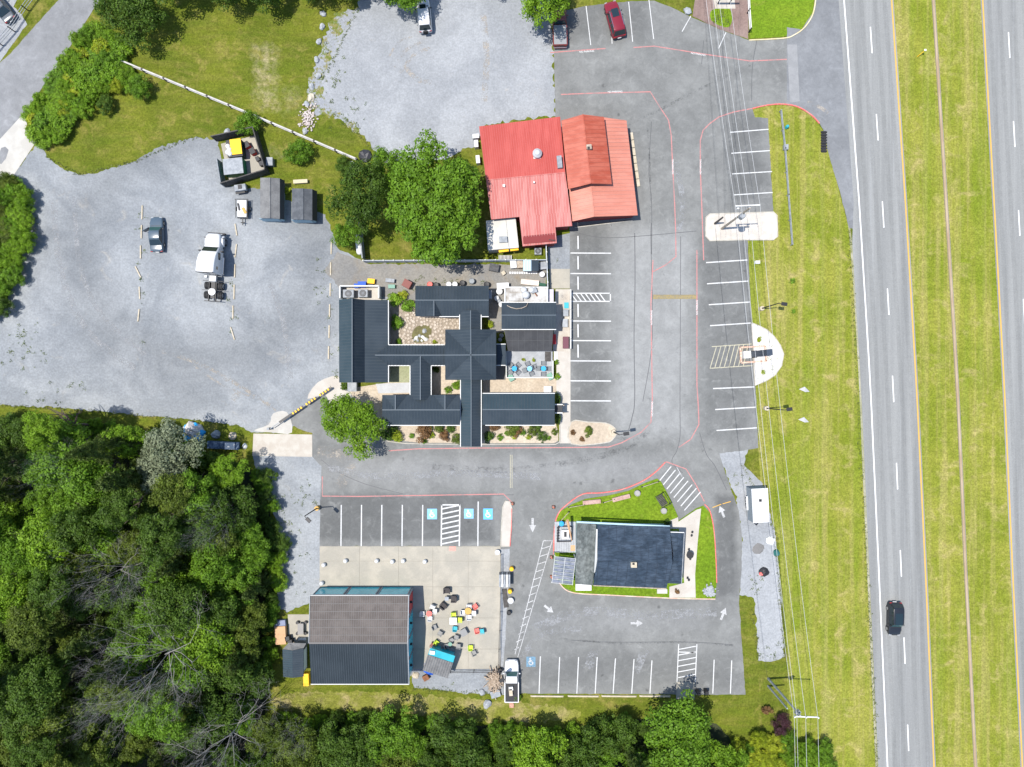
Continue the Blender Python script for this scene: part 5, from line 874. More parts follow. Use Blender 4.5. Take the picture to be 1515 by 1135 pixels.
def board_fence(par, a, c, h, m, bw=.3, t=.05, name='fence_board', post=2.0):
    A, C_ = P(*a), P(*c); L = (C_ - A).length; n = max(1, int(L / bw)); d = (C_ - A) / n; ang = math.atan2(d.y, d.x); r = random.Random(int(a[0] * 7 + c[1]))
    me = MB().box((0, 0, h / 2), (L / n - .015, t, h)).mesh(name); me.materials.append(m)
    for k in range(n): o = inst(name, me, par, A + d * (k + .5) - org(par) + Vector((0, 0, r.uniform(-.03, .0))), (1, 1, 1), ang)
    for k in range(int(L / post) + 1): q = A + (C_ - A).normalized() * min(L, k * post); MB().box((q.x, q.y, h / 2 + .03), (.12, .12, h + .06), ang).build('post', m, par)
    MB().bar(A + Vector((0, 0, h)), C_ + Vector((0, 0, h)), .14, .06).build('top_rail', m, par)
board_fence(w, enc[0], enc[1], 1.9, m_darkwood); board_fence(w, enc[1], enc[2], 1.9, m_darkwood); board_fence(w, enc[2], enc[3], 1.9, m_darkwood); board_fence(w, (334, 277), (328, 240), 1.7, M('grey_gate_boards', (.17, .18, .19), (.22, .23, .24), 2.0))
# ================================================================ VEHICLES (local +x is forward)
def paint(name, c, rough=.25): return M(name, c, rough=rough, spec=.6, fine=0)
def ring(x, hw, z0, z1, k=.16, n=3):
    """rounded cross-section at station x"""
    w, pts = hw, []
    r = min(k, (z1 - z0) * .45, hw * .4)
    for cx, cz, a0 in ((w - r, z1 - r, 0), (-w + r, z1 - r, 90), (-w + r * .5, z0 + r * .5, 180), (w - r * .5, z0 + r * .5, 270)):
        rr = r if a0 < 180 else r * .5
        for i in range(n + 1): t = math.radians(a0 + 90 * i / n); pts.append(Vector((x, cx + rr * math.cos(t), cz + rr * math.sin(t))))
    return pts
def wheels(t, xs, tw, r, w=.24, dual=False):
    for x in xs:
        for s in (-1, 1):
            for dd in ((0, -.30) if dual else (0,)):
                y = s * (tw + dd); o = MB().cyl((x, y - w / 2, r), r, w, 18, axis='Y').build('wheel', m_black, t, True, .03); MB().cyl((x, y + (s * w / 2 if s > 0 else s * w / 2 - .012), r), r * .58, .012, 14, axis='Y').build('rim', m_chrome, o, True)
def car(px, py, hd, L, W, Ht, col, label, kind='sedan', roofc=None, name='parked_car', cat='car', group=None, hgt=.7):
    """hd: direction of the nose in the picture, (dx,dy) in photo pixels"""
    p = P(px, py, hgt); t = thing(name, label, cat, (p.x, p.y, .016), math.atan2(-hd[1], hd[0]), group); h = L / 2; w = W / 2
    suv = kind != 'sedan'; belt = Ht * (.60 if not suv else .57); z0 = .22
    st = [(-h, .80, .45, belt * .86), (-h + .12, .92, .30, belt * .95), (-h + .5, .985, z0, belt), (-h * .45, 1, z0, belt), (h * .2, 1, z0, belt), (h * .42, .985, z0, belt * .97), (h - .75, .965, z0, belt * .90), (h - .25, .88, .28, belt * .80), (h - .05, .74, .36, belt * .66), (h, .62, .42, belt * .56)]
    if kind == 'sedan': st[2] = (-h + .5, .97, z0, belt * .99)
    b = MB(); b.loft([ring(x, w * f, a, c, .2, 4) for x, f, a, c in st]); b.smooth = True; b.build('body', col, t, True)
    if kind == 'pickup': xr0, xr1, xf1, xf0 = -h * .02, h * .05, h * .36, h * .50
    elif kind == 'suv': xr0, xr1, xf1, xf0 = -h + .10, -h + .45, h * .20, h * .42
    else: xr0, xr1, xf1, xf0 = -h * .66, -h * .36, h * .14, h * .40
    tw = w * .76; zb = belt - .06
    b = MB(); b.loft([[Vector((x0_, -w * .93, zb)), Vector((x1_, -tw, Ht - .05)), Vector((x1_, tw, Ht - .05)), Vector((x0_, w * .93, zb))] for x0_, x1_ in ((xr0, xr1), (xf0, xf1))]); b.build('cabin_frame', col, t, True)
    def pane(n_, q, m=m_glass, off=.012):
        q = [Vector(v) for v in q]; nn = (q[1] - q[0]).cross(q[2] - q[0]).normalized(); c = sum(q, Vector()) / 4
        if nn.dot(c - Vector(((xr0 + xf0) / 2, 0, belt))) < 0: nn = -nn
        MB().add([v + (c - v) * .09 + nn * off for v in q], [(0, 1, 2, 3)]).build(n_, m, t, True, fix=False)
    zt = Ht - .05
    pane('windscreen', [(xf0, -w * .93, zb + .06), (xf0, w * .93, zb + .06), (xf1, tw, zt), (xf1, -tw, zt)], m_tint); pane('rear_window', [(xr0, -w * .93, zb + .06), (xr0, w * .93, zb + .06), (xr1, tw, zt), (xr1, -tw, zt)])
    for s in (-1, 1):
        xm = (xr0 + xf0) / 2; xt = (xr1 + xf1) / 2
        pane('side_window', [(xr0 + .12, s * w * .93, zb + .06), (xm, s * w * .93, zb + .06), (xt, s * tw, zt), (xr1, s * tw, zt)]); pane('side_window', [(xm, s * w * .93, zb + .06), (xf0 - .1, s * w * .93, zb + .06), (xf1, s * tw, zt), (xt, s * tw, zt)])
        MB().box((xf0 - .28, s * (w + .10), belt + .05), (.14, .22, .13)).build('mirror', m_dark if kind != 'pickup' else col, t, True, .03)
        MB().box((h - .16, s * w * .62, belt * .66), (.26, .36, .14)).build('headlight', m_lampglass, t, True, .04); MB().box((-h + .05, s * w * .72, belt * .80), (.16, .32, .18)).build('taillight', m_redlamp, t, True, .03)
    b = MB(); b.loft([ring(x, tw * f, Ht - .08, Ht + zz, .06, 3) for x, f, zz in ((xr1 - .03, .95, -.01), (xr1 + .25, 1.03, .025), ((xr1 + xf1) / 2, 1.04, .04), (xf1 - .2, 1.02, .02), (xf1 + .03, .94, -.01))]); b.smooth = True; ro = b.build('roof', roofc or col, t, True)
    wheels(t, (h * .62, -h * .60), w - .12, .34 if not suv else .38)
    MB().box((-h - .03, 0, .5), (.1, .5, .13)).build('number_plate', c_whitep, t, True); MB().box((h * .45 + .02, 0, belt * .972), (.06, w * 1.5, .02)).build('bonnet_seam', m_dark, t, True)
    return t, belt
t, bl = car(231.5, 346.5, (-1, -52), 4.85, 1.85, 1.45, paint('slate_blue_paint', (.055, .080, .105)), 'slate grey sedan with one front door open, in the gravel yard')
MB().box((.62, 1.28, .75), (1.0, .08, .9), math.radians(-62)).build('open_door', MATS['slate_blue_paint'], t, True, .03)
car(0, 10, (-30, -38), 4.7, 1.85, 1.5, paint('dark_grey_paint', (.07, .08, .09)), 'dark grey car cut by the picture edge behind the metal fence')
t, bl = car(627.5, 23, (-4, -40), 4.7, 1.9, 1.95, paint('white_paint', (.55, .55, .555)), 'white boxy off-roader with spare wheel, under the tree shade', 'suv'); MB().box((.55, 0, 1.998), (.55, .85, .03)).build('sunroof', m_glass, t, True); MB().cyl((-2.60, 0, .95), .36, .24, 18, axis='X').build('spare_wheel', m_black, t, True, .03)
t, bl = car(909.5, 28.5, (-15, -55), 5.1, 1.98, 1.75, paint('crimson_paint', (.15, .009, .018)), 'crimson SUV parked across a bay line in the north lot', 'suv', group=None); MB().box((.35, 0, 1.80), (1.15, .95, .03)).build('sunroof', m_glass, t, True); b = MB(); [b.bar((-1.6, s * .74, 1.80), (.6, s * .74, 1.80), .05, .05) for s in (-1, 1)]; b.build('roof_rails', m_chrome, t, True)
t, bl = car(1324, 916, (-1.2, 48), 4.6, 1.85, 1.68, paint('black_paint', (.012, .014, .018)), 'black SUV driving on the highway', 'suv', name='moving_car'); MB().box((-.3, 0, 1.725), (1.6, 1.0, .02)).build('panorama_roof', m_glass, t, True)
def pickup(px, py, hd, col, label, cover):
    t, bl = car(px, py, hd, 5.75, 1.98, 1.88, col, label, 'pickup', name='pickup_truck', cat='pickup'); h = 2.875; zt = bl - .02
    for s in (-1, 1): MB().box((-1.45, s * .93, zt - .18), (2.75, .13, .5)).build('bed_side', col, t, True, .02)
    MB().box((-h + .07, 0, zt - .18), (.14, 1.85, .52)).build('tailgate', col, t, True, .02)
    if cover: MB().box((-1.47, 0, zt + .09), (2.65, 1.74, .05)).build('bed_cover', M('grey_vinyl', (.20, .205, .21), rough=.6), t, True, .02)
    else: MB().box((-1.47, 0, zt + .012), (2.65, 1.72, .03)).build('bed_liner', m_dark, t, True); MB().box((-1.3, .12, zt + .2), (1.0, .5, .4), .1).build('cargo', m_paleplank, t, True, .04); MB().box((-.8, .1, zt + .2), (.5, .6, .4), .1).build('cargo', c_whitep, t, True, .04)
    MB().box((-h - .06, 0, .55), (.16, 1.8, .18)).build('rear_bumper', m_chrome, t, True, .03); return t
pickup(828, 38, (-1.5, -60), paint('dark_red_paint', (.14, .022, .016)), 'dark red pickup with grey bed cover, half under a tree', True); pickup(757, 1007, (0, -54), MATS['white_paint'], 'white pickup with cargo in its open bed, beside the firewood', False)
# --- tractor unit
def tractor():
    p = P(321.5, 398, 0); t = thing('semi_tractor', 'white sleeper-cab tractor unit without trailer on the gravel', 'truck', (p.x, p.y, .012), math.atan2(97, 6)); wp = MATS['white_paint']
    b = MB(); b.loft([ring(x, w, 1.0, z, .35, 5) for x, w, z in ((4.55, .78, 1.75), (4.3, .92, 1.95), (3.4, 1.02, 2.12), (2.55, 1.10, 2.25))]); b.smooth = True; b.build('bonnet', wp, t, True)
    b = MB(); b.loft([ring(x, w, .95, z, .22, 4) for x, w, z in ((2.6, 1.12, 2.3), (1.9, 1.16, 2.95), (1.3, 1.2, 3.5), (.4, 1.22, 3.85), (-.9, 1.22, 3.95), (-1.05, 1.18, 3.9))]); b.smooth = True; b.build('cab', wp, t, True)
    MB().add([(2.62, -.98, 2.32), (2.62, .98, 2.32), (1.93, .98, 3.0), (1.93, -.98, 3.0)], [(0, 1, 2, 3)]).build('windscreen', m_glass, t, True)
    for s in (-1, 1):
        MB().box((1.35, s * 1.2, 2.35), (.9, .05, .7)).build('side_window', m_glass, t, True); MB().box((-.3, s * 1.235, 2.9), (.4, .03, .4)).build('sleeper_window', m_glass, t, True); MB().box((2.05, s * 1.5, 2.2), (.18, .28, .6)).build('mirror', m_dark, t, True, .03); MB().box((4.0, s * 1.22, 1.45), (.12, .22, .3)).build('mirror', m_dark, t, True)
        b = MB(); b.loft([ring(x, .26, 1.0, z, .15, 3) for x, z in ((4.35, 1.3), (3.9, 1.62), (3.2, 1.62), (2.9, 1.2))]); [setattr(v, 'y', v.y + s * 1.0) for v in b.v]; b.smooth = True; b.build('fender', wp, t, True)
        MB().box((.3, s * 1.12, .75), (2.4, .3, .55)).build('fuel_tank', m_chrome, t, True, .1); MB().box((-1.4, s * .48, 1.0), (7.2 if False else 6.4, .1, .28)).build('chassis_rail', m_dark, t, True); MB().box((4.55, s * .85, 1.25), (.12, .3, .25)).build('headlight', m_lampglass, t, True, .03)
        for x in (-2.45, -3.75): MB().box((x + .62, s * 1.05, 1.12), (.06, .7, .1)).build('mudguard_bracket', m_dark, t, True)
    MB().box((4.72, 0, .75), (.22, 2.4, .5)).build('bumper', m_dark, t, True, .05); MB().box((-1.02, 0, 3.5), (.12, 2.3, .8), 0).build('rear_fairing', m_dark, t, True); MB().box((-1.55, -.1, 1.25), (.8, .9, .5)).build('catwalk', m_alu, t, True, .02); MB().box((-1.35, .75, 1.5), (.35, .35, .5)).build('air_tank', c_whitep, t, True, .05)
    q = MB().prism([(-3.35 + .5 * math.cos(a), .5 * math.sin(a)) for a in np.linspace(.5, 5.78, 14)], 1.18, 1.27).build('fifth_wheel', c_whitep, t, True); MB().box((-4.6, 0, .95), (.1, 2.2, .12)).build('rear_crossmember', m_dark, t, True); MB().box((-3.1, 0, .85), (2.2, .55, .25)).build('suspension', m_dark, t, True)
    wheels(t, (3.6,), 1.05, .52, .3); wheels(t, (-2.45, -3.75), 1.08, .52, .28, True); return t
tractor()
# --- enclosed trailer, utility trailer, smoker grill
p = P(1121, 746, 1.5); t = thing('cargo_trailer', 'white enclosed cargo trailer on the east gravel strip', 'trailer', (p.x, p.y, .01), math.radians(-87)); MB().box((0, 0, 1.45), (4.6, 2.2, 2.1)).build('box', M('grey_trailer_side', (.20, .23, .25)), t, True, .04); MB().box((.0, 0, 2.53), (4.62, 2.22, .06)).build('roof', c_whitep, t, True); MB().box((-.7, 0, 2.60), (.36, .36, .1)).build('roof_vent', m_dark, t, True); b = MB(); [b.bar((2.3, s * .7, .5), (3.1, 0, .5), .1, .1) for s in (-1, 1)]; b.build('drawbar', m_dark, t, True); wheels(t, (.35, -.5), 1.12, .34); [MB().box((-.08, s * 1.2, .82), (1.9, .25, .08)).build('fender', c_whitep, t, True) for s in (-1, 1)]
p = P(358.8, 309.5, .6); t = thing('utility_trailer', 'small open trailer with pale load beside the grey shed', 'trailer', (p.x, p.y, .01), math.radians(-90)); MB().box((0, 0, .5), (2.5, 1.5, .08)).build('deck', m_dark, t, True); MB().box((.0, .05, .75), (2.3, 1.3, .45)).build('load', c_whitep, t, True, .08); MB().box((.3, .4, 1.0), (.9, .4, .12), .5).build('load_straw', c_amber, t, True, .05); MB().box((-.2, -.35, 1.05), (1.0, .2, .15), .2).build('load_pipe', m_dark, t, True)
for a, c in (((-1.25, -.78), (1.25, -.78)), ((-1.25, .78), (1.25, .78)), ((-1.28, -.95), (-1.28, .95))): MB().bar((*a, .95), (*c, .95), .07, .07).build('rail', m_dark, t, True)
MB().bar((1.2, 0, .5), (2.2, 0, .5), .1, .1).build('drawbar', m_dark, t, True); MB().bar((1.85, -.25, .5), (1.85, .25, .5), .08, .3).build('jack', m_dark, t, True); wheels(t, (-.1,), .9, .3, .2)
p = P(356, 278, .8); t = thing('smoker_grill', 'grey metal smoker on wheels below the bin enclosure', 'grill', (p.x, p.y, .01), math.radians(8)); MB().box((0, 0, .75), (1.6, .9, .6)).build('firebox', m_steel, t, True, .08); MB().box((0, .05, 1.08), (.5, .55, .1)).build('lid_opening', m_dark, t, True); MB().box((-.2, -.55, .6), (1.3, .3, .1)).build('shelf', m_dark, t, True); wheels(t, (-.5, .5), .5, .25, .12)
# ================================================================ FENCES, POLES, FURNITURE, SMALL THINGS
def rail_fence(label, pts, gap, h, m, mp, rails=(1.0,), rw=.16, rh=.14, name='rail_fence', pw=.14):
    t = thing(name, label, 'fence', P(*pts[0])); 
    for a, c in zip(pts, pts[1:]):
        A, C_ = P(*a), P(*c); L = (C_ - A).length; n = max(1, round(L / gap)); d = (C_ - A) / n
        for k in range(n):
            for r in rails: MB().bar(A + d * k + Vector((0, 0, r * h)), A + d * (k + 1) + Vector((0, 0, r * h)), rw, rh).build('rail', m, t)
        for k in range(n + 1): q = A + d * k; MB().box((q.x, q.y, h / 2 + .04), (pw, pw, h + .08), math.atan2(d.y, d.x)).build('post', mp, t)
    return t
rail_fence('white flat-topped rail fence with dark posts crossing the lawn', [(185, 95), (375, 173), (530, 239)], 3.1, 1.2, M('grey_white_plank', (.34, .325, .30), (.42, .405, .38), 2.0), m_darkwood, (1.0, .5), .20, .06, pw=.24)
t = thing('white_fence', 'white panel fence along the service lane behind the motel', 'fence', P(674, 389))
for k in range(18):
    a = P(541 + k * 14.8, 388.5 - .06 * k); c = P(541 + (k + 1) * 14.8 - .3, 388.5 - .06 * (k + 1)); MB().bar(a + Vector((0, 0, .85)), c + Vector((0, 0, .85)), .06, 1.6).build('fence_panel', M('white_vinyl', (.44, .47, .50), rough=.5), t); MB().box((a.x, a.y, .9), (.14, .14, 1.8)).build('post', m_trim, t)
t = thing('white_fence', 'white panel fence turning along the front alley beside the loading pad', 'fence', P(808, 400))
for k in range(5): a = P(807 + k * .6, 362 + k * 14.6); c = P(807 + (k + 1) * .6, 362 + (k + 1) * 14.6 - .4); MB().bar(a + Vector((0, 0, .9)), c + Vector((0, 0, .9)), .08, 1.7).build('fence_panel', MATS['white_vinyl'], t); MB().box((a.x, a.y, .95), (.15, .15, 1.9)).build('post', m_trim, t)
t = thing('board_fence', 'tall grey board fence between the gas tank and the garden', 'fence', P(539, 360)); board_fence(t, (535.5, 333), (540.5, 386), 2.0, m_steel)
t = thing('white_fence', 'white capped wall along the front walk with dark shrubs', 'fence', P(842, 470))
for k in range(6): a = P(843.5, 430 + k * 14.5); c = P(843.5, 430 + (k + 1) * 14.5 - .5); MB().bar(a + Vector((0, 0, .55)), c + Vector((0, 0, .55)), .12, 1.1).build('fence_panel', m_trim, t)
rail_fence('grey twin-pipe guard rail on the roadside verge', [(1153, 166), (1159, 222), (1164, 290), (1169.5, 363)], 3.4, .8, m_steel, m_steel, (1.0, .6), .09, .09, 'guard_rail', .12); rail_fence('white vinyl rail fence beside the mulch bed', [(1104, -10), (1105.5, 20), (1107.5, 48)], 2.6, 1.1, m_trim, m_dark, (1.0, .55), .10, .12)
rail_fence('three-bar metal fence along the neighbouring lot', [(-14, 88), (22, 47), (42, 16), (72, -24)], 3.3, 1.3, m_steel, m_dark, (1.0, .7, .4), .06, .06, 'metal_fence', .12); rail_fence('black metal rail at the south end of the patio', [(667, 991), (736, 990)], 3.0, 1.0, m_dark, m_dark, (1.0, .5), .06, .06, 'metal_fence', .08); rail_fence('black metal rail along the east side of the patio', [(741, 820), (741, 852), (740, 905), (737, 988)], 2.6, 1.0, m_dark, m_dark, (1.0, .5), .06, .06, 'metal_fence', .08)
t = thing('striped_screen', 'white corrugated screen panel between the patio and the drive', 'screen', P(745, 855)); [MB().box((P(740 + k * 3.4, 855).x, P(740, 855).y, .75), (.24, 1.7, 1.4)).build('screen_strip', c_whitep if k % 2 else m_steel, t) for k in range(5)]
for i, pts in enumerate(([(841, 757), (829, 770)], [(841, 750), (864, 746)], [(892, 743), (908, 738)], [(949, 720), (973, 712)])): rail_fence(('low wooden post rail at the diner lawn, near the traffic cone', 'low wooden post rail between cone and planter box', 'low wooden rail between the two planter boxes', 'low wooden rail at the tip of the diner lawn')[i], pts, 3, .6, m_wood, m_darkwood, (.9,), .07, .07, 'low_rail', .12)
t = thing('striped_barrier', 'black and yellow striped barrier arm across the yard entrance', 'barrier', P(401, 632)); b0, b1 = P(400, 634, .9), P(489, 574, .9); pt = lambda f: b0 + (b1 - b0) * f; MB().bar(pt(0), pt(.32), .1, .1).build('arm', m_steel, t); MB().bar(pt(.15), pt(.34), .32, .14).build('counterweight', m_dark, t)
for k in range(15):
    if k in (5, 10): continue
    f = .32 + k * .045
    MB().bar(pt(f), pt(f + .021), .30, .06).build('stripe', c_yel, t); MB().bar(pt(f + .0215), pt(f + .0445), .30, .06).build('stripe', m_dark, t)
MB().box((P(400, 634).x, P(400, 634).y, .5), (.3, .3, 1.0)).build('post', m_steel, t); MB().bar(pt(.32) - Vector((0, 0, .06)), pt(1) - Vector((0, 0, .06)), .06, .05).build('beam', m_steel, t); MB().box((P(489, 574).x, P(489, 574).y, .45), (.12, .12, .9)).build('rest_post', m_steel, t)
# wheel stops
def stop(a, c, m, label, grp, w=.17, h=.13):
    A, C_ = P(*a), P(*c); d = (C_ - A); b = MB(); b.box((0, 0, h / 2), (d.length, w, h), 0, 0, .94); o = b.build('wheel_stop', m); q = (A + C_) / 2; o.location = (q.x, q.y, .014); o.rotation_euler = (0, 0, math.atan2(d.y, d.x)); return tag(o, label, 'wheel stop', grp)
for a, c in (((211, 304), (210.5, 325)), ((210, 333), (209.5, 353)), ((208.5, 363), (208.5, 383)), ((200.5, 394), (209, 411)), ((206.5, 424), (207.5, 443)), ((206.5, 457), (204.5, 476))): stop(a, c, m_paleplank, 'pale timber wheel stop in the row beside the sedan', 'timber stops beside the sedan')
for a, c in (((348, 331), (351, 349)), ((350.5, 361), (348, 381)), ((348, 391), (347.5, 411)), ((347, 421), (346.5, 443)), ((345, 452), (345, 472)), ((341.5, 484), (347.5, 503))): stop(a, c, m_paleplank, 'pale timber wheel stop in the row beside the tractor unit', 'timber stops beside the tractor unit')
for y in (357, 388, 419, 450, 481, 512): stop((490.5 - (y - 357) * .026, y), (490.2 - (y - 357) * .026, y + 19.5), m_paleplank, 'pale timber wheel stop in the row along the west wing', 'timber stops along the west wing')
for y in (349, 379, 409, 449.5, 479.5, 509.5): stop((855, y), (855.3, y + 20), c_whitep, 'white concrete wheel stop in the front bays', 'white stops in the front bays')
for x0, x1 in ((785, 834), (840, 886), (890, 942), (946, 992)): stop((x0, 1029.5), (x1, 1030), m_paleplank, 'long pale timber edging the south bays', 'timber edging of the south bays', .22)
# poles, lamps, wires
def pole(px, py, h, r, label, name='utility_pole', m=None):
    p = P(px, py); t = thing(name, label, 'pole', (p.x, p.y, 0)); MB().cyl((0, 0, 0), r, h, 10, r * .65).build('shaft', m or m_steel, t, True); return t
t1 = pole(1067.6, 338.7, 11.3, .17, 'utility pole with dish-like transformer on the pale island', m=M('pole_wood', (.24, .21, .17), (.30, .26, .21), 2.0)); a1 = [P(1088, 305, 11.0), P(1097, 304.5, 11.0), P(1108, 304, 11.0), P(1124.5, 303.5, 11.0)]; o1 = org(t1)
MB().bar(a1[0] - o1, a1[3] - o1, .14, .14).build('cross_arm', m_trim, t1, True); q = P(1098, 320, 8.4) - o1; MB().lathe((q.x, q.y, 7.8), [(.3, 0), (.36, .1), (.36, .9), (.28, 1.0)], 14).build('transformer', m_steel, t1, True); MB().bar((0, 0, 8.4), (q.x, q.y, 8.4), .1, .1).build('bracket', m_steel, t1, True)
for x, y in ((1091, 309), (1108, 307)): qq = P(x, y, 10.2) - o1; MB().cyl((qq.x, qq.y, 10), .13, .5, 10).build('insulator', c_whitep, t1, True)
MB().bar((.1, 0, 10.4), (a1[2] - o1) - Vector((0, 0, .3)), .07, .07).build('arm_brace', m_steel, t1, True)
t = pole(1057.5, 331, 3.6, .17, 'dark leaning stub pole beside the utility pole on the pale island', 'stub_pole', m_darkwood)
t2 = pole(1136.5, 1004, 10.6, .17, 'utility pole with white cross arm in the verge by the thicket', m=M('grey_pole', (.20, .22, .22), (.26, .28, .28), 2.0)); a2 = [P(1175, 1060, 10.3), P(1179, 1060, 10.3), P(1192, 1060.5, 10.3), P(1210, 1061, 10.3)]; o2 = org(t2); MB().bar(a2[0] - o2, a2[3] - o2, .14, .14).build('cross_arm', m_trim, t2, True); [MB().cyl(tuple(v - o2), .09, .25, 8).build('insulator', c_whitep, t2, True) for v in (a2[0], a2[2], a2[3])]; q = P(1180, 1054, 9.6) - o2; MB().box((q.x, q.y, 9.6), (.7, .35, .5), .7).build('switch_gear', m_steel, t2, True)
t = pole(1136.5, 1015, 6.6, .15, 'shorter dark pole standing next to the verge utility pole', 'stub_pole', MATS['grey_pole'])
off0 = [Vector((-4.3, 31, 0)), Vector((-4.2, 31, 0)), Vector((-4.4, 31, 0)), Vector((-4.4, 31, 0))]; off2 = Vector((1.2, -30, 0))
for i in range(4):
    for nm, A, C_ in (('north', a1[i] + off0[i], a1[i]), ('mid', a1[i], a2[i]), ('south', a2[i], a2[i] + off2)):
        pts = [A + (C_ - A) * f - Vector((0, 0, 4 * (.9 if nm == 'mid' else .4) * f * (1 - f))) for f in np.linspace(0, 1, 25 if nm == 'mid' else 10)]
        tag(MB().tube(pts, .02, 5).build('power_line', m_wire, fix=False), {'north': 'bright power line wire running from the pale island pole over the north lot', 'mid': 'bright power line wire between the two utility poles', 'south': 'bright power line wire leaving the verge pole over the thicket'}[nm], 'power line', 'power lines ' + nm)
A, C_ = P(1057.5, 331, 3.5), P(1137, 1015, 6.4); tag(MB().tube([A + (C_ - A) * f - Vector((0, 0, 4 * .9 * f * (1 - f))) for f in np.linspace(0, 1, 24)], .012, 4).build('telephone_cable', m_black, fix=False), 'thin dark cable strung between the two stub poles', 'cable')
for i in range(3): A = P(1037 + i * 30, -60, 8); C_ = P(1064 + i * 8, 336, 8); tag(MB().tube([A + (C_ - A) * f for f in (0, .5, 1)], .012, 3).build('telephone_cable', m_black, fix=False), 'thin dark cable over the north lot towards the island pole', 'cable', 'cables over the north lot')
def lamp(px, py, h, label, arm, base=m_paleplank):
    p = P(px, py); t = thing('street_lamp', label, 'lamp', (p.x, p.y, 0)); MB().cyl((0, 0, 0), .32, .75, 12).build('concrete_base', base, t, True); MB().cyl((0, 0, .7), .09, h - .7, 8, .06).build('pole', m_dark, t, True)
    d = Vector(arm); MB().bar((0, 0, h), (d.x, d.y, h), .08, .08).build('arm', m_dark, t, True); MB().box((d.x, d.y, h), (.75, .45, .16), math.atan2(d.y, d.x)).build('lamp_head', m_dark, t, True, .03); return t
lamp(1125, 457, 6.6, 'parking lamp on a round base beside the east bays, near the sign bed', (.7, -.1, 0)); lamp(1132, 604, 6.6, 'parking lamp on a round base beside the east bays, past the sign bed', (.7, .1, 0)); lamp(470.5, 751, 6.2, 'parking lamp with yellow base at the corner of the accessible bays', (.5, -.5, 0), c_amber); lamp(907, 639, 5.6, 'parking lamp standing in the round-ended gravel island', (.9, .15, 0))
lamp(740, 1012 - 22, 4.0, 'thin dark lamp at the patio corner beside the firewood', (.3, .2, 0), m_dark)
# pylon sign
p = P(1112, 524.5); t = thing('pylon_sign', 'tall dark pylon sign on a white base in the white chip bed', 'sign', (p.x, p.y, .1), math.radians(4)); MB().box((0, 0, 3.6), (.75, .8, 6.0)).build('pylon', M('navy_panel', (.030, .042, .062), rough=.5), t, True, .02); MB().box((-.9, 0, .45), (1.0, 1.0, .9)).build('plinth', m_trim, t, True, .03); MB().box((0, 0, .3), (1.0, 1.0, .6)).build('footing', m_dark, t, True)
for a, c in (((-1.6, 1.05), (1.9, 1.05)), ((-1.6, -1.05), (1.9, -1.05)), ((-1.6, -1.05), (-1.6, 1.05)), ((1.9, -1.05), (1.9, 1.05))): MB().bar((*a, .12), (*c, .12), .22, .26).build('brick_edging', M('brick_edge', (.42, .24, .17), (.55, .42, .33), 3.0), t, True)
p = P(1083, 6); t = thing('post_sign', 'wide sign on two posts in the mulch bed, casting a long shadow', 'sign', (p.x, p.y, 0)); [MB().box((x, 0, 1.1), (.12, .12, 2.2)).build('post', m_darkwood, t, True) for x in (-2.0, -.4)]; MB().box((-1.2, 0, 2.3), (2.6, .25, 1.2)).build('board', m_darkwood, t, True)
p = P(1357, 84); t = thing('yellow_post', 'leaning yellow survey post with white tag in the median', 'post', (p.x, p.y, 0)); MB().bar((0, 0, 0), (.35, .3, 1.2), .07, .07).build('stake', c_yel, t, True); MB().box((.4, .35, 1.2), (.3, .25, .05)).build('tag', c_whitep, t, True)
t = thing('storm_grate', 'black barred storm drain at the drive mouth', 'drain', P(1218.5, 208)); [MB().box((P(1218.5, 196 + 4 * k).x, P(0, 196 + 4 * k).y, .10), (.85, .18, .14)).build('bar', m_dark, t) for k in range(8)]; MB().box((P(1218.5, 210).x, P(0, 210).y, .035), (.7, 3.0, .02)).build('pit', m_black, t)
# gas tank, hydrants, boxes
p = P(531.5, 362, .6); t = thing('gas_tank', 'white capsule gas tank beside the tall board fence', 'tank', (p.x, p.y, 0), math.radians(96)); b = MB(); b.loft([[Vector((x, r * math.cos(a), .75 + r * math.sin(a))) for a in np.linspace(0, 2 * math.pi, 16, endpoint=False)] for x, r in ((-1.45, .12), (-1.35, .32), (-1.15, .46), (1.15, .46), (1.35, .32), (1.45, .12))]); b.smooth = True; b.build('vessel', c_whitep, t, True); [MB().box((x, 0, .15), (.2, .7, .3)).build('saddle', m_kerb, t, True) for x in (-.8, .8)]; MB().cyl((0, 0, 1.2), .16, .16, 10).build('valve_dome', c_whitep, t, True)
def box_thing(name, px, py, s, m, label, cat, rz=0.0, grp=None, lid=None):
    p = P(px, py, s[2]); t = thing(name, label, cat, (p.x, p.y, .03), rz, grp); MB().box((0, 0, s[2] / 2), s).build('body', m, t, True, .04)
    MB().box((0, 0, s[2] + .03), (s[0] * 1.04, s[1] * 1.04, .06)).build('lid', lid or m, t, True, .02); return t
DU = box_thing('dumpster', 347, 219.5, (2.0, 2.3, 1.4), M('dark_green_paint', (.02, .05, .035)), 'open dumpster with yellow lid full of white bags', 'dumpster', .12, None, m_dark); MB().box((.3, .1, 1.62), (1.5, 2.1, .06)).build('yellow_lid', c_yel, DU, True)
for k, (x, y) in enumerate(((338, 217), (340, 222), (337.5, 226), (341, 228))): p = P(x, y, 1.5); b = MB().lathe((p.x, p.y, 1.42), [(.2, 0), (.36, .15), (.3, .35), (.08, .5)], 8); tag(b.build('rubbish_bag', c_whitep), 'white rubbish bag heaped in the open dumpster', 'bag', 'bags in the dumpster')
box_thing('dumpster', 345, 246, (2.6, 2.1, 1.5), c_green, 'green dumpster with grey plastic lid inside the enclosure', 'dumpster', .1, None, m_steel)
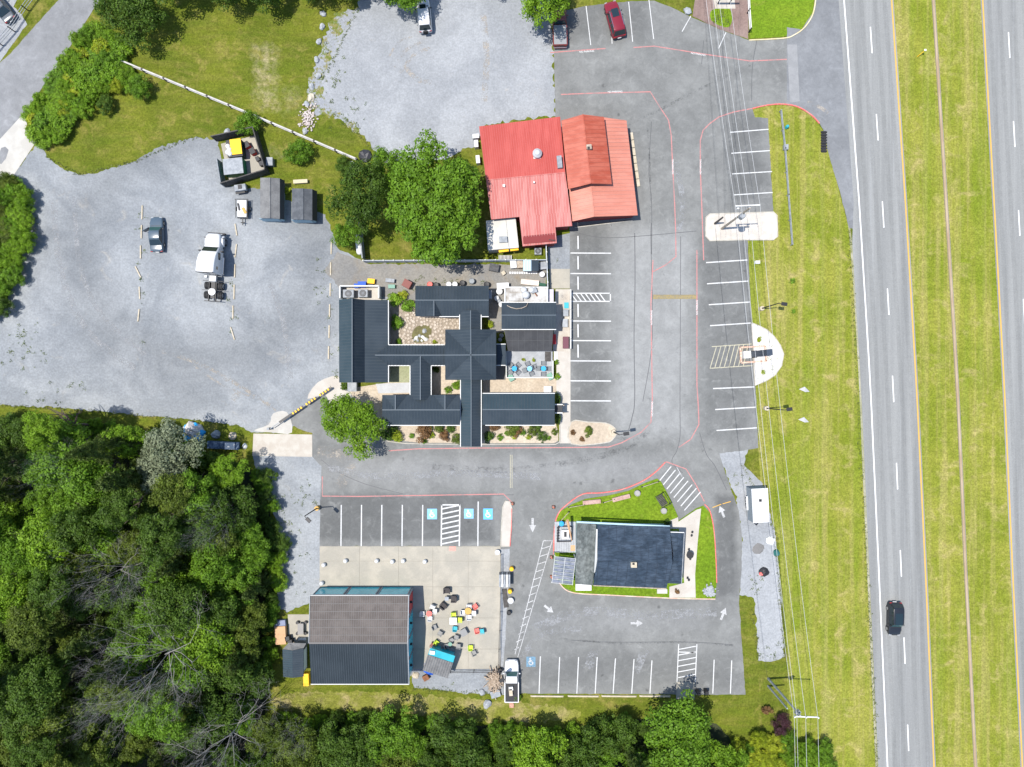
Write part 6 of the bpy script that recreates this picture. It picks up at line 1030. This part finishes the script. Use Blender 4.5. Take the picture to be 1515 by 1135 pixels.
for x, y, l in ((364.5, 214, 'red handcart by the yellow-lidded dumpster'), (373, 223.5, 'red bin with black top by the enclosure wall')): box_thing('red_cart', x, y, (.7, .8, .8), c_red, l, 'cart', .5, None, m_dark)
for x, y in ((381, 235), (386, 242)): box_thing('dark_bin', x, y, (.5, .6, .6), m_dark, 'small dark bin against the enclosure wall', 'bin', .4, 'dark bins in the enclosure')
box_thing('utility_box', 398.5, 239, (.9, 1.1, .8), m_steel, 'grey utility box outside the enclosure wall', 'box'); box_thing('planter_bench', 444.5, 268.5, (1.9, .5, .45), M('cream_bench', (.42, .37, .25)), 'cream painted bench on the grass behind the sheds', 'bench', .06)
box_thing('blue_cart', 535.5, 421, (1.1, .8, .8), c_blue, 'blue cart on the service lane by the plant yard', 'cart'); box_thing('blue_cart', 527, 423, (.6, .6, .6), c_blue, 'smaller blue box next to the blue cart', 'box'); box_thing('yellow_crate', 549, 416, (.95, .65, .5), c_yel, 'yellow crate on the service lane', 'crate', -.1); box_thing('brown_bin', 602, 420, (1.1, 1.0, 1.0), c_umber, 'red-brown bin tilted on the service lane', 'bin', -.5); box_thing('green_crate', 579.5, 424, (.9, .5, .4), c_sage, 'green heap of hose by the pond court fence', 'hose'); box_thing('dark_crate', 547.5, 423, (.8, .5, .4), m_dark, 'dark crate by the plant yard wall', 'crate')
box_thing('steel_table', 577, 415, (1.2, .5, .5), m_steel, 'folded grey chairs lying on the service lane', 'chairs', -.1)
for i, (x, y, m, l) in enumerate(((636, 421, c_coral, 'coral tub behind the north wing'), (664, 421, c_whitep, 'white drum behind the north wing, next to another'), (673, 421, c_whitep, 'white drum behind the north wing, nearer the dark ones'), (684, 419, m_dark, 'black drum behind the north wing'), (698, 416, m_steel, 'grey trolley behind the north wing'), (720, 421, m_dark, 'black can at the north wing corner'), (645, 422, m_dark, 'dark tub behind the north wing'), (802, 406, c_whitep, 'white drum beside the fenced yard store'))):
    q = P(x, y, .6); tag(MB().lathe((q.x, q.y, .02), [(.34, 0), (.40, .1), (.40, .75), (.36, .8), (.34, .72), (.1, .7)], 12).build('drum', m), l, 'drum')
t = thing('yard_store', 'small blue-grey roofed store in the fenced yard', 'shed', P(786, 393)); roof(t, [(774, 385, 2.2), (786, 385, 2.2), (786, 401, 2.2), (774, 401, 2.2)], M('pale_blue_roof', (.30, .40, .48), rough=.5), 'roof_slope', seam=.35, sm=c_whitep); roof(t, [(786, 385.5, 2.2), (797, 385.5, 1.9), (797, 401, 1.9), (786, 401, 2.2)], m_roof, 'roof_slope', seam=0); walls(t, [(775, 386), (796, 386), (796, 400), (775, 400)], 1.9, m_wall, .05)
for x, y, m, l in ((760, 391, c_whitep, 'white appliance in the fenced yard, outermost'), (769, 391, m_wood, 'brown crate stack in the fenced yard'), (803, 393, m_steel, 'grey machinery in the fenced yard corner')): box_thing('yard_item', x, y, (.9, 1.0, .9), m, l, 'box', .1)
t = thing('pallet_row', 'pale pallet boards edging the fenced yard', 'pallet', P(775, 404)); [MB().box((P(755 + k * 3.5, 404).x, P(0, 404).y, .1), (.26, .3, .15)).build('slat', c_whitep, t) for k in range(12)]
box_thing('tarp_heap', 731, 396, (1.3, 1.0, .6), M('dark_tarp', (.05, .05, .052), (.08, .08, .08), 3.0), 'dark tarpaulin heap on the service lane', 'tarp', -.2); box_thing('cardboard_box', 745, 404, (.5, .5, .35), m_paleplank, 'small cardboard box on the service lane', 'box', .6); box_thing('cabinet', 744, 423, (1.6, .8, .9), c_whitep, 'white chest freezer beside the kitchen annex', 'freezer', .05); box_thing('timber_pile', 784, 418, (2.4, .7, .5), M('pinkish_boards', (.50, .42, .36), (.58, .5, .44), 3.0), 'pile of pale boards behind the kitchen annex', 'boards', -.1); box_thing('green_cover', 801, 421, (1.2, .4, .4), M('bottle_green', (.02, .07, .045)), 'dark green cover behind the kitchen annex', 'cover', -.15)
t = thing('garden_rack', 'white slatted rack on the grass by the white fence', 'rack', P(747, 381.5)); [MB().box((P(738.5 + k * 2.0, 381.5).x, P(0, 381.5).y, .25), (.09, .55, .4)).build('slat', c_whitep, t) for k in range(10)]
for x, y, r in ((742, 451, .4), (739, 432, .45), (735, 442, .35), (738, 446, .3), (742, 497, .3), (740, 503, .28)): q = P(x, y); tag(MB().lathe((q.x, q.y, .03), [(r * .8, 0), (r, .2), (r, .6), (r * .5, .7)], 10).build('kitchen_tub', c_whitep if r > .32 else m_steel), 'pale tub in the narrow service court by the kitchen', 'tub', 'tubs in the service court')
p = P(831, 440); tag(inst('dry_plant', DEAD[0], None, (p.x, p.y, 0), (.45, .45, .6), 1), 'bare grey plant in the corner by the hatched bay', 'plant'); box_thing('teal_sheet', 838, 452, (.6, .8, .06), c_tealp, 'teal board lying on the side walk', 'board')
box_thing('fountain_bench', 837, 507, (.75, 1.6, .7), c_maroon, 'maroon box by the front bays at the end of the side walk', 'box'); box_thing('red_cart', 820, 502, (.45, 1.3, .9), c_red, 'dark red cart beside the black canopy', 'cart'); box_thing('walk_planter', 837, 463, (.7, .9, .5), m_steel, 'grey planter on the side walk', 'planter'); box_thing('walk_planter', 836, 478, (.7, 1.1, .5), m_greywood, 'pale grey crate on the side walk', 'crate')
box_thing('porch_box', 521, 571, (1.2, 1.5, 1.0), m_steel, 'grey cabinet at the south end of the west wing', 'cabinet'); box_thing('court_box', 810, 576, (1.0, .8, .8), m_steel, 'grey unit on the court walk by the east wing', 'unit', 0, None, c_whitep)
# rocks
def rock(px, py, r, m, label, grp=None, seed=0):
    rs = random.Random(seed + int(px * 13 + py)); bm = bmesh.new(); bmesh.ops.create_icosphere(bm, subdivisions=2, radius=1)
    for v in bm.verts: v.co *= 1 + rs.uniform(-.16, .16); v.co = Vector((v.co.x * r * rs.uniform(.98, 1.02), v.co.y * r * .8, max(v.co.z, -.3) * r * .65))
    me = bpy.data.meshes.new('boulder'); bm.to_mesh(me); bm.free(); me.materials.append(m); o = bpy.data.objects.new('boulder', me); link(o); p = P(px, py); o.location = (p.x, p.y, r * .15); o.rotation_euler = (0, 0, rs.uniform(0, 6)); return tag(o, label, 'boulder', grp)
for x, y in ((478, 21), (477, 40), (472, 62), (469, 89), (471, 113), (461, 128), (454, 154), (451.5, 195)): rock(x, y, .48, m_rock, 'grey boulder in the line along the lawn edge', 'boulders along the lawn edge')
rock(461, 145, .6, M('cream_rock', (.42, .38, .30), rough=.9, fine=.2), 'cream boulder among the grey ones along the lawn edge')
for i, (x, y, r) in enumerate(((1017, 17, .6), (373, 190, .4), (337, 197, .6), (721, 1041, .7), (713, 1024, .5))): rock(x, y, r, m_rock, ('pale rock at the kerb of the mulch bed', 'pale rock by the shrub behind the enclosure', 'heap of white rubble behind the enclosure', 'white rubble on the grass below the firewood', 'pale rubble beside the firewood')[i])
for x, y in ((1191, 577), (1190, 622)): p = P(x, y, .3); o = tag(MB().add([(p.x - .75, p.y + .1, .05), (p.x, p.y + .45, .22), (p.x + .75, p.y - .25, .05), (p.x + .1, p.y - .3, .22)], [(0, 1, 2, 3), (3, 2, 1, 0)]).build('white_sheet', M('grey_white_sheet', (.33, .33, .335)), fix=False), 'white pointed panel lying on the verge', 'panel', 'white panels on the verge')
b = MB(); rs = random.Random(3)
for k in range(150): x, y = rs.gauss(456, 6), rs.gauss(176, 9); p = P(x, y); s = rs.uniform(.1, .28); b.box((p.x, p.y, s * .4), (s, s * .8, s * .8), rs.uniform(0, 3))
tag(b.build('rubble_heap', M('pinkish_rubble', (.30, .25, .23), (.42, .38, .36), 4.0), fix=False), 'heap of pinkish rubble at the lawn edge below the boulders', 'rubble', None, 'stuff')
b = MB(); rs = random.Random(9)
for k in range(190): x, y = rs.gauss(731, 5), rs.gauss(1005, 7.5); p = P(x, y); a = math.atan2(-(y - 1004), x - 733) + rs.gauss(0, .5); l = rs.uniform(.5, 1.1); b.box((p.x, p.y, rs.uniform(.1, .6)), (l, .11, .10), a)
tag(b.build('firewood_pile', M('split_firewood', (.22, .165, .115), (.34, .275, .21), 4.0), fix=False), 'loose pile of split firewood beside the white pickup', 'firewood', None, 'stuff'); box_thing('brick_steps', 757, 1042, (.6, .9, .15), M('old_brick', (.34, .17, .12), (.42, .26, .2), 4.0), 'small brick stack behind the white pickup', 'bricks'); box_thing('metal_scrap', 733, 1027, (1.3, .9, .4), m_steel, 'light metal scrap below the firewood', 'scrap', .3)
# pond court: flagstones, pond
CT = sheet('pond_court', [(574.5, 444), (614, 444), (614, 468), (681, 468), (681, 488), (659, 488), (659, 511), (574.5, 511)], .03, M('court_soil', (.20, .165, .125), (.27, .225, .175), 2.0))
rs = random.Random(21); stones = []
for k in range(5):
    bm = bmesh.new(); n = rs.choice((5, 6, 6, 7)); vsb = [bm.verts.new((math.cos(6.283 * i / n) * rs.uniform(.7, 1.05), math.sin(6.283 * i / n) * rs.uniform(.7, 1.05), 0)) for i in range(n)]; f = bm.faces.new(vsb); r_ = bmesh.ops.extrude_face_region(bm, geom=[f]); [setattr(v.co, 'z', .25) or setattr(v, 'co', Vector((v.co.x * .88, v.co.y * .88, .25))) for v in r_['geom'] if isinstance(v, bmesh.types.BMVert)]; bmesh.ops.recalc_face_normals(bm, faces=bm.faces); me = bpy.data.meshes.new('flagstone'); bm.to_mesh(me); bm.free(); me.materials.append(m_stone); stones.append(me)
pond = [(613, 487), (620, 482), (632, 481), (638, 485), (638, 494), (633, 502), (624, 507), (612, 506), (609, 498)]
for p in scatter([(588, 463), (612, 462), (616, 469), (680, 469), (680, 487), (658, 488), (658, 510), (596, 510), (590, 495)], 4.1, rs, 5000):
    if inside(p, pond): continue
    q = P(*p); s = rs.uniform(.19, .27); o = inst('flagstone', rs.choice(stones), CT, (q.x, q.y, .03), (s * rs.uniform(.9, 1.25), s, .35), rs.uniform(0, 6.28))
sheet('pond', pond, .05, M('murky_pond_water', (.075, .065, .015), (.11, .10, .025), 2.0, rough=.08, spec=.6, fine=.1), smooth=3)
for i, (x, y) in enumerate(((628, 490), (616, 500), (621, 497), (626, 499), (618, 504), (630, 502), (613, 503), (624, 504))): rock(x, y, rs.uniform(.18, .4), m_trim if i % 2 else m_rock, 'pale stone at the edge of the small pond', 'pale stones in the pond')
# ---- patio furniture
def chair(px, py, rz, m, label, grp, lounge=False):
    p = P(px, py, .5); t = thing('patio_chair', label, 'chair', (p.x, p.y, .06), rz, grp); s = 1.25 if lounge else 1.0
    MB().box((0, 0, .40), (.56 * s, .56 * s, .07 if not lounge else .28)).build('seat', m, t, True, .02); MB().box((-.30 * s, 0, .66), (.07 if not lounge else .2, .56 * s, .55), 0).build('backrest', m, t, True, .02)
    for a in (-1, 1):
        MB().box((0, a * .31 * s, .60), (.58 * s, .07 if not lounge else .16, .05 if not lounge else .35)).build('armrest', m, t, True)
        for c in (-1, 1): MB().box((c * .24 * s, a * .27 * s, .19), (.06, .06, .38)).build('leg', m, t, True)
    return t
def table(px, py, m, label, w=.9, rnd=False, h=.74, rz=0.0, z=.06):
    p = P(px, py, h); t = thing('patio_table', label, 'table', (p.x, p.y, z), rz)
    if rnd: MB().cyl((0, 0, h - .05), w / 2, .05, 20).build('top', m, t, True)
    else: MB().box((0, 0, h - .03), (w, w, .06)).build('top', m, t, True, .02)
    for a in (-1, 1):
        for c in (-1, 1): MB().box((a * w * .33, c * w * .33, (h - .06) / 2), (.06, .06, h - .06)).build('leg', m_dark, t, True)
    return t
table(670.5, 919, c_whitep, 'white square table on the concrete patio', 1.0); table(692.5, 904, c_amber, 'amber round table with white chairs on the patio', .95, True); table(635, 908, c_coral, 'coral round table at the edge of the hall shadow', .8, True); table(686, 936, c_greyp, 'grey slatted square table standing alone on the patio', .95, rz=.5); table(661, 886, m_steel, 'small framed coffee table among dark wicker lounge seats', .55); table(666, 953, c_sage, 'small sage green table between grey chairs', .55, True)
for x, y, r, m, l in ((671, 909, -1.5, c_lime, 'lime chair at the white square table, north side'), (680.5, 917, 3.1, c_lime, 'lime chair at the white square table, beside the grey shade'), (673, 930, 1.5, c_tealp, 'teal chair below the white square table'), (705.5, 933, 1.8, c_coral, 'coral chair beside a teal one on the jointed slabs'), (713, 934, 3.3, c_tealp, 'teal chair beside a coral one on the jointed slabs'), (696, 958, 1.6, c_lime, 'yellow-lime lounger chair beside a brown chair'), (701, 966, 2.0, c_greyp, 'grey chair touching the yellow-lime chair'), (645.5, 951, -.6, c_lime, 'lime chair beside the red-brown chair by the kiosk'), (639.5, 955, 2.6, c_umber, 'red-brown chair by the kiosk'), (703, 897, 2.2, c_coral, 'faded coral chair near the amber table'), (625, 908, 0, c_whitep, 'white chair lying in the hall shadow')): chair(x, y, r, m, l, None)
for x, y, r in ((694, 897, -1.57), (685, 906, 0), (701, 907, 3.1), (694, 913, 1.57), (640, 898, -2), (643, 904, 2.9), (636, 915, 1.5)): chair(x, y, r, c_whitep, 'white metal chair around a round patio table', 'white chairs round the patio tables')
for x, y, r in ((643, 928, .4), (651, 937, 2.6), (668, 947, -1), (675, 943, 2.8), (661, 956, .3), (668, 962, 1.5), (678, 956, 3.0), (657, 958, .6)): chair(x, y, r, c_greyp, 'grey slatted chair in the loose group on the patio', 'grey slatted chairs')
for x, y, r, l in ((661, 874, -1.57, 'dark wicker lounge sofa above the coffee table'), (671, 886, 3.14, 'dark wicker lounge chair right beside the coffee table'), (656, 896, .9, 'dark wicker armchair set askew below the coffee table')): chair(x, y, r, c_brownp, l, None, True)
for k, x in enumerate((761, 783.5, 804)):
    y = 545.5; table(x, y, (c_bblue, m_lblue, c_bblue)[k], ('bright blue round table on the deck, nearest the hall porch', 'pale blue round table in the middle of the deck', 'bright blue round table on the deck, nearest the lime shrubs')[k], .72, True, .74, 0, .36)
    for a in (.8, 2.4, 3.9, 5.5): chair(x + 8.2 * math.cos(a + k * .4), y + 8.2 * math.sin(a + k * .4), math.pi - a - k * .4 - math.pi * 0 + math.pi, COLM('dark_grey_metal', (.13, .14, .15)), 'grey metal chair around a blue deck table', 'grey chairs on the deck')
for x in (774.5, 789.5): p = P(x, 532.5, .5); tag(inst('flower_pot', BUSH[0], None, (p.x, p.y, .55), (.28, .28, .3), x, L_YEL), 'small yellow-green potted plant on the deck', 'plant', 'potted plants on the deck')
for x, y in ((756, 559), (814, 557)): box_thing('deck_chair', x, y, (.7, .9, .5), c_sage, 'sage green garden seat at the lower rail of the deck', 'seat', .5, 'sage seats by the deck rail')
def seat_pair(px, py): 
    t = thing('picnic_set', 'black metal table with four stools on the pad west of the teal hall', 'table', P(px, py)); q = P(px, py); MB().box((q.x, q.y, .72), (.8, 1.5, .06)).build('top', M('dark_mesh', (.22, .21, .20)), t)
    for a in (-1, 1):
        for c in (-1, 1): MB().cyl((q.x + a * .55, q.y + c * .75, .05), .22, .4, 10).build('stool', m_dark, t); MB().bar((q.x + a * .3, q.y + c * .5, .05), (q.x + a * .3, q.y + c * .5, .7), .06, .06, (0, 1, 0)).build('leg', m_dark, t)
seat_pair(447, 928); box_thing('pad_bench', 447, 945.5, (1.0, .3, .3), c_whitep, 'white low bench on the pad by the small shed', 'bench'); box_thing('wood_stack', 415, 940, (1.4, 2.4, .8), c_tan, 'tan board stack at the wood edge west of the hall', 'boards', .05); box_thing('scrap_cart', 414, 923, (1.5, .9, .6), M('grey_blue_scrap', (.18, .20, .28)), 'dark cart with blue-grey load at the wood edge', 'cart', .1); [box_thing('black_bin', x, y, (.6, .6, .8), m_dark, 'black bin at the corner of the small shed', 'bin', .2, 'black bins by the small shed') for x, y in ((425, 945), (429, 950))]
# bollards, cones, bins, planters
for x, y in ((480, 835), (512, 829), (558, 829), (581, 830), (597, 829), (629, 830), (629, 868) if False else (477, 862)): q = P(x, y); tag(MB().lathe((q.x, q.y, .05), [(.26, 0), (.30, .12), (.30, .42), (.22, .58), (.08, .64)], 12).build('stone_bollard', c_whitep), 'white rounded bollard on the patio edge', 'bollard', 'white bollards on the patio')
def cone(px, py, label): q = P(px, py); t = thing('traffic_cone', label, 'cone', (q.x, q.y, .02)); MB().box((0, 0, .02), (.5, .5, .04)).build('base', m_dark, t, True); MB().lathe((0, 0, .04), [(.2, 0), (.14, .3), (.08, .65), (.04, .72)], 10).build('cone', c_orange, t, True); MB().lathe((0, 0, .04), [(.155, .25), (.115, .45)], 10).build('band', c_whitep, t, True)
for x, y, l in ((819, 750, 'orange cone on the drive beside the diner lawn'), (816, 824, 'orange cone at the porch corner nearest the deck'), (816, 853, 'orange cone at the low porch corner'), (758.5, 745, 'orange marker at the tip of the divider island')): cone(x, y, l)
for x, y, l in ((757, 840, 'yellow plastic barrel at the drive edge, above the screen panel'), (754.5, 873, 'yellow plastic barrel at the drive edge, below the screen panel')): q = P(x, y); tag(MB().lathe((q.x, q.y, .02), [(.24, 0), (.30, .15), (.30, .75), (.24, .85), (.1, .87)], 12).build('yellow_barrel', c_yel), l, 'barrel')
for x, y, r, m, l in ((755.5, 887, .42, c_whitep, 'white drum beside the patio fence'), (753, 905, .3, m_dark, 'black bucket beside the patio fence'), (736, 816, .36, c_whitep, 'white round planter at the patio gate'), (942, 729, .42, M('white_planter', (.27, .265, .25)), 'round white planter on the diner lawn by the box planter'), (981, 755, .42, MATS['white_planter'], 'round white planter on the diner lawn by the swing bench')): q = P(x, y); tag(MB().lathe((q.x, q.y, .03), [(r * .8, 0), (r, .2), (r, .6), (r * .85, .62), (r * .8, .5), (.05, .5)], 14).build('round_planter', m), l, 'planter')
box_thing('dark_board', 747.5, 885, (.6, 2.5, .08), m_darkwood, 'long dark board on the strip beside the patio fence', 'board', .1)
for i, (x, y, a) in enumerate(((875.5, 743, .1), (919, 737, .25))): box_thing('planter_box', x, y, (2.4, .55, .45), M('reddish_timber', (.30, .19, .16), (.38, .26, .22), 3.0), ('long reddish planter box on the diner lawn, nearest the cone', 'long reddish planter box on the diner lawn, beside a round planter')[i], 'planter', a)
t = thing('swing_bench', 'dark slatted bench with black frame at the lawn tip', 'bench', P(978, 740), math.radians(-58)); [MB().box((-.7 + .2 * k, 0, .45), (.14, 1.0, .06)).build('slat', m_darkwood, t, True) for k in range(8)]; MB().bar((-.9, .75, 1.3), (.9, .75, 1.3), .08, .08).build('top_bar', m_dark, t, True); [MB().bar((s * .9, .75, 0), (s * .9, .75, 1.3), .08, .08, (1, 0, 0)).build('post', m_dark, t, True) for s in (-1, 1)]; [MB().bar((s * .9, -.5, .4), (s * .9, .75, .9), .06, .06).build('arm', m_dark, t, True) for s in (-1, 1)]
def stone_heap():
    b = MB(); rs = random.Random(13)
    for k in range(130): x, y = rs.gauss(1049, 3.6), rs.gauss(873, 3.6); p = P(x, y); s = rs.uniform(.12, .32); b.box((p.x, p.y, .12 + s * .35), (s, s * rs.uniform(.6, 1), s * .7), rs.uniform(0, 3), rs.uniform(-.4, .4))
    tag(b.build('stone_pile', m_rock, fix=False), 'pile of loose white stones at the end of the diner walk', 'stones', None, 'stuff')
# blue tarp heap and junk at the wood edge, dark bags, junk
def heap(px, py, r, h, m, label, cat, name, seed):
    rs = random.Random(seed); q = P(px, py); b = MB(); b.lathe((q.x, q.y, .02), [(r, 0), (r * .9, h * .5), (r * .55, h * .9), (r * .15, h)], 11); b.v = [Vector((v.x + rs.gauss(0, r * .10), v.y + rs.gauss(0, r * .10), max(.02, v.z + rs.gauss(0, h * .06)))) for v in b.v]; return tag(b.build(name, m), label, cat)
heap(287, 641, 1.5, 1.0, c_bblue, 'bright blue tarp spread under a pale heap at the wood edge', 'tarp', 'blue_tarp', 1); heap(287, 637, 1.25, 1.35, M('pale_rubble', (.40, .36, .33), (.48, .46, .44), 3.0), 'pale rubbish heap lying on the blue tarp', 'heap', 'rubbish_heap', 2); heap(320, 643, .6, .7, m_steel, 'grey covered heap in the tree shade by the tarp', 'heap', 'grey_heap', 3); heap(344, 645, .6, .3, m_paleplank, 'pale stones on the grass beside the tarp heap', 'stones', 'pale_stones', 4); box_thing('scrap_trailer', 330, 659, (4.2, 1.0, .7), M('navy_scrap', (.03, .05, .09), (.10, .14, .2), 2.0), 'long dark blue frame with white bin at the wood edge', 'frame', -.05); box_thing('white_bin', 340, 660, (1.3, .9, .9), c_whitep, 'white bin on the dark blue frame at the wood edge', 'bin'); rock(362.5, 660, .4, m_trim, 'white rock at the corner of the truck slab')
heap(540, 231, .9, .5, M('black_plastic', (.03, .03, .034), rough=.4), 'black plastic bags by the end of the rail fence', 'bags', 'black_bags', 5); heap(562, 233, .9, .5, MATS['black_plastic'], 'black plastic bags beside the other bags near the big tree', 'bags', 'black_bags', 6); box_thing('white_board', 521, 247, (.5, 1.5, .1), c_whitep, 'white board at the end of the rail fence', 'board'); heap(636, 989, .9, .6, c_blue, 'royal blue tarp between the hall and the kiosk', 'tarp', 'blue_tarp', 7); heap(615, 999, .5, .3, m_paleplank, 'pale bags below the royal blue tarp', 'bags', 'pale_bags', 8); box_thing('dark_box', 630, 1003, (.8, .7, .5), m_rust, 'dark rusty box on the gravel below the kiosk', 'box', .5)
heap(1122, 812, .75, .12, M('grey_mat', (.14, .135, .13)), 'flat grey heap on the east gravel strip', 'heap', 'gravel_heap', 9); heap(1130, 846, .7, .3, m_dark, 'dark heap with red edge on the east gravel strip', 'heap', 'dark_heap', 10); box_thing('red_tool', 1126, 849, (.45, .4, .2), c_coral, 'red cloth beside the dark heap on the gravel', 'cloth'); heap(1140, 800, .6, .3, c_whitep, 'white sheet crumpled at the gravel edge by the trailer', 'sheet', 'white_cloth', 11); heap(1148, 818, .5, .4, M('dark_teal_cloth', (.02, .10, .09)), 'dark teal plant heap at the verge edge', 'heap', 'teal_heap', 12); stone_heap(); heap(1010, 1012, 1.2, .05, m_conc, 'tan concrete dumpster pad at the hatched bay', 'pad', 'dumpster_pad', 14) if False else sheet('dumpster_pad', [(1001, 1009), (1029, 1009), (1027, 1035), (1000, 1034)], .06, m_conc)
for i, (x, y) in enumerate(((1034, 1026), (1046, 1025.5))): box_thing('meter_post', x, y, (.45, .45, 1.1), m_dark, 'black square post at the back of the south bays', 'post', 0, 'posts behind the south bays')
[tag(MB().lathe((P(x, y).x, P(x, y).y, .13), [(.05, 0), (.05, .3), (.16, .32), (.12, .42), (.03, .46)], 10).build('path_light', m_dark), 'small black path light beside the diner walk', 'path light', 'path lights beside the diner walk') for x, y in ((1023, 786.5), (1022, 791.5), (1016, 854), (1018, 857), (1018, 812), (1020, 826))]; q = P(1018.5, 819); tag(MB().cyl((q.x, q.y, .85), .5, .05, 20).add([(q.x - .05, q.y, .1), (q.x + .05, q.y, .1), (q.x + .05, q.y, .85), (q.x - .05, q.y, .85)], [(0, 1, 2, 3)]).build('cafe_table', m_dark), 'dark round table against the diner pavilion', 'table')
for i, (x, y, l) in enumerate(((1364, 420, ''),)): pass
for x, y, r in ((1172, 416, .42), (1173.5, 461, .32)): tag(inst('lawn_clump', BALL, None, (P(x, y).x, P(x, y).y, .1), (r, r, .15), 0, L_MID), 'round dark grass clump on the verge near a parking lamp', 'grass clump', 'grass clumps on the verge')
q = P(1163, 189); tag(MB().lathe((q.x, q.y, 0), [(.2, 0), (.24, .1), (.18, .55), (.22, .6), (.1, .75)], 10).build('hydrant', c_tealp), 'teal hydrant inside the pipe rail on the verge', 'hydrant'); box_thing('meter_box', 1163, 217.5, (.6, .7, .5), m_steel, 'pale meter box beside the pipe rail', 'box'); box_thing('meter_box', 1121, 388, (.6, .4, .5), c_whitep, 'white ground fixture on the verge by the east bays', 'box')
